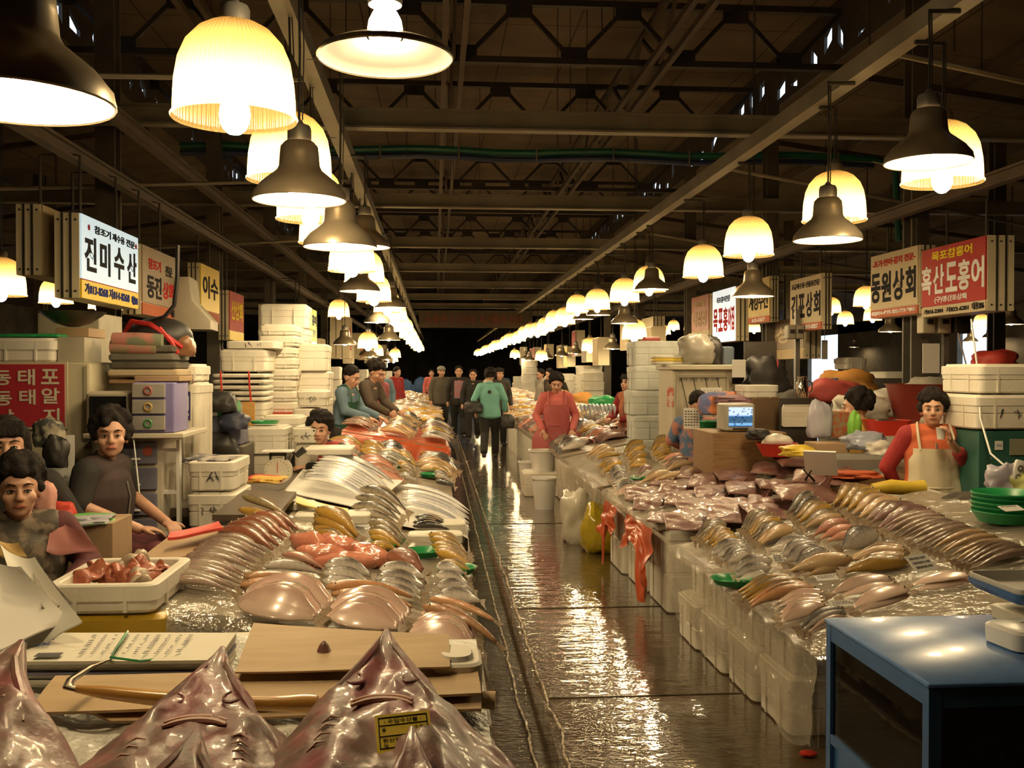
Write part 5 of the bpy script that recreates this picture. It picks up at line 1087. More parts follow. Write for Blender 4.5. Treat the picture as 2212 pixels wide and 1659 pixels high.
# power strip and cable
q = U(2196, 1030, Y=5.3); ps = thing('power_strip', 'white power strip hanging on a cable', 'power strip', q, rot=(PI/2, .25, 0)); obj('strip_body', MB().box((0, 0, 0), (.055, .19, .03), .012), WHITE, ps)
for k in (-1, 0, 1): obj('socket', MB().lathe([(.018, .016), (.016, .018), (0, .012)], 14, (0, k*.05, 0)), GREYM, ps)
tag(obj('cable', MB().tube([U(2098, 690, Y=6.4), U(2112, 800, Y=6.2), U(2118, 905, Y=5.8), U(2140, 980, Y=5.5), U(2175, 1010, Y=5.4), U(2194, 1000, Y=5.3)], .006, 6), WHITE), 'white cable hanging down to the power strip', 'cable')
tag(obj('cable', MB().tube([U(2070, 720, Y=8), U(2090, 800, Y=7.4), U(2110, 900, Y=6.6), U(2140, 990, Y=5.9)], .006, 6), M('cord_pink', (.4, .3, .25), .5)), 'thin brown cord beside the white cable', 'cable')
lump('plastic_bag', 'lilac plastic bag under the power strip', 'plastic bag', U(2165, 1078, Y=5.35), (.1, .06, .12), M('bag_lilac', (.5, .48, .55), .3, (.4, .38, .45), 8, coat=.4), 4, .3)
lump('plastic_bag', 'lime green plastic bag at the frame edge', 'plastic bag', U(2222, 1072, Y=5.3), (.12, .08, .09), M('bag_lime', (.4, .42, .12), .4), 9, .3)
# electric switch boxes on the column under the red sign
for i, (px0, px1, m, lb) in enumerate(((1994, 2022, M('switch_cream', (.48, .42, .28), .5), 'cream switch box with a black handle under the red sign'), (2028, 2056, MATS['switch_cream'], 'cream switch box beside the one with the black handle'), (2064, 2098, M('switch_dark', (.06, .055, .045), .5), 'dark meter box beside the cream switch boxes'),
                                       (1702, 1720, M('switch_grey', (.36, .32, .24), .5), 'grey switch box under the four letter cream sign'), (1720, 1738, MATS['switch_grey'], 'second grey switch box under the cream sign'))):
    Y = 8.4 if i < 3 else 10.8; t, w, h = bx('switch_box', lb, 'switch box', px0, px1, 674 if i < 3 else 702, 720 if i < 3 else 732, Y, .12, m, .012)
    obj('switch_handle', MB().box((0, -.01, h*.55), (.05, .02, .04)), BLACK, t)
mb = MB(); q = U(2042, 668, Y=8.56); bar(mb, q, (q.x, q.y, 0), .05); tag(obj('switch_post', mb, GREYM), 'grey post carrying the cream switch boxes', 'post'); mb = MB(); q = U(1722, 668, Y=10.96); bar(mb, q, (q.x, q.y, 0), .05); tag(obj('switch_post', mb, GREYM), 'grey post carrying the grey switch boxes', 'post')
# hanging calendar / paper strip
bx('calendar_sheet', 'long hanging price sheet curling under the switch boxes', 'paper', 1993, 2030, 742, 806, 8.2, .006, PAPER, 0)
o, w, h = bx('calendar_sheet', 'narrow price strip hanging beside the bright doorway', 'paper', 1775, 1788, 735, 776, 11.2, .006, M('paper3', (.5, .46, .34), .7), 0); obj('cord', MB().tube([(0, 0, h), (0, 0, 4.75-o.location.z)], .004, 4), BLACK, o)
# ================================================================ mid right: booth, television, cupboards
BOOTH = M('booth_board', (.6, .55, .42), .6, (.5, .45, .33), 2)
q0 = U(1452, 938, Y=9.6); t, w, h = bx('booth', 'cream boarded booth with a notice pinned on its front', 'booth', 1452, 1582, 798, 1010, 9.6, .6, BOOTH, .01)
obj('worktop', MB().box((0, .28, h+.02), (w+.06, .68, .05), .01), BOOTH, t)
for i in range(4):
    x = -w*.36+i*w*.2; obj('seam', MB().tube([(x, -.006, h*.92), (x+w*.16, -.006, h*.48)], .004, 4), DARKM, t)
obj('front_frame', MB().box((-w*.42, -.01, h*.6), (.03, .02, h*.75)).box((w*.42, -.01, h*.6), (.03, .02, h*.75)).box((0, -.01, h*.93), (w*.8, .02, .025)), M('booth_trim', (.42, .38, .28), .6), t, smooth=False)
obj('notice', MB().box((w*.14, -.014, h*.70), (.21, .004, .22)), PAPER, t, smooth=False)
o = text_mesh('notice_text', [('원 산 지 표 시', -.08, .07, .022, .16), ('국내산 수입산', -.08, .02, .016, .16), ('흑산도 홍어', -.08, -.02, .016, .16), ('목포 영산포', -.08, -.06, .016, .14)], M('ink_faint', (.35, .3, .22), .7), t); o.location = (w*.14, -.018, h*.70); o.rotation_euler = (PI/2, 0, 0); o.scale = (1, 1, .05)
o = text_mesh('sign_line', [('홍어 전문 도매 소매', -.22, 0, .035, .4)], INK, t); o.location = (-.02, -.016, h*.88); o.rotation_euler = (PI/2, 0, 0); o.scale = (1, 1, .05)
obj('side_poster', MB().box((-w/2-.02, .0, h*.72), (.06, .02, .2)), M('poster_red', (.6, .5, .4), .6, (.5, .12, .08), 18, contrast=.05), t, smooth=False)
zb = q0.z
zt = U(1500, 798, Y=9.6).z+.05
lump('plastic_bag', 'big grey translucent bag on the booth top', 'plastic bag', (U(1508, 790, Y=9.7).x, 9.8, zt), (.2, .18, .2), M('bag_grey', (.32, .29, .24), .4, (.22, .2, .16), 9), 6, .12)
lump('plastic_bag', 'black bag on the booth top between the grey bag and jug', 'plastic bag', (U(1545, 790, Y=9.7).x, 9.85, zt), (.12, .15, .19), BLACK, 8, .12)
bx('jug', 'blue grey plastic jug on the booth top', 'jug', 1562, 1588, 748, 798, 9.7, .2, M('jug_blue', (.1, .13, .16), .4), .03)
for i in range(3): tag(obj('foam_tray', MB().box((0, 0, .015), (.34, .22, .03), .012), YELLOW if i == 1 else FOAM2, None, (U(1448, 790, Y=9.8).x, 9.85, zt+.03*i)), ORD[i]+' tray from the bottom on the booth top corner', 'tray', 'trays on the booth')
q = U(1452, 790, Y=11); x0 = q.x
stack('behind the booth, the tall pale one', U(1425, 800, Y=10.8).x, 11, 0, 7, .62, .45, .26, 0, M('foam_blue', (.66, .68, .62), .55), True, .02, 3)
tag(obj('pink_bundle', MB().tube([U(1386, 762, Y=11.2), U(1400, 748, Y=11.2), U(1425, 744, Y=11.2)], [.1, .12, .09], 12), M('pink_cloth', (.5, .1, .09), .7)), 'pink cloth bundle hung behind the pale foam stack', 'cloth')
# television
t, w, h = bx('television', 'small grey television showing a bright blue white picture', 'television', 1567, 1632, 872, 932, 7.6, .26, M('tv_grey', (.4, .37, .3), .4), .02)
def screen_mat():
    m, nt, p = newmat('tv_picture'); tc = N(nt, 'ShaderNodeTexCoord'); sp = N(nt, 'ShaderNodeSeparateXYZ'); nt.links.new(tc.outputs['Generated'], sp.inputs[0])
    r = ramp(nt, sp.outputs[2], [(.0, (.05, .22, .5)), (.12, (.3, .6, .9)), (.2, (.05, .13, .22)), (.5, (.05, .12, .22)), (.54, (.15, .4, .9)), (.6, (.7, .85, 1))])
    v = N(nt, 'ShaderNodeTexVoronoi'); v.inputs['Scale'].default_value = 38; nt.links.new(tc.outputs['Object'], v.inputs['Vector']); r2 = ramp(nt, v.outputs['Distance'], [(.22, (.12, .12, .3)), (.34, (1, 1, 1))])
    mx = N(nt, 'ShaderNodeMix', data_type='RGBA'); mx.blend_type = 'MULTIPLY'; mx.inputs[0].default_value = .8; nt.links.new(r.outputs[0], mx.inputs[6]); nt.links.new(r2.outputs[0], mx.inputs[7])
    p.inputs['Base Color'].default_value = (0, 0, 0, 1); nt.links.new(mx.outputs[2], p.inputs['Emission Color']); p.inputs['Emission Strength'].default_value = 1.1; p.inputs['Roughness'].default_value = .1; return m
obj('screen', MB().box((0, -.004, h*.53), (w*.78, .01, h*.68), .0), screen_mat(), t, smooth=False); obj('control_strip', MB().box((0, -.004, h*.1), (w*.5, .01, h*.06)), DARKM, t, smooth=False)
t, w, h = bx('wooden_stand', 'wooden counter under the television and small things', 'counter', 1540, 1700, 934, 1040, 7.55, .6, WOOD, .01)
t, w, h = bx('cupboard', 'brown wooden cupboard behind the television', 'cupboard', 1624, 1690, 858, 1000, 8.2, .5, M('cupboard_wood', (.17, .1, .05), .5, (.11, .065, .03), 4), .01); obj('door', MB().box((0, -.008, h*.55), (w*.9, .014, h*.8)), MATS['cupboard_wood'], t, smooth=False)
ff('open foam box lined with paper on the brown cupboard', 1612, 1684, 832, 860, 8.2, .35, False, FOAM)
t, w, h = bx('dark_cabinet', 'dark cabinet holding a white foam box', 'cabinet', 1684, 1766, 860, 1010, 8.0, .02, M('cab_dark', (.03, .024, .02), .5), .004); fb = ff('white foam box inside the dark cabinet', 1690, 1762, 874, 922, 7.96, .02, True, FOAM)
t = thing('kettle', 'shiny steel kettle on the dark cabinet', 'kettle', U(1732, 858, Y=8.05)); obj('kettle_body', MB().lathe([(.05, 0), (.055, .01), (.05, .09), (.036, .15), (.04, .17), (0, .175)], 20), M('steel_shiny', (.7, .62, .5), .12, metal=1), t); obj('handle', MB().tube([(.045, 0, .14), (.09, 0, .12), (.085, 0, .05), (.052, 0, .03)], .007, 6), M('steel_shiny'  , (1, 1, 1)), t)
bx('wall_panel', 'black mesh panel above the dark clutter', 'panel', 1608, 1678, 738, 805, 9.9, .03, M('mesh_black', (.05, .04, .03), .6, (.02, .017, .013), 60), 0)
tag(obj('paper_sheet', MB().box((0, 0, 0), (.13, .006, .17)), PAPER, None, U(1596, 796, Y=9.3), smooth=False), 'pale paper sheet hanging at the booth corner', 'paper')
lump('bundle', 'black heap carrying the bright pink bag', 'bundle', U(1655, 862, Y=9.75), (.26, .2, .27), BLACK, 12, .25)
lump('cloth_bag', 'bright pink bag on the dark clutter', 'bag', U(1660, 806, Y=9.7), (.1, .08, .1), M('bag_pink', (.62, .12, .14), .5), 3, .2)
lump('blanket', 'orange and blue patterned blanket beside the television', 'blanket', U(1560, 895, Y=8.6), (.24, .2, .13), M('blanket_orange', (.6, .2, .08), .8, (.12, .14, .3), 5, contrast=.04), 5, .15)
lump('blanket', 'purplish cloth draped above the television', 'blanket', U(1596, 872, Y=8.4), (.26, .2, .05), M('cloth_purple', (.32, .18, .22), .8), 6, .15)
t = tag(obj('handwritten_sheet', MB().box((0, 0, .09), (.14, .004, .19)), PAPER, None, U(1494, 925, Y=8.7), rot=(.2, 0, -.3), smooth=False), 'handwritten price sheet standing behind the pale croakers', 'paper'); mb = MB(); rd = random.Random(6)
for i in range(6):
    for j in range(5): mb.box((-.05+.025*j, -.0035, .03+.025*i), (rd.uniform(.008, .02), .002, .009))
obj('handwriting', mb, INK, t, smooth=False)
lump('plastic_bag', 'lilac bag hanging beside the dark cabinet', 'plastic bag', U(1770, 945, Y=7.4), (.1, .07, .18), MATS['bag_lilac'], 3, .15); lump('plastic_bag', 'pointed bright green bag in the seller clutter', 'plastic bag', U(1845, 945, Y=7.2), (.05, .045, .12), M('bag_green', (.25, .6, .08), .4), 2, .2)
lump('plastic_bag', 'pale blue plastic bag heaped by the green bag', 'plastic bag', U(1870, 970, Y=6.9), (.16, .12, .08), M('bag_paleblue', (.35, .38, .46), .35, (.28, .3, .38), 6, coat=.3), 1, .3); lump('plastic_bag', 'white knotted bag beside the pale blue bag', 'plastic bag', U(1895, 985, Y=6.8), (.1, .1, .07), MATS['bag_white'], 4, .25)
bx('carton', 'brown cardboard carton behind the leaning board', 'carton', 1765, 1835, 958, 985, 6.9, .25, CARD, .004); bx('carton', 'printed snack carton behind the green bag', 'carton', 1782, 1835, 890, 945, 7.5, .25, M('snack_card', (.35, .28, .15), .6, (.45, .12, .05), 25, contrast=.08), .004)
slab('work_table', 'low work table full of bags beyond the aproned woman', 2.75, 3.9, 6.7, 7.9, Slope(2.75, .82, 0), .05, WOOD)
bx('grey_bag', 'grey quilted bag lying along the work table', 'bag', 1795, 1920, 985, 1025, 6.6, .25, M('quilt_grey', (.2, .19, .16), .8), .04); lump('cloth_bag', 'red orange cloth on the wooden low table', 'cloth', U(1840, 1032, Y=6.4), (.2, .1, .03), M('cloth_red2', (.5, .1, .03), .7), 4)
lump('plastic_bag', 'yellow plastic bag beside the red bowl', 'plastic bag', U(1722, 985, Y=6.9), (.14, .1, .05), YELLOW, 6, .25)
for i, (px, py, Y, r, m, lb) in enumerate(((1640, 950, 7.4, .1, BLACK, 'black bag beside the television counter'), (1700, 900, 8.3, .16, BLACK, 'dark bundle by the kettle cabinet'), (1720, 905, 9.2, .3, M('bundle_dark', (.05, .045, .035), .8), 'dark heap behind the kettle'), (1800, 870, 9.0, .25, M('bundle_red', (.4, .06, .05), .7), 'red cloth heap behind the snack carton'), (1830, 852, 9.6, .28, M('bundle_orange', (.6, .28, .06), .7), 'orange bag heap in the background clutter'),
        (1790, 850, 9.5, .18, M('bundle_blue', (.05, .12, .28), .7), 'blue bag beside the orange heap'), (1930, 900, 8.8, .3, MATS['bag_white'], 'pale sack heap behind the curly haired woman'), (2090, 960, 6.8, .3, M('sack_tan', (.32, .26, .17), .7), 'tan sack behind the cardboard pile'), (1860, 905, 8.4, .25, FOAM2, 'cream sack heap by the yellow clothed woman'), (2150, 800, 8, .2, M('bundle_redbag', (.6, .06, .04), .5), 'red bag on top of the big foam boxes'))):
    lump('bundle', lb, 'bundle', U(px, py, Y=Y), (r, r*.8, r*.55), m, i, .22)
# thin counters that carry the background clutter
for i, (x0, x1, y0, y1, z) in enumerate(((3.0, 4.2, 8.05, 8.5, .95), (4.55, 6.5, 8.3, 9.8, 1.05), (4.0, 5.2, 6.2, 7.6, .75))):
    mb = MB().box(((x0+x1)/2, (y0+y1)/2, z/2), (x1-x0, y1-y0, z), .02); tag(obj('storage_counter', mb, M('counter_dark', (.07, .055, .04), .7, (.04, .03, .024), 3)), ('dark storage counter behind the cabinet and kettle', 'dark storage counter behind the maroon tub', 'dark storage counter behind the woman with the cup')[i], 'counter')
ff('white foam box standing in front of the bright doorway', 1828, 1874, 772, 798, 11.5, .4, True, FOAM); ff('grey carton with pink print under the doorway', 1825, 1878, 816, 842, 11.4, .4, True, M('carton_grey', (.25, .2, .17), .7)); ff('long white foam box on the clutter behind the red clothed back', 1910, 1990, 800, 818, 10.5, .4, True, FOAM)
# ================================================================ left side: sellers' corner
CREAM = M('fridge_cream', (.52, .47, .33), .5, (.42, .37, .25), 2)
t, w, h = bx('cold_cabinet', 'tall cream cold cabinet with the red price board on it', 'cabinet', -60, 196, 782, 1230, 5.9, .6, CREAM, .02); x0 = t.location.x; z0 = t.location.z
obj('side_trim', MB().box((w/2-.03, -.004, h/2), (.02, .006, h*.96)), M('trim_cream', (.38, .34, .23), .5), t, smooth=False)
rb = thing('price_board', 'red price board with white letters on the cold cabinet', 'sign', (x0, 5.88, 0)); a = U(-40, 922, Y=5.87); b = U(139, 787, Y=5.87)
obj('frame', MB().box(((a.x+b.x)/2-x0, 0, (a.z+b.z)/2), (b.x-a.x+.03, .014, b.z-a.z+.03)), M('board_frame', (.6, .52, .36), .5), rb, smooth=False)
obj('panel', MB().box(((a.x+b.x)/2-x0, -.008, (a.z+b.z)/2), (b.x-a.x, .01, b.z-a.z)), M('board_red', (.42, .03, .045), .45, (.36, .025, .035), 3), rb, smooth=False)
L = []
def pt(px, py): q = U(px, py, Y=5.86); return q.x-x0, q.z
for ch, px0, px1, py0, py1 in (('동', -14, 23, 800, 832), ('태', 38, 75, 797, 832), ('포', 88, 127, 797, 830), ('동', -14, 25, 845, 876), ('태', 41, 76, 841, 874), ('알', 89, 128, 838, 872), ('낙', -8, 30, 884, 915), ('지', 92, 128, 882, 915)):
    xa, za = pt(px0, py1); xb, zb2 = pt(px1, py0); L.append((ch, xa, za, zb2-za, xb-xa))
o = text_mesh('lettering', L, M('board_white', (.72, .66, .5), .5), rb, .02); o.rotation_euler = (PI/2, 0, 0); o.location = (0, -.016, 0); o.scale = (1, 1, .1)
ff('white foam box on the cold cabinet', -30, 117, 730, 781, 5.9, .45, True); q = U(60, 729, Y=6.0); tag(obj('green_tray', MB().box((0, .2, .012), (.34, .4, .02), .008), GREEN, None, q), 'flat green plastic tray on the foam box over the red board', 'tray')
bx('carton', 'grey printed carton beside the foam box on the cold cabinet', 'carton', 124, 182, 728, 782, 5.95, .3, M('carton_print', (.42, .38, .28), .7, (.36, .33, .25), 6), .004)
bx('metal_locker', 'grey tall locker behind the hanging wok', 'locker', 84, 214, 676, 1288, 6.9, .5, M('locker_grey', (.4, .36, .26), .5), .01)
wk = tag(obj('wok', MB().lathe([(.03, 0), (.1, .02), (.17, .07), (.19, .09), (.185, .09), (.1, .03), (0, .01)], 28), M('wok_iron', (.09, .075, .05), .35, metal=.7), None, U(158, 706, Y=6.2)), 'dark iron wok resting on a carton above the red board', 'wok'); bx('carton', 'brown carton under the iron wok', 'carton', 120, 192, 708, 728, 6.15, .3, CARD, .004)
# television with dark screen, on a plank
t, w, h = bx('television', 'old beige television with a dark reflecting screen', 'television', 184, 283, 846, 936, 5.75, .3, M('tv_beige', (.52, .46, .34), .4), .025)
obj('screen', MB().box((0, -.004, h*.56), (w*.8, .012, h*.66), .004), M('screen_dark', (.012, .012, .013), .06, coat=1), t); obj('speaker_strip', MB().box((0, -.003, h*.1), (w*.7, .008, h*.08)), M('tv_brown', (.3, .26, .18), .5), t, smooth=False)
tag(obj('antenna', MB().tube([U(282, 905, Y=5.72), U(290, 960, Y=5.6), U(301, 1065, Y=5.45)], .0035, 5), WHITE), 'thin white cord hanging from the television', 'cable')
# drawer tower
t, w, h = bx('drawer_tower', 'white plastic drawer tower with slate blue drawers', 'drawers', 236, 352, 944, 1190, 5.75, .42, M('tower_white', (.62, .56, .44), .45), .012)
SL = M('slate_drawer', (.17, .17, .23), .35, (.14, .14, .19), 4)
for i in range(4):
    zc = h*(.86-.225*i); d = obj('drawer', MB().box((-.01, -.012, zc), (w*.86, .03, h*.19), .006), SL, t); obj('handle', MB().box((-.03, -.032, zc-h*.05), (w*.42, .014, .012), .004), WHITE, d)
d0 = obj('flower_sticker', MB().lathe([(.028, 0), (.028, .003)], 14, cap=True), M('sticker_red', (.45, .1, .06), .5), t, (w*.24, -.028, h*.88), rot=(PI/2, 0, 0))
bx('shelf_plank', 'white plank top carrying television and small drawers', 'shelf', 178, 396, 936, 948, 5.6, .6, M('plank_white', (.6, .54, .42), .5), .006)
mb = MB(); q = U(352, 948, Y=5.75); q2 = U(384, 1140, Y=5.75)
fr = thing('side_rack', 'white slatted end frame of the drawer tower', 'rack', (U(368, 1140, Y=5.78).x, 5.78, 0)); ww = .1; zt = U(368, 950, Y=5.78).z
for x in (-ww/2, ww/2): obj('upright', MB().box((x, 0, zt/2), (.018, .05, zt)), WHITE, fr, smooth=False)
for k in range(5): obj('crossbar', MB().box((0, 0, zt*(.15+.2*k)), (ww, .04, .02)), WHITE, fr, smooth=False)
t, w, h = bx('small_drawers', 'small purple drawer unit with cloudy fronts beside the television', 'drawers', 285, 376, 826, 936, 5.62, .32, M('purple_plastic', (.22, .2, .42), .4, (.18, .16, .36), 4), .012)
for i, c in enumerate(((.4, .12, .1), (.5, .35, .1), (.1, .3, .12))):
    d = obj('drawer', MB().box((-w*.09, -.008, h*(.84-.32*i)), (w*.78, .02, h*.28), .006), M('cloudy_plastic', (.38, .35, .3), .3, (.26, .25, .24), 8), t); obj('knob', MB().lathe([(.022, 0), (.026, .006), (.018, .01), (.014, .004)], 14), M('knob%d' % i, c, .4), d, (-w*.09, -.02, h*(.84-.32*i)), rot=(PI/2, 0, 0))
ff('white foam box behind the television', 216, 330, 802, 850, 6.2, .4, True, FOAM2); bx('carton', 'brown carton sheet on the small purple drawers', 'carton', 290, 388, 812, 824, 5.7, .3, CARD, .004)
# blankets and bag
def roll(name, label, px0, px1, py, Y, r, mat, cat='blanket'): tag(obj(name, MB().tube([U(px0, py, Y=Y)+Vector((0, 0, r*.2)), U((px0+px1)/2, py-2, Y=Y), U(px1, py, Y=Y)], [r, r*1.1, r], 12, 1), mat, angle=80), label, cat)
bl = M('blanket_olive', (.11, .1, .075), .9, (.07, .06, .045), 8)
for i, (a, b, c, m, lb) in enumerate(((228, 386, 806, M('towel_tan', (.5, .4, .26), .9), 'tan towel at the bottom of the blanket pile'), (232, 380, 790, bl, 'olive blanket folded above the tan towel'), (230, 376, 772, M('blanket_grey', (.16, .15, .12), .9), 'grey blanket in the middle of the pile'), (236, 374, 754, bl, 'olive blanket just under the rolled mat'))):
    q0, q1 = U(a, c+9, Y=6.0), U(b, c-9, Y=6.0); o = obj('blanket', MB().box(((q0.x+q1.x)/2, 6.2, (q0.z+q1.z)/2), (q1.x-q0.x, .36, q1.z-q0.z), .022), m); tag(o, lb, 'blanket', 'folded blankets on the shelf')
q0, q1 = U(236, 824, Y=6.0), U(390, 816, Y=6.0); tag(obj('shelf_board', MB().box(((q0.x+q1.x)/2, 6.2, q0.z), (q1.x-q0.x, .4, .02)), WOOD, smooth=False), 'board under the pile of blankets', 'shelf')
roll('rolled_mat', 'pink and green patterned rolled mat on the blanket pile', 244, 352, 738, 6.05, .045, M('mat_pink', (.48, .2, .16), .9, (.2, .22, .14), 9, contrast=.06)); roll('rolled_mat', 'second rolled mat with a pink end under the first', 240, 340, 752, 6.05, .04, M('mat_green', (.26, .24, .14), .9, (.45, .2, .15), 7, contrast=.06))
q = U(345, 728, Y=6.2); t = thing('duffel_bag', 'black duffel bag with red trim on the blankets', 'bag', q); lumpm = MB().ball((0, 0, 0), (.2, .14, .12), 22, 14); obj('bag_body', lumpm, BLACK, t)
obj('trim', MB().tube([(-.2, -.03, .02), (-.14, -.09, .09), (-.02, -.125, .07), (.08, -.12, .0), (.15, -.08, -.06), (.19, -.04, -.02)], .016, 6), M('trim_red', (.55, .03, .025), .5), t); obj('strap', MB().tube([(.03, -.12, .05), (.1, -.13, -.03), (.13, -.1, -.1)], .014, 6), MATS['trim_red'], t)
lump('cloth_bag', 'brown glossy bag beside the duffel bag', 'bag', U(390, 770, Y=6.2), (.1, .1, .09), M('bag_brown', (.25, .12, .06), .35), 2, .15)
tag(obj('cable', MB().tube([U(384, 530, Y=6.0), U(383, 600, Y=6.0), U(376, 660, Y=6.0), U(355, 685, Y=6.0), U(330, 692, Y=6.05)], .014, 6), BLACK), 'thick black cable hanging down to the duffel bag', 'cable')
q = U(405, 680, Y=9.2); tag(obj('extractor_hood', MB().loft([[(x+o, y, z) for x, y in rrect(w, .5, .02)] for w, z, o in ((.22, .32, -.05), (.24, .12, -.04), (.44, -.06, .02), (.44, -.14, .02), (.40, -.14, .02))]), M('tarp', (.46, .42, .32), .45, (.38, .34, .25), 4), None, q, .1), 'pale grey plastic hood hung from the sign rail', 'hood')
# foam boxes, cartons around
bx('poster_sheet', 'white and navy poster behind the purple drawers', 'poster', 376, 412, 812, 930, 6.0, .01, M('poster_white', (.6, .55, .42), .6), 0)
o, w, h = bx('poster_band', '', '', 377, 411, 846, 908, 5.985, .006, M('poster_navy', (.03, .03, .1), .5), 0); tag(o, 'navy band with white letters across the white poster', 'poster'); tx = text_mesh('lettering', [('태민', -w*.42, h*.15, h*.7, w*.84)], WHITE, o); tx.location = (0, -.004, 0); tx.rotation_euler = (PI/2, 0, 0); tx.scale = (1, 1, .1)
ff('foam box on the poster behind the small drawers', 394, 430, 786, 824, 6.3, .35, True); roll('paper_roll', 'tall roll of cream paper by the poster', 424, 424, 870, 6.4, .05, PAPER, 'paper')
for o in [o for o in COL.objects if o.name.startswith('paper_roll')]: COL.objects.unlink(o)
tag(obj('paper_roll', MB().tube([U(424, 925, Y=6.4), U(420, 870, Y=6.4), U(416, 826, Y=6.4)], [.03, .045, .05], 10), PAPER), 'upright roll of cream paper by the poster', 'paper')
ff('upper foam box with a round mark beside the drawer tower', 404, 506, 998, 1062, 5.7, .5, False, FOAM, True); ff('lower foam box with handwriting beside the drawer tower', 402, 508, 1064, 1140, 5.7, .52, True, FOAM, True); ff('foam box at the floor beside the drawer tower', 400, 508, 1142, 1330, 5.72, .5, True, FOAM2)
lump('cloth_heap', 'heap of grey cloths on the upper foam box', 'cloth', U(450, 1000, Y=5.95), (.14, .16, .03), M('rag_grey', (.4, .36, .32), .8, (.1, .1, .12), 14, contrast=.08), 3, .3)
ff('tall foam box behind the drawer tower side', 384, 432, 826, 1300, 6.3, .4, True, FOAM2); fbox('foam crate wall behind the black bags', -1.95, 8.1, 0, .5, .5, .6, 0, True, FOAM2)
for i, (px, py, r, m, lb) in enumerate(((478, 868, .13, BLACK, 'black bag on top of the green crate'), (505, 905, .11, M('bag_navy', (.03, .035, .07), .5), 'navy bag hanging beside the green crate'), (470, 975, .17, BLACK, 'big black bag before the purple crate'), (425, 935, .1, M('bag_olive', (.08, .07, .04), .7), 'dark olive bag by the cream paper roll'), (440, 965, .12, BLACK, 'black cloth heap beside the drawer rack'))):
    lump('bag', lb, 'bag', U(px, py+22, Y=7.3), (r, r*.8, r*.75), m, i, .18)
bx('crate', 'green plastic crate between the black bags', 'crate', 468, 506, 868, 900, 7.4, .25, GREEN, .01); bx('crate', 'purple grey crate below the green one', 'crate', 446, 520, 900, 962, 7.4, .3, M('crate_purple', (.16, .16, .24), .5), .012); bx('rack', 'low rack carrying the crates and black bags', 'rack', 420, 525, 964, 1130, 7.35, .45, M('rack_dark', (.1, .085, .065), .6), .01)
bx('orange_signboard', 'orange sign panel standing beside the lids tied with red string', 'panel', 524, 550, 868, 920, 8.2, .02, M('panel_orange', (.72, .42, .14), .5, (.6, .28, .06), 6, vec=(1, 1, 4)), 0)
# tied lids
for i in range(5):
    a = 804+12.6*i; tg = ff(ORD[4-i]+' foam lid from the bottom in the red string bundle', 457+i % 2, 572-(i % 3), a, a+12, 8.4, .5, True, FOAM)
for px in (476, 537): tag(obj('red_string', MB().tube([U(px, 802, Y=8.36), U(px+2, 835, Y=8.34), U(px+5, 868, Y=8.36)], .008, 5), REDP), 'red string around the foam lids, '+('far' if px < 500 else 'walkway')+' side', 'string')
ff('foam box right under the red string bundle', 462, 572, 868, 925, 8.42, .5, True); ff('foam box below the red string bundle at the floor', 462, 572, 927, 1070, 8.44, .5, True, FOAM2)
for k, (a, b, c, d, Y) in enumerate(((474, 578, 754, 803, 8.9), (488, 596, 733, 753, 8.9))): ff(('wide foam box behind the red string bundle', 'long foam box with a handwritten mark over the red string bundle')[k], a, b, c, d, Y, .5, True, FOAM, k == 1)
for i in range(8):
    a = 868-24*i; ff(ORD[i]+' foam box from the bottom in the tallest tower', 558+(i % 2)*2, 640-(i % 3)*2, a, a+24, 9.4, .55, True)
t = thing('red_cart', 'red steel frame under the tallest foam tower', 'cart', (U(590, 900, Y=9.35).x, 9.35, 0)); zc = U(590, 892, Y=9.35).z
for x in (-.14, 0, .14): obj('leg', MB().box((x, 0, zc/2), (.03, .03, zc)), REDP, t, smooth=False)
obj('frame_top', MB().box((0, .25, zc-.02), (.34, .55, .04)), REDP, t, smooth=False)
stack('beside the tallest foam tower, walkway side', U(655, 800, Y=9.7).x, 10.0, 0, 7, .42, .5, .25, 0, FOAM, True, .03, 6)
stack('deep behind the tallest foam tower', U(610, 700, Y=10.4).x, 10.7, 0, 9, .5, .5, .24, 0, FOAM, True, .03, 7)
ff('foam box with two small holes on the low stack', 640, 706, 842, 878, 8.8, .4, True, FOAM, True); ff('second foam box of the low stack under the one with holes', 632, 686, 879, 902, 8.8, .4, True); ff('third foam box with a black printed mark in the low stack', 634, 684, 903, 935, 8.8, .4, True, FOAM, True)
ff('foam box in front of the tallest tower', 562, 650, 899, 950, 8.2, .4, True); ff('large foam box with a green tray on it', 528, 616, 922, 982, 7.8, .45, True); q = U(567, 922, Y=7.9); tag(obj('green_tray', MB().lathe([(0, 0), (.10, .004), (.11, .022), (.115, .022), (.1, 0), (0, -.004)], 20), GREEN, None, (q.x, 8.0, q.z+.02)), 'small round green tray on the large foam box', 'tray')
ff('foam box under the box with the green tray', 530, 614, 984, 1100, 7.82, .45, True, FOAM2); ff('foam box beside the woman in red', 630, 692, 922, 958, 7.9, .4, True, FOAM, True); ff('foam box under the one beside the woman in red', 634, 690, 959, 1080, 7.92, .4, True, FOAM2)
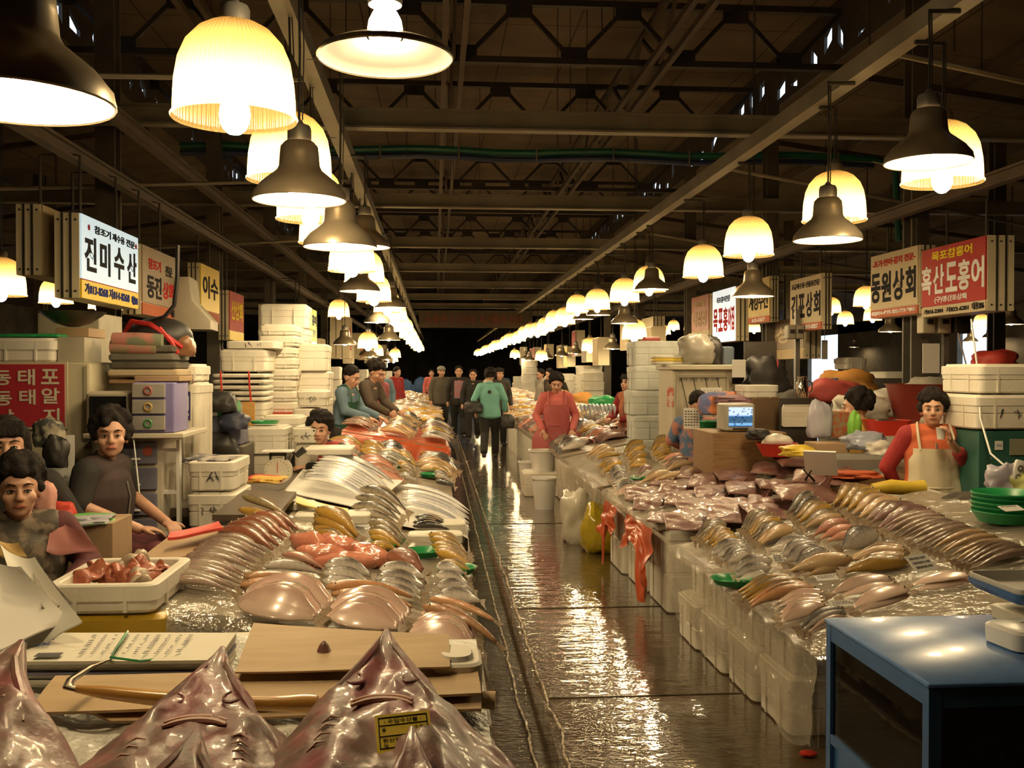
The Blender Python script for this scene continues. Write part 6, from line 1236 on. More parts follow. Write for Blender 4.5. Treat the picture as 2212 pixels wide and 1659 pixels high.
# dial scale
t = thing('dial_scale', 'round white dial scale with a tray, beside the ribbonfish', 'scale', U(603, 1045, Y=6.75)); R = .085
obj('housing', MB().lathe([(R*1.04, -.02), (R*1.08, 0), (R*1.08, .05), (R*.9, .06)], 26, cap=True), M('scale_white', (.62, .57, .45), .4), t, (0, 0, .09), rot=(PI/2, 0, 0)); obj('dial', MB().lathe([(R, 0), (R, .003)], 26, cap=True), M('dial_face', (.7, .66, .52), .4), t, (0, -.066, .09), rot=(PI/2, 0, 0))
mb = MB()
for k in range(20): an = 2*PI*k/20; mb.box((math.sin(an)*R*.85, -.071, .09+math.cos(an)*R*.85), (.004, .002, .006))
obj('dial_marks', mb, INK, t, smooth=False); obj('pointer', MB().box((0, -.072, .115), (.004, .002, .07)), REDP, t, smooth=False); obj('tray_bracket', MB().box((0, -.03, .2), (.1, .05, .02)).box((-.05, -.03, .19), (.012, .05, .05)).box((.05, -.03, .19), (.012, .05, .05)), DARKM, t, smooth=False); obj('pan', MB().box((0, -.03, .222), (.2, .15, .012), .005), WHITE, t)
slab('work_table', 'low work table behind the ribbonfish with the dial scale', -1.75, -1.0, 5.9, 8.4, Slope(-1.0, .78, 0), .05, M('worktop_dark', (.14, .11, .08), .5)); fbox('foam box carrying the scale table', -1.4, 6.6, 0, .6, .6, .7, 0, True, FOAM2)
lump('cloth_bag', 'yellow and red rag beside the dial scale', 'cloth', U(572, 1042, Y=6.4), (.13, .1, .03), M('rag_yellow', (.65, .42, .08), .7, (.55, .08, .04), 7, contrast=.05), 3); tag(obj('brush', MB().tube([U(640, 985, Y=7.2), U(658, 970, Y=7.2)], [.02, .025], 8), BLACK), 'black brush handle above the ribbonfish heap', 'brush'); ff('white foam tray at the head of the ribbonfish heap', 656, 760, 968, 984, 7.4, .4, False)
# carton between the women
bx('carton', 'open brown carton between the two front women', 'carton', 108, 243, 1130, 1260, 4.75, .3, CARD, .004); lump('plastic_bag', 'small bags and a green wrapper on the open carton', 'plastic bag', U(190, 1132, Y=4.8), (.13, .1, .03), M('bag_mix', (.45, .45, .5), .4, (.15, .5, .1), 9, contrast=.05), 5, .3)
# calendar
t, w, h = bx('wall_calendar', 'white hanging calendar with red 2008 figures', 'calendar', 104, 160, 940, 1090, 5.3, .008, PAPER, 0); o = text_mesh('year', [('2008', -w*.36, h*.8, h*.09, w*.62)], M('ink_red2', (.6, .08, .05)), t); o.location = (0, -.003, 0); o.rotation_euler = (PI/2, 0, 0); o.scale = (1, 1, .1)
o = text_mesh('calendar_text', [('복어', -w*.15, h*.52, h*.13, w*.4), ('수산', -w*.1, h*.33, h*.1, w*.35), ('도매', 0, h*.15, h*.08, w*.3)], TXB, t); o.location = (0, -.003, 0); o.rotation_euler = (PI/2, 0, 0); o.scale = (1, 1, .1)
lump('hand_bag', 'black bag with straps hanging before the calendar', 'bag', U(122, 1010, Y=5.1), (.06, .05, .1), BLACK, 3, .2); lump('cloth_bag', 'striped dark cloth bag behind the curly haired woman', 'bag', U(105, 965, Y=5.2), (.08, .06, .09), M('bag_stripe', (.3, .27, .2), .7, (.05, .05, .05), 18, contrast=.05), 4, .2)
lump('red_cloth', 'red cloth behind the front woman', 'cloth', U(125, 1118, Y=4.9), (.08, .06, .05), MATS['red_cloth'], 4, .2); board('plastic_sheet', 'pink plastic sheet spread over the lap of the front woman', 'plastic', ((118, 1122), (176, 1152), (214, 1198), (100, 1192)), [.95, .90, .81, .83], .005, M('pink_film', (.62, .27, .24), .4, (.52, .2, .18), 7, coat=.2), .03)
# ================================================================ farther stalls: box towers along both rows, and the side aisles
sr = random.Random(17)
for side in (-1, 1):
    y = 11.6 if side < 0 else 12.2; k = 0
    while y < 48:
        x = (-2.0-sr.uniform(0, .7)) if side < 0 else (3.5+sr.uniform(0, .7)); n = sr.choice((3, 4, 5, 6, 7)); wh = 'past the '+('tallest foam tower' if side < 0 else 'cream booth')
        stack(wh, x, y, 0, n, sr.uniform(.5, .7), .45, sr.uniform(.2, .27), 0, sr.choice((FOAM, FOAM, FOAM2)), True, .03, k, 'foam box towers '+wh, 'foam_box' if y < 22 else 'stacked_foam_box'); y += sr.uniform(1.2, 2.2)*(1+.02*k); k += 1  # the farther towers are foam boxes as well
for i in range(16):
    side = sr.choice((-1, 1, 1)); x = sr.uniform(-9, -3.6) if side < 0 else sr.uniform(5.2, 12); y = sr.uniform(9.5, 24); n = sr.choice((2, 3, 4)); wh = 'behind the '+('backlit' if side < 0 else 'red')+' sign'; stack(wh, x, y, 0, n, .62, .5, .3, sr.uniform(-.3, .3), sr.choice((FOAM2, M('foam_dim', (.4, .35, .27), .7), M('crate_dim', (.12, .1, .2), .6))), True, .04, i, 'boxes '+wh, 'stacked_foam_box')  # side aisle stacks: foam boxes in several tones
for i in range(12):
    side = -1 if i % 2 else 1; x = (-1.75 if side < 0 else 3.2)+sr.uniform(-.2, .2); y = 12.5+i*1.5; lump('bundle', 'dark covered bundle on the far stall counter', 'bundle', (x, y, .79), (.3, .25, .2), sr.choice((BLACK, MATS['bundle_dark'], MATS['bundle_red'], MATS['bundle_orange'], GREEN)), i, .2)['group'] = 'bundles on the far stall counters'
    tag(obj('storage_counter', MB().box((x, y, .4), (.8, 1.2, .8), .02), MATS['counter_dark']), 'dark counter of the far stalls', 'counter', 'dark counters of the far stalls')
bx('banner', 'long dim banner with red letters across the far hall', 'banner', 905, 1150, 672, 708, 30, .03, M('banner_dim', (.09, .07, .05), .8), 0)
tx = text_mesh('lettering', [('노량진 수산시장 흑산홍어 전문', 0, 0, .26, 2.9)], M('banner_red', (.3, .05, .03), .7), None); o = [q for q in COL.objects if q.name.startswith('banner')][0]; tx.parent = o; tx.location = (-1.5, -.01, .12); tx.rotation_euler = (PI/2, 0, 0)
for i in range(24):
    side = -1 if i % 2 else 1; y = 17.5+i*1.25; x = (-2.35 if side < 0 else 4.0)+sr.uniform(-.25, .15); z0 = sr.uniform(1.65, 2.0)
    t = thing('hanging_sign_case', 'small dim hanging sign case far down the '+('foam tower' if side < 0 else 'booth')+' row', 'sign', (x, y, z0), 0, 'far hanging sign cases of the '+('foam tower' if side < 0 else 'booth')+' row'); h = sr.uniform(.5, .8)
    obj('case', MB().box((0, 0, h/2), (.25, .8, h)), SIDEM, t, smooth=False); obj('face_panel', MB().box((-side*.13, 0, h/2), (.012, .76, h*.94)), sr.choice((DULL, SCREAM, SRED, SYEL, SGREY, LITW)), t, smooth=False); obj('hanger_rod', MB().tube([(0, 0, h-.01), (0, 0, 2.94-z0), (((-2.45 if side < 0 else 4.0)-x), 0, 2.95-z0)], .012, 5), DARKM, t)
for i in range(22):
    side = -1 if i % 2 else 1; y = 16+i*1.3; x = (-1.7 if side < 0 else 3.5)+sr.uniform(-.4, .4); lamp('bell' if i % 3 else 'dome', x, y, sr.uniform(1.85, 2.1), 'small far lamp hung low over the stalls beyond the '+('foam towers' if side < 0 else 'cream booth'), 'low lamps far down the '+('foam tower' if side < 0 else 'booth')+' side', far=True)
for i in range(8):
    lump('bundle', 'blue covered bundle near the far end of the hall', 'bundle', (-2.2+.75*i, 44+1.5*(i % 3), 0), (.5, .4, .75), MATS['bundle_blue'] if i % 3 else FOAM2, i, .2)['group'] = 'bundles at the far end of the hall'
# window with stair rail seen in the far right opening
mb = MB()
for i in range(14): bar(mb, (17.7, 17.0+i*.3, 1.7), (17.7, 17.0+i*.3, 2.3), .03)
bar(mb, (17.7, 17, 2.3), (17.7, 21, 2.3), .05); bar(mb, (17.7, 17, 1.7), (17.7, 21, 1.7), .05); tag(obj('stair_rail', mb, DARKM, smooth=False), 'dark railing before the bright far opening', 'railing')
# floor litter by the tank
tag(obj('red_scrap', MB().ball((0, 0, 0), (.04, .03, .012), 8, 5), REDP, None, (1.52, 3.95, .012)), 'red scrap on the wet floor beside the blue tank', 'scrap')
# ================================================================ people
def remesh(name, mb, voxel, mat, smooth=3, parent=None):
    me = bpy.data.meshes.new(name); me.from_pydata(mb.v, [], mb.f); o = bpy.data.objects.new(name, me); COL.objects.link(o)
    m = o.modifiers.new('r', 'REMESH'); m.mode = 'VOXEL'; m.voxel_size = voxel
    if smooth: s = o.modifiers.new('s', 'SMOOTH'); s.factor = .5; s.iterations = smooth
    dg = bpy.context.evaluated_depsgraph_get(); nm = bpy.data.meshes.new_from_object(o.evaluated_get(dg)); bpy.data.objects.remove(o)
    nm.materials.clear(); nm.materials.append(mat); nm.polygons.foreach_set('use_smooth', [True]*len(nm.polygons)); nm.name = name
    q = bpy.data.objects.new(name, nm); COL.objects.link(q); q.parent = parent; return q
def cap(mb, pts, rs, n=12, sq=1.0):
    """a rounded limb through the points"""
    pts = [Vector(p) for p in pts]
    mb.tube(pts, list(rs), n)
    for p, r in zip(pts, rs): mb.ball(p, r*.995, n, 8)
V = Vector
def hand(mb, w, d, up, k, curl=.5, thumb=1):
    """palm at w pointing along d; up is the back of the hand"""
    d = V(d).normalized(); up = V(up); up = (up-d*up.dot(d)).normalized(); s = d.cross(up)*thumb
    q = Matrix((d, s, up)).transposed().to_euler(); mb.ball(w+d*.045*k, (.05*k, .042*k, .017*k), 12, 8, q)
    for i, (o, L) in enumerate(((.031, .068), (.011, .076), (-.011, .072), (-.03, .056))):
        b = w+d*.08*k+s*o*k; c = curl*(.9+.1*i); d1 = (d*math.cos(c*.6)-up*math.sin(c*.6)).normalized(); d2 = (d*math.cos(c*1.5)-up*math.sin(c*1.5)).normalized()
        m1 = b+d1*L*.5*k; cap(mb, [b, m1, m1+d2*L*.5*k], [.0095*k, .009*k, .0075*k], 8)
    b = w+d*.025*k+s*.036*k; m1 = b+(d*.6+s*.75-up*.2).normalized()*.034*k; cap(mb, [b, m1, m1+(d*.95+s*.2-up*.3).normalized()*.03*k], [.012*k, .0105*k, .0085*k], 8)
def person(label, loc, rz, k=1.0, head=(0, 0), pose='stand', arms=None, top=None, bottom=None, hair='perm', hairmat=None, vox=.012, torso_lean=0, apron=None, vest=None, skin=None, sleeve=1.0, shoes=BLACK, hw=1.0, stride=0, curl=.6, cup=False, seat=.44, neck_open=False, fingers=True, twist=0, cap_hat=None, face=True, girth=1.0):
    """faces -Y in its own space; arms = ((elbow, wrist, hand dir) right, left) in its own space at k=1"""
    P = thing('person', label, 'person', loc, rz); P.scale = (k, k, k); skin = skin or SKIN
    Ln = Matrix.Rotation(torso_lean, 3, 'X'); pz = .86 if pose != 'sit' else seat+.09; pel = V((0, 0, pz))
    T = lambda x, y, z: pel+Ln @ (Matrix.Rotation(twist*min(1, z/.4), 3, 'Z') @ V((x, y, z)))   # torso space above the pelvis
    sh = [T(s*.165, .0, .43) for s in (-1, 1)]; nb = T(0, .005, .48); hc = T(0, -.03, .615)+V((0, 0, 0))
    hip = [pel+V((s*.085, 0, -.02)) for s in (-1, 1)]
    if pose == 'sit': kn = [pel+V((s*.13, -.40, .0)) for s in (-1, 1)]; an = [q+V((0, .02, -seat+.0)) for q in kn]
    elif stride: kn = [V((-.09, -.14*stride, .47)), V((.09, .02*stride, .45))]; an = [V((-.09, -.2*stride, .09)), V((.09, .26*stride, .13))]
    else: kn = [V((s*.09, -.01, .46)) for s in (-1, 1)]; an = [V((s*.095, .01, .08)) for s in (-1, 1)]
    if arms is None: arms = ((V((-.24, .02, 1.05)), V((-.24, -.06, .83)), V((0, -.1, -1))), (V((.24, .02, 1.05)), V((.24, -.06, .83)), V((0, -.1, -1))))
    arms = [tuple(V(a) for a in q) for q in arms]
    hq = Euler((head[0], 0, head[1])).to_matrix(); Hh = lambda x, y, z: hc+hq @ V((x*hw, y, z))
    g = girth
    def torso(mb, prof, n=18):
        secs = []
        z0, r0 = prof[0]; z1, r1 = prof[-1]
        prof = [(z0-r0*.28, r0*.45), (z0-r0*.16, r0*.82)]+list(prof)+[(z1+r1*.16, r1*.8), (z1+r1*.26, r1*.4)]
        for z, r in prof: secs.append([T(r*1.14*math.cos(2*PI*i/n), -.006+r*.84*math.sin(2*PI*i/n), z) for i in range(n)])
        mb.loft(secs)
    # --- body: one skin surface from crown to toes
    mb = MB(); torso(mb, [(0, .12*g), (.14, .11*g), (.3, .12*g), (.42, .095)]); cap(mb, [sh[0], sh[1]], [.055, .055]); cap(mb, [nb-V((0, 0, .03)), hc+V((0, .01, -.05))], [.052, .05])
    for s in (0, 1):
        e, w, hd = arms[s][:3]; cap(mb, [sh[s], e, w], [.05, .04, .027]); cap(mb, [hip[s], kn[s], an[s]], [.085, .058, .042]); cap(mb, [an[s]+V((0, .02, -.04)), an[s]+V((0, -.12, -.055))], [.035, .03])
        if fingers: hand(mb, w, hd, arms[s][3] if len(arms[s]) > 3 else (0, -1, .5) if abs(hd.z) > .6 else (0, 0, 1), 1.0, curl, 1 if s == 0 else -1)
        else: mb.ball(w+hd.normalized()*.06, (.035, .04, .06), 8, 6)
    er = (head[0], 0, head[1])
    mb.ball(Hh(0, .012, .025), (.077*hw, .095, .098), 16, 12, er); mb.ball(Hh(0, -.03, -.045), (.062*hw, .062, .07), 14, 10, er); mb.ball(Hh(0, -.055, -.09), (.032, .03, .025), 10, 8, er)
    for s in (-1, 1): mb.ball(Hh(s*.04, -.058, -.03), (.028, .025, .026), 10, 8, er); mb.ball(Hh(s*.076, .015, -.015), (.012, .022, .033), 8, 6, er)
    mb.ball(Hh(0, -.078, .028), (.05, .016, .012), 10, 6, er)
    cap(mb, [Hh(0, -.083, .012), Hh(0, -.104, -.03)], [.009, .0145], 8)
    for s in (-1, 1): mb.ball(Hh(s*.013, -.092, -.034), (.010, .010, .009), 8, 6, er)
    mb.ball(Hh(0, -.083, -.066), (.026, .012, .012), 8, 6, er)
    remesh('body', mb, vox if not face else min(vox, .008), skin, 2, P)
    if face:
        for s in (-1, 1):
            q = MB(); q.ball(Hh(s*.031, -.081, -.004), (.0145, .008, .0055), 10, 6, er); obj('eye', q, M('eye_white', (.62, .55, .48), .3), P); q = MB(); q.ball(Hh(s*.031, -.0865, -.004), (.0058, .004, .0056), 8, 6, er); q.tube([Hh(s*.016, -.087, -.002), Hh(s*.031, -.0905, .0035), Hh(s*.047, -.082, -.002)], .0022, 5); obj('iris', q, EYEB, P)
            obj('eyebrow', MB().tube([Hh(s*.015, -.092, .022), Hh(s*.034, -.092, .029), Hh(s*.054, -.078, .022)], [.0025, .0035, .002], 5), HAIR, P)
        obj('lips', MB().tube([Hh(-.025, -.085, -.067), Hh(-.009, -.0955, -.063), Hh(0, -.0955, -.065), Hh(.009, -.0955, -.063), Hh(.025, -.085, -.067)], [.003, .0065, .0065, .0065, .003], 6), M('lip', (.42, .13, .1), .35), P)
    # --- clothes
    if bottom:
        mb = MB(); torso(mb, [(-.02, .138*g), (.1, .124*g)])
        for s in (0, 1): cap(mb, [hip[s]+V((0, 0, -.01)), (hip[s]+kn[s])/2, kn[s], an[s]+V((0, 0, .03))], [.108, .1, .078, .068])
        remesh('trousers', mb, vox, bottom, 3, P)
    if shoes:
        for s in (0, 1): mb = MB(); cap(mb, [an[s]+V((0, .03, -.035)), an[s]+V((0, -.05, -.04)), an[s]+V((0, -.14, -.048))], [.046, .045, .034]); remesh('shoe', mb, max(vox, .012), shoes, 2, P)
    if top:
        mb = MB(); torso(mb, [(-.10, .156*g), (-.02, .154*g), (.14, .135*g), (.3, .143*g), (.40, .112*g)]); cap(mb, [sh[0]*.96+sh[1]*.04, sh[1]*.96+sh[0]*.04], [.074, .074]); cap(mb, [T(0, .012, .43), T(0, .01, .475)], [.085, .066])
        for s in (0, 1):
            e, w, hd = arms[s][:3]; q = e*(1-0)+(w-e)*(sleeve*.9) if sleeve > 0 else sh[s]+(e-sh[s])*(1+sleeve); cap(mb, [sh[s], e, q] if sleeve > 0 else [sh[s], q], [.072, .06, .047] if sleeve > 0 else [.074, .062])
        remesh('jacket', mb, vox, top, 3, P)
        q = MB(); ring = [T(.068*math.cos(a), .012+.062*math.sin(a), .485+.012*math.sin(a)) for a in [2*PI*i/16-PI/2+.35 for i in range(15)]]; q.tube(ring, .014, 7); obj('collar', q, top, P)
    if vest:
        mb = MB(); torso(mb, [(-.09, .163*g), (-.02, .161*g), (.14, .143*g), (.3, .151*g), (.40, .12*g)]); cap(mb, [sh[0]*.86+sh[1]*.14, sh[1]*.86+sh[0]*.14], [.082, .082]); remesh('vest', mb, vox, vest, 3, P)
        q = MB(); q.tube([T(0, -.006-r*.84*g, z) for z, r in ((.0, .163), (.14, .147), (.3, .154), (.38, .128))], .006, 5); obj('zip', q, GREYM, P)
    if apron:
        ap = MB(); zt = .34; zb = -.42 if pose != 'sit' else -.05; n = 12
        def fn(u, v):
            z = zt+(zb-zt)*v; wd = (.10 if v < .06 else .12 if z > .1 else .12+.10*min(1, (.1-z)/.2))*1.0; a = -1+2*u; yy = -(.142*g if z > -.05 else .142*g+.035*min(1, (-.05-z)/.2))*math.cos(a*.95)
            return T(wd*1.45*math.sin(a*1.15)*g, yy-.006-.006*math.sin(9*a+6*z), z)
        ap.grid(16, 18, fn); obj('apron', ap, apron, P, angle=80)
        for s in (-1, 1): obj('apron_strap', MB().tube([T(s*.11, -.125*g, .33), T(s*.12, -.11*g, .42), T(s*.11, -.04, .52), T(s*.08, .09, .48)], .011, 6, .5), apron, P)
        obj('waist_tie', MB().tube([T(.178*g*math.sin(a), -.152*g*math.cos(a), .06) for a in [-1.9+.38*i for i in range(11)]], .009, 6), apron, P)
    # --- hair
    hm = hairmat or HAIR; mb = MB(); rd = random.Random(int(loc[0]*100)+7)
    if hair:
        mb.ball(Hh(0, .022, .05), (.088*hw, .094, .092), 14, 10, er)
        if hair == 'perm':
            for i in range(110):
                a = rd.uniform(0, 2*PI); z = rd.uniform(-.62, 1); r = math.sqrt(max(0, 1-z*z)); x, y = r*math.cos(a), r*math.sin(a)
                if y < -.3 and z < .2: continue
                mb.ball(Hh(x*.096, .03+y*.102, .05+z*.098), rd.uniform(.02, .029), 7, 5)
        elif hair == 'short':
            for i in range(40):
                a = rd.uniform(0, 2*PI); z = rd.uniform(-.4, 1); r = math.sqrt(max(0, 1-z*z)); x, y = r*math.cos(a), r*math.sin(a)
                if y < -.3 and z < .4: continue
                mb.ball(Hh(x*.08, .022+y*.09, .04+z*.088), .017, 6, 4)
        elif hair == 'bob':
            for s in (-1, 1): cap(mb, [Hh(s*.07, .01, .06), Hh(s*.082, .02, -.02), Hh(s*.072, .03, -.09)], [.03, .028, .022], 8)
            for i in range(7): a = -1+i/3; cap(mb, [Hh(a*.06, .09, .05), Hh(a*.07, .09, -.08)], [.035, .028], 8)
            for i in range(6): cap(mb, [Hh(-.06+.024*i, -.06, .098), Hh(-.062+.025*i, -.086, .05)], [.02, .012], 6)
        remesh('hair', mb, min(vox, .009), hm, 1, P)
    if cap_hat:
        q = MB(); q.ball(Hh(0, .015, .06), (.1, .11, .075), 14, 8, er); q.tube([Hh(-.06, -.10, .06), Hh(0, -.15, .055), Hh(.06, -.10, .06)], .018, 6, .4); obj('cap', q, cap_hat, P)
    if cup: obj('cup_hold', MB(), WHITE, P) if 0 else None
    return P
def stool(label, x, y, h): 
    t = thing('stool', label, 'stool', (x, y, 0)); obj('seat', MB().lathe([(.15, h-.03), (.16, h-.015), (.15, h), (0, h)], 18), REDP, t)
    for a in range(4): c, s = math.cos(a*PI/2+.4), math.sin(a*PI/2+.4); obj('leg', MB().tube([(c*.12, s*.12, h-.03), (c*.15, s*.15, 0)], .012, 6), GREYM, t)
MAR = M('cloth_maroon', (.13, .03, .035), .8, (.08, .02, .025), 9); BLK = M('cloth_black', (.022, .02, .018), .85, (.012, .011, .01), 9); DRK = M('cloth_dark', (.045, .035, .028), .8, (.025, .02, .018), 7)
CAMO = M('cloth_print', (.06, .05, .035), .6, (.22, .17, .12), 16, contrast=.06); REDC = M('cloth_red', (.36, .03, .03), .8, (.27, .02, .022), 8); ORV = M('cloth_orange', (.6, .14, .05), .75, (.5, .1, .035), 6); TEAL = M('cloth_teal', (.17, .42, .36), .75, (.13, .35, .3), 6); APR = M('apron_cream', (.62, .55, .4), .6, (.52, .45, .31), 5, bump=.2, bscale=12)
PINK = M('cloth_pink', (.62, .16, .14), .7, (.52, .11, .1), 7); PINKA = M('apron_pink', (.5, .13, .13), .5, (.42, .1, .1), 7); BLUEC = M('cloth_blue', (.14, .22, .28), .8, (.1, .16, .22), 7); GRNA = M('apron_green', (.02, .09, .05), .4, (.015, .065, .035), 4); BRN = M('cloth_brown', (.09, .065, .045), .85, (.06, .045, .03), 8); YELC = M('cloth_yellow', (.55, .33, .07), .8, (.45, .26, .05), 7)
def at(px, py, Y): return U(px, py, Y=Y)
def sit_at(px, py, Y, seat, k=1): q = at(px, py, Y); return (q.x, Y, q.z-(seat+.09+.615)*k)
# woman with cup
q = at(2012, 884, 6.25); k = (q.z)/1.475; cp = at(2033, 936, 5.98); cl = Matrix.Rotation(.22, 3, 'Z') @ (V((cp.x, 5.98, cp.z))-V((q.x, 6.25, 0)))/k
hd = V((-.25, -.3, .92)).normalized(); up = V((.92, -.25, .15)); cw = cl-hd*.075+up.normalized()*.05; ce = V((.30, -.02, 1.01))
person('woman with permed hair in red vest and cream apron holding a paper cup', (q.x, 6.25, 0), -.22, k, (-.03, -.22), 'stand',
       ((V((-.29, .07, 1.05)), V((-.2, .15, .88)), V((.8, .3, -.3))), (ce, cw, hd, up)), REDC, DRK, 'perm', None, .010, 0, APR, ORV, sleeve=.75, curl=.75, girth=1.12)
tag(obj('paper_cup', MB().lathe([(.022, 0), (.031, .07), (.033, .072), (.029, .07), (.02, .004), (0, .004)], 18), WHITE, None, (cp.x, 5.98, cp.z-.037)), 'white paper cup in the hand of the aproned woman', 'cup')
# seated woman in the dark vest
s = sit_at(236, 938, 5.35, .44, .98); person('seated woman in dark vest and maroon trousers looking over her shoulder', (s[0]-.06, 5.35, s[2]), 1.35, .98, (-.04, -1.05), 'sit',
       ((V((-.25, -.04, .80)), V((-.12, -.30, .665)), V((.5, -.8, -.1))), (V((.25, -.04, .80)), V((.1, -.34, .665)), V((-.6, -.7, -.1)))), BLK, MAR, 'perm', None, .010, .08, None, M('vest_plum', (.04, .022, .02), .8, (.025, .016, .015), 7), sleeve=.02, curl=.6, girth=1.22, seat=.44); stool('red stool under the seated woman in the dark vest', s[0], 5.35, .44*.98+s[2])
# front woman
s = sit_at(40, 1046, 4.35, .42, .98); person('woman with permed hair in a patterned jacket watching at the frame edge', (s[0], 4.35, s[2]), .4, .98, (.0, .0), 'sit',
       ((V((-.26, -.05, .80)), V((-.12, -.3, .72)), V((.5, -.8, -.2))), (V((.27, -.08, .78)), V((.16, -.32, .70)), V((-.3, -.9, -.2)))), MAR, DRK, 'perm', None, .010, .12, None, CAMO, curl=.7, girth=1.15, seat=.42); stool('red stool under the woman at the frame edge', s[0], 4.35, .42*.98+s[2])
# woman with glasses
s = sit_at(16, 960, 4.95, .5, 1.06); gp = person('woman with glasses and bob hair in a black jacket behind the front woman', (s[0], 4.95, s[2]), .3, 1.06, (.0, .1), 'sit', ((V((-.25, -.02, .86)), V((-.18, -.26, .74)), V((.4, -.9, 0))), (V((.27, -.05, .86)), V((.2, -.27, .74)), V((-.3, -.9, 0)))), BLK, DRK, 'bob', None, .010, .05, None, None, curl=.6, girth=1.2, seat=.5); stool('red stool under the woman with glasses', s[0], 4.95, .5*1.06+s[2])
mb = MB()
for sx in (-1, 1): mb.tube([(sx*.033+.022*math.cos(a), -.098, 1.195+.016*math.sin(a)) for a in [i*.63 for i in range(11)]], .0016, 5)
mb.tube([(-.011, -.1, 1.197), (.011, -.1, 1.197)], .0016, 5); obj('glasses', mb, GREYM, gp)
lump('pink_vest', 'bright pink cloth over the shoulder of the woman with glasses', 'cloth', U(92, 1118, Y=4.7), (.06, .06, .11), M('pink_cloth2', (.72, .36, .3), .7), 3, .15)
# woman in red behind the ribbonfish
s = sit_at(705, 928, 8.1, .42); person('seated woman in red and black with arms folded behind the ribbonfish', (s[0], 8.1, s[2]), -.35, 1.0, (.05, .3), 'sit', ((V((-.24, -.1, .80)), V((.08, -.26, .80)), V((1, -.1, 0))), (V((.24, -.1, .80)), V((-.06, -.24, .84)), V((-1, -.1, 0)))), BLK, DRK, 'perm', None, .012, .15, None, REDC, curl=.7, girth=1.1); stool('red stool under the woman in red and black', s[0], 8.1, .42+s[2])
# man with green apron
q = at(737, 812, 11.9); person('man in blue shirt and long green apron working at the orange counter', (q.x, 11.9, 0), 1.25, q.z/1.475, (.35, -.1), 'stand', ((V((-.22, -.14, 1.08)), V((-.14, -.4, 1.0)), V((.2, -.9, -.3))), (V((.22, -.16, 1.08)), V((.12, -.42, 1.0)), V((-.2, -.9, -.3)))), BLUEC, DRK, 'short', None, .013, .16, GRNA, None, curl=.6)
q = at(782, 808, 13.2); person('person in brown jacket bending over the counter behind the green apron man', (q.x, 13.2, 0), 1.2, q.z/1.42, (.55, 0), 'stand', ((V((-.22, -.2, 1.08)), V((-.14, -.42, .95)), V((.2, -.9, -.3))), (V((.22, -.2, 1.08)), V((.12, -.42, .95)), V((-.2, -.9, -.3)))), BRN, DRK, 'perm', None, .015, .25, None, None, fingers=False)
q = at(812, 808, 15.6); person('small person in pink shirt behind the brown jacket', (q.x, 15.6, 0), .9, q.z/1.475, (.2, 0), 'stand', None, M('cloth_pink2', (.45, .14, .16), .8), DRK, 'short', None, .018, .08, fingers=False)
for i, (px, py, Y, m, l) in enumerate(((850, 806, 22, BLUEC, 'tiny distant person in blue by the far counters'), (876, 804, 25, REDC, 'tiny distant person in red by the far counters'), (833, 808, 19, APR, 'tiny distant person in pale clothes by the far counters'))):
    q = at(px, py, Y); person(l, (q.x-.25, Y, 0), .8*i, q.z/1.475, (.1, 0), 'stand', None, m, DRK, 'short', None, .02, .05, fingers=False, face=False)
# people walking in the aisle
def walker(label, px, Y, rz, topm, botm, **kw): q = at(px, 800, Y); return person(label, (q.x, Y, 0), rz, kw.pop('k', 1.02), kw.pop('head', (0, 0)), 'stand', kw.pop('arms', None), topm, botm, kw.pop('hair', 'short'), None, .015, 0, fingers=False, **kw)
tw = walker('woman in teal jacket and black trousers walking away down the aisle', 1058, 17.6, PI-.1, TEAL, BLK, k=1.0, hair='perm', stride=1, girth=1.12, face=False, arms=((V((-.27, -.02, 1.06)), V((-.26, -.12, .86)), V((0, -.3, -1))), (V((.28, .03, 1.06)), V((.24, -.02, .84)), V((0, 0, -1)))), head=(0, .35))
obj('back_logo', MB().lathe([(.035, 0), (.03, .01)], 16, cap=True), BLACK, tw, (0, .133, 1.2), rot=(-PI/2, 0, 0))
lump('shoulder_bag', 'black bag carried by the woman in the teal jacket', 'bag', at(1022, 893, 17.5), (.17, .1, .14), BLACK, 4, .1); lump('shoulder_bag', 'black carrier bag swinging at the teal jacket woman\'s side', 'bag', at(1096, 925, 17.5), (.15, .1, .16), BLACK, 6, .12)
w = walker('person in grey brown coat and cap walking up the aisle', 953, 23.6, .2, M('coat_grey', (.1, .085, .065), .85), BLK, k=1.05, stride=.8, cap_hat=M('cap_grey', (.3, .28, .24), .8), girth=1.15)
w = walker('person in black jacket over a striped shirt walking up the aisle', 991, 22.8, 0, BLK, BLK, k=1.05, stride=-.8)
obj('striped_shirt', MB().grid(10, 10, lambda u, v: V(((u-.5)*.2, -.125-.014*math.cos((u-.5)*3), .9+.38*v))), M('shirt_stripes', (.45, .15, .14), .8, (.3, .22, .3), 9, vec=(.01, .01, 3), contrast=.03), w)
walker('person in dark jacket walking behind the teal jacket woman', 1022, 22.2, -.1, BLK, BLK, k=1.0, stride=.6); walker('woman in dark coat with a bag strap beside the counter', 1078, 20.8, .3, DRK, BLK, k=1.02, hair='bob')
walker('person in pink far down at the end of the aisle', 932, 33, 0, PINK, DRK, k=1.0)
for i, (px, Y, m, l) in enumerate(((1146, 23, M('cloth_pale', (.5, .46, .4), .8), 'seated seller in pale shirt beyond the pink apron'), (1164, 22, BRN, 'seated seller in brown beyond the pink apron'), (1188, 26, DRK, 'standing person in dark clothes before the far boxes'))):
    q = at(px, 815, Y); person(l, (q.x+.3, Y, q.z-1.475*.9 if i < 2 else 0), -1, .95, (.2, 0), 'stand', None, m, DRK, 'short', None, .02, .1, fingers=False)
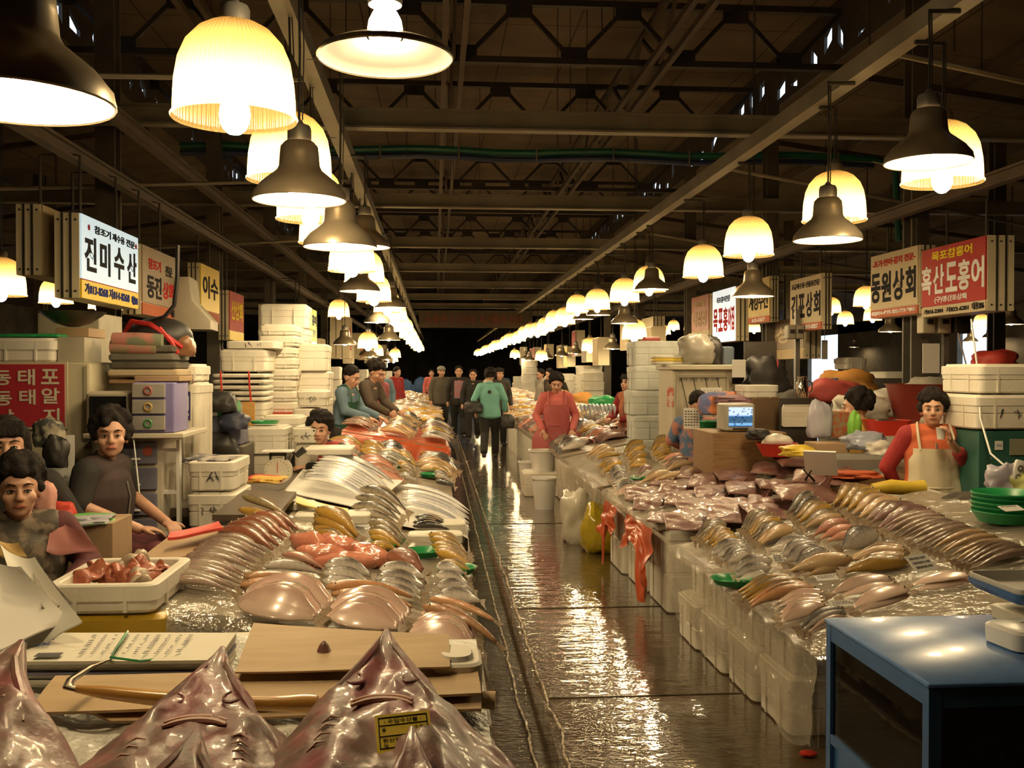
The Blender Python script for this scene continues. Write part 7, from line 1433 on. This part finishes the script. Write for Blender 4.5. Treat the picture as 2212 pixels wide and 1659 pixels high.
# pink aproned woman
q = at(1200, 830, 13.0); person('woman in pink with pink apron and gloves sorting fish at the walkway', (q.x, 13.0, 0), .0, q.z/1.46, (.3, -.1), 'stand', ((V((-.27, -.05, 1.03)), V((-.2, -.26, .84)), V((.3, -.6, -.7))), (V((.27, -.05, 1.03)), V((.2, -.26, .84)), V((-.3, -.6, -.7)))), PINK, DRK, 'perm', None, .013, .1, PINKA, None, girth=1.15, fingers=True)
q = at(1362, 828, 12.6); person('woman in orange vest over red sleeves looking up by the booth', (q.x, 12.6, 0), -.95, q.z/1.475, (-.2, 0), 'stand', ((V((-.25, -.08, 1.04)), V((-.1, -.3, 1.0)), V((.5, -.8, 0))), (V((.25, -.08, 1.04)), V((.1, -.3, 1.0)), V((-.5, -.8, 0)))), REDC, DRK, 'bob', None, .013, .03, None, M('vest_orange', (.55, .2, .1), .8), curl=.7)
s = sit_at(1502, 878, 9.1, .42); person('seated person with smooth black hair seen from behind by the booth', (s[0], 9.1, s[2]), 2.6, 1.0, (.1, 0), 'sit', None, M('cloth_printed', (.45, .18, .14), .8, (.08, .14, .25), 9, contrast=.05), DRK, 'short', None, .013, .12, fingers=False, face=False, arms=((V((-.25, -.06, .8)), V((-.12, -.3, .68)), V((.5, -.8, 0))), (V((.25, -.06, .8)), V((.1, -.3, .68)), V((-.5, -.8, 0))))) if 0 else person('seated person with smooth black hair seen from behind by the booth', (s[0], 9.1, s[2]), 2.6, 1.0, (.1, 0), 'sit', ((V((-.25, -.06, .8)), V((-.12, -.3, .68)), V((.5, -.8, 0))), (V((.25, -.06, .8)), V((.1, -.3, .68)), V((-.5, -.8, 0)))), M('cloth_printed', (.45, .18, .14), .8, (.08, .14, .25), 9, contrast=.05), DRK, 'short', None, .013, .12, fingers=False, face=False); stool('red stool under the person with smooth black hair', s[0], 9.1, .42+s[2])
s = sit_at(1876, 884, 7.7, .42, 1.04); person('curly haired woman in yellow turned away toward the far stalls', (s[0], 7.7, s[2]), -2.0, 1.04, (.05, -.1), 'sit', ((V((-.25, -.06, .8)), V((-.12, -.3, .68)), V((.5, -.8, 0))), (V((.25, -.06, .8)), V((.1, -.3, .68)), V((-.5, -.8, 0)))), YELC, DRK, 'perm', None, .012, .1, fingers=False, girth=1.1); stool('red stool under the curly haired woman in yellow', s[0], 7.7, .42+s[2])
q = at(1968, 816, 11.2); person('person in red top with a white strap bending away in the side aisle', (q.x, 11.2, 0), 2.4, q.z/1.40, (.4, 0), 'stand', None, M('cloth_bright_red', (.62, .05, .03), .8), BLUEC, 'short', None, .015, .3, fingers=False, face=False)
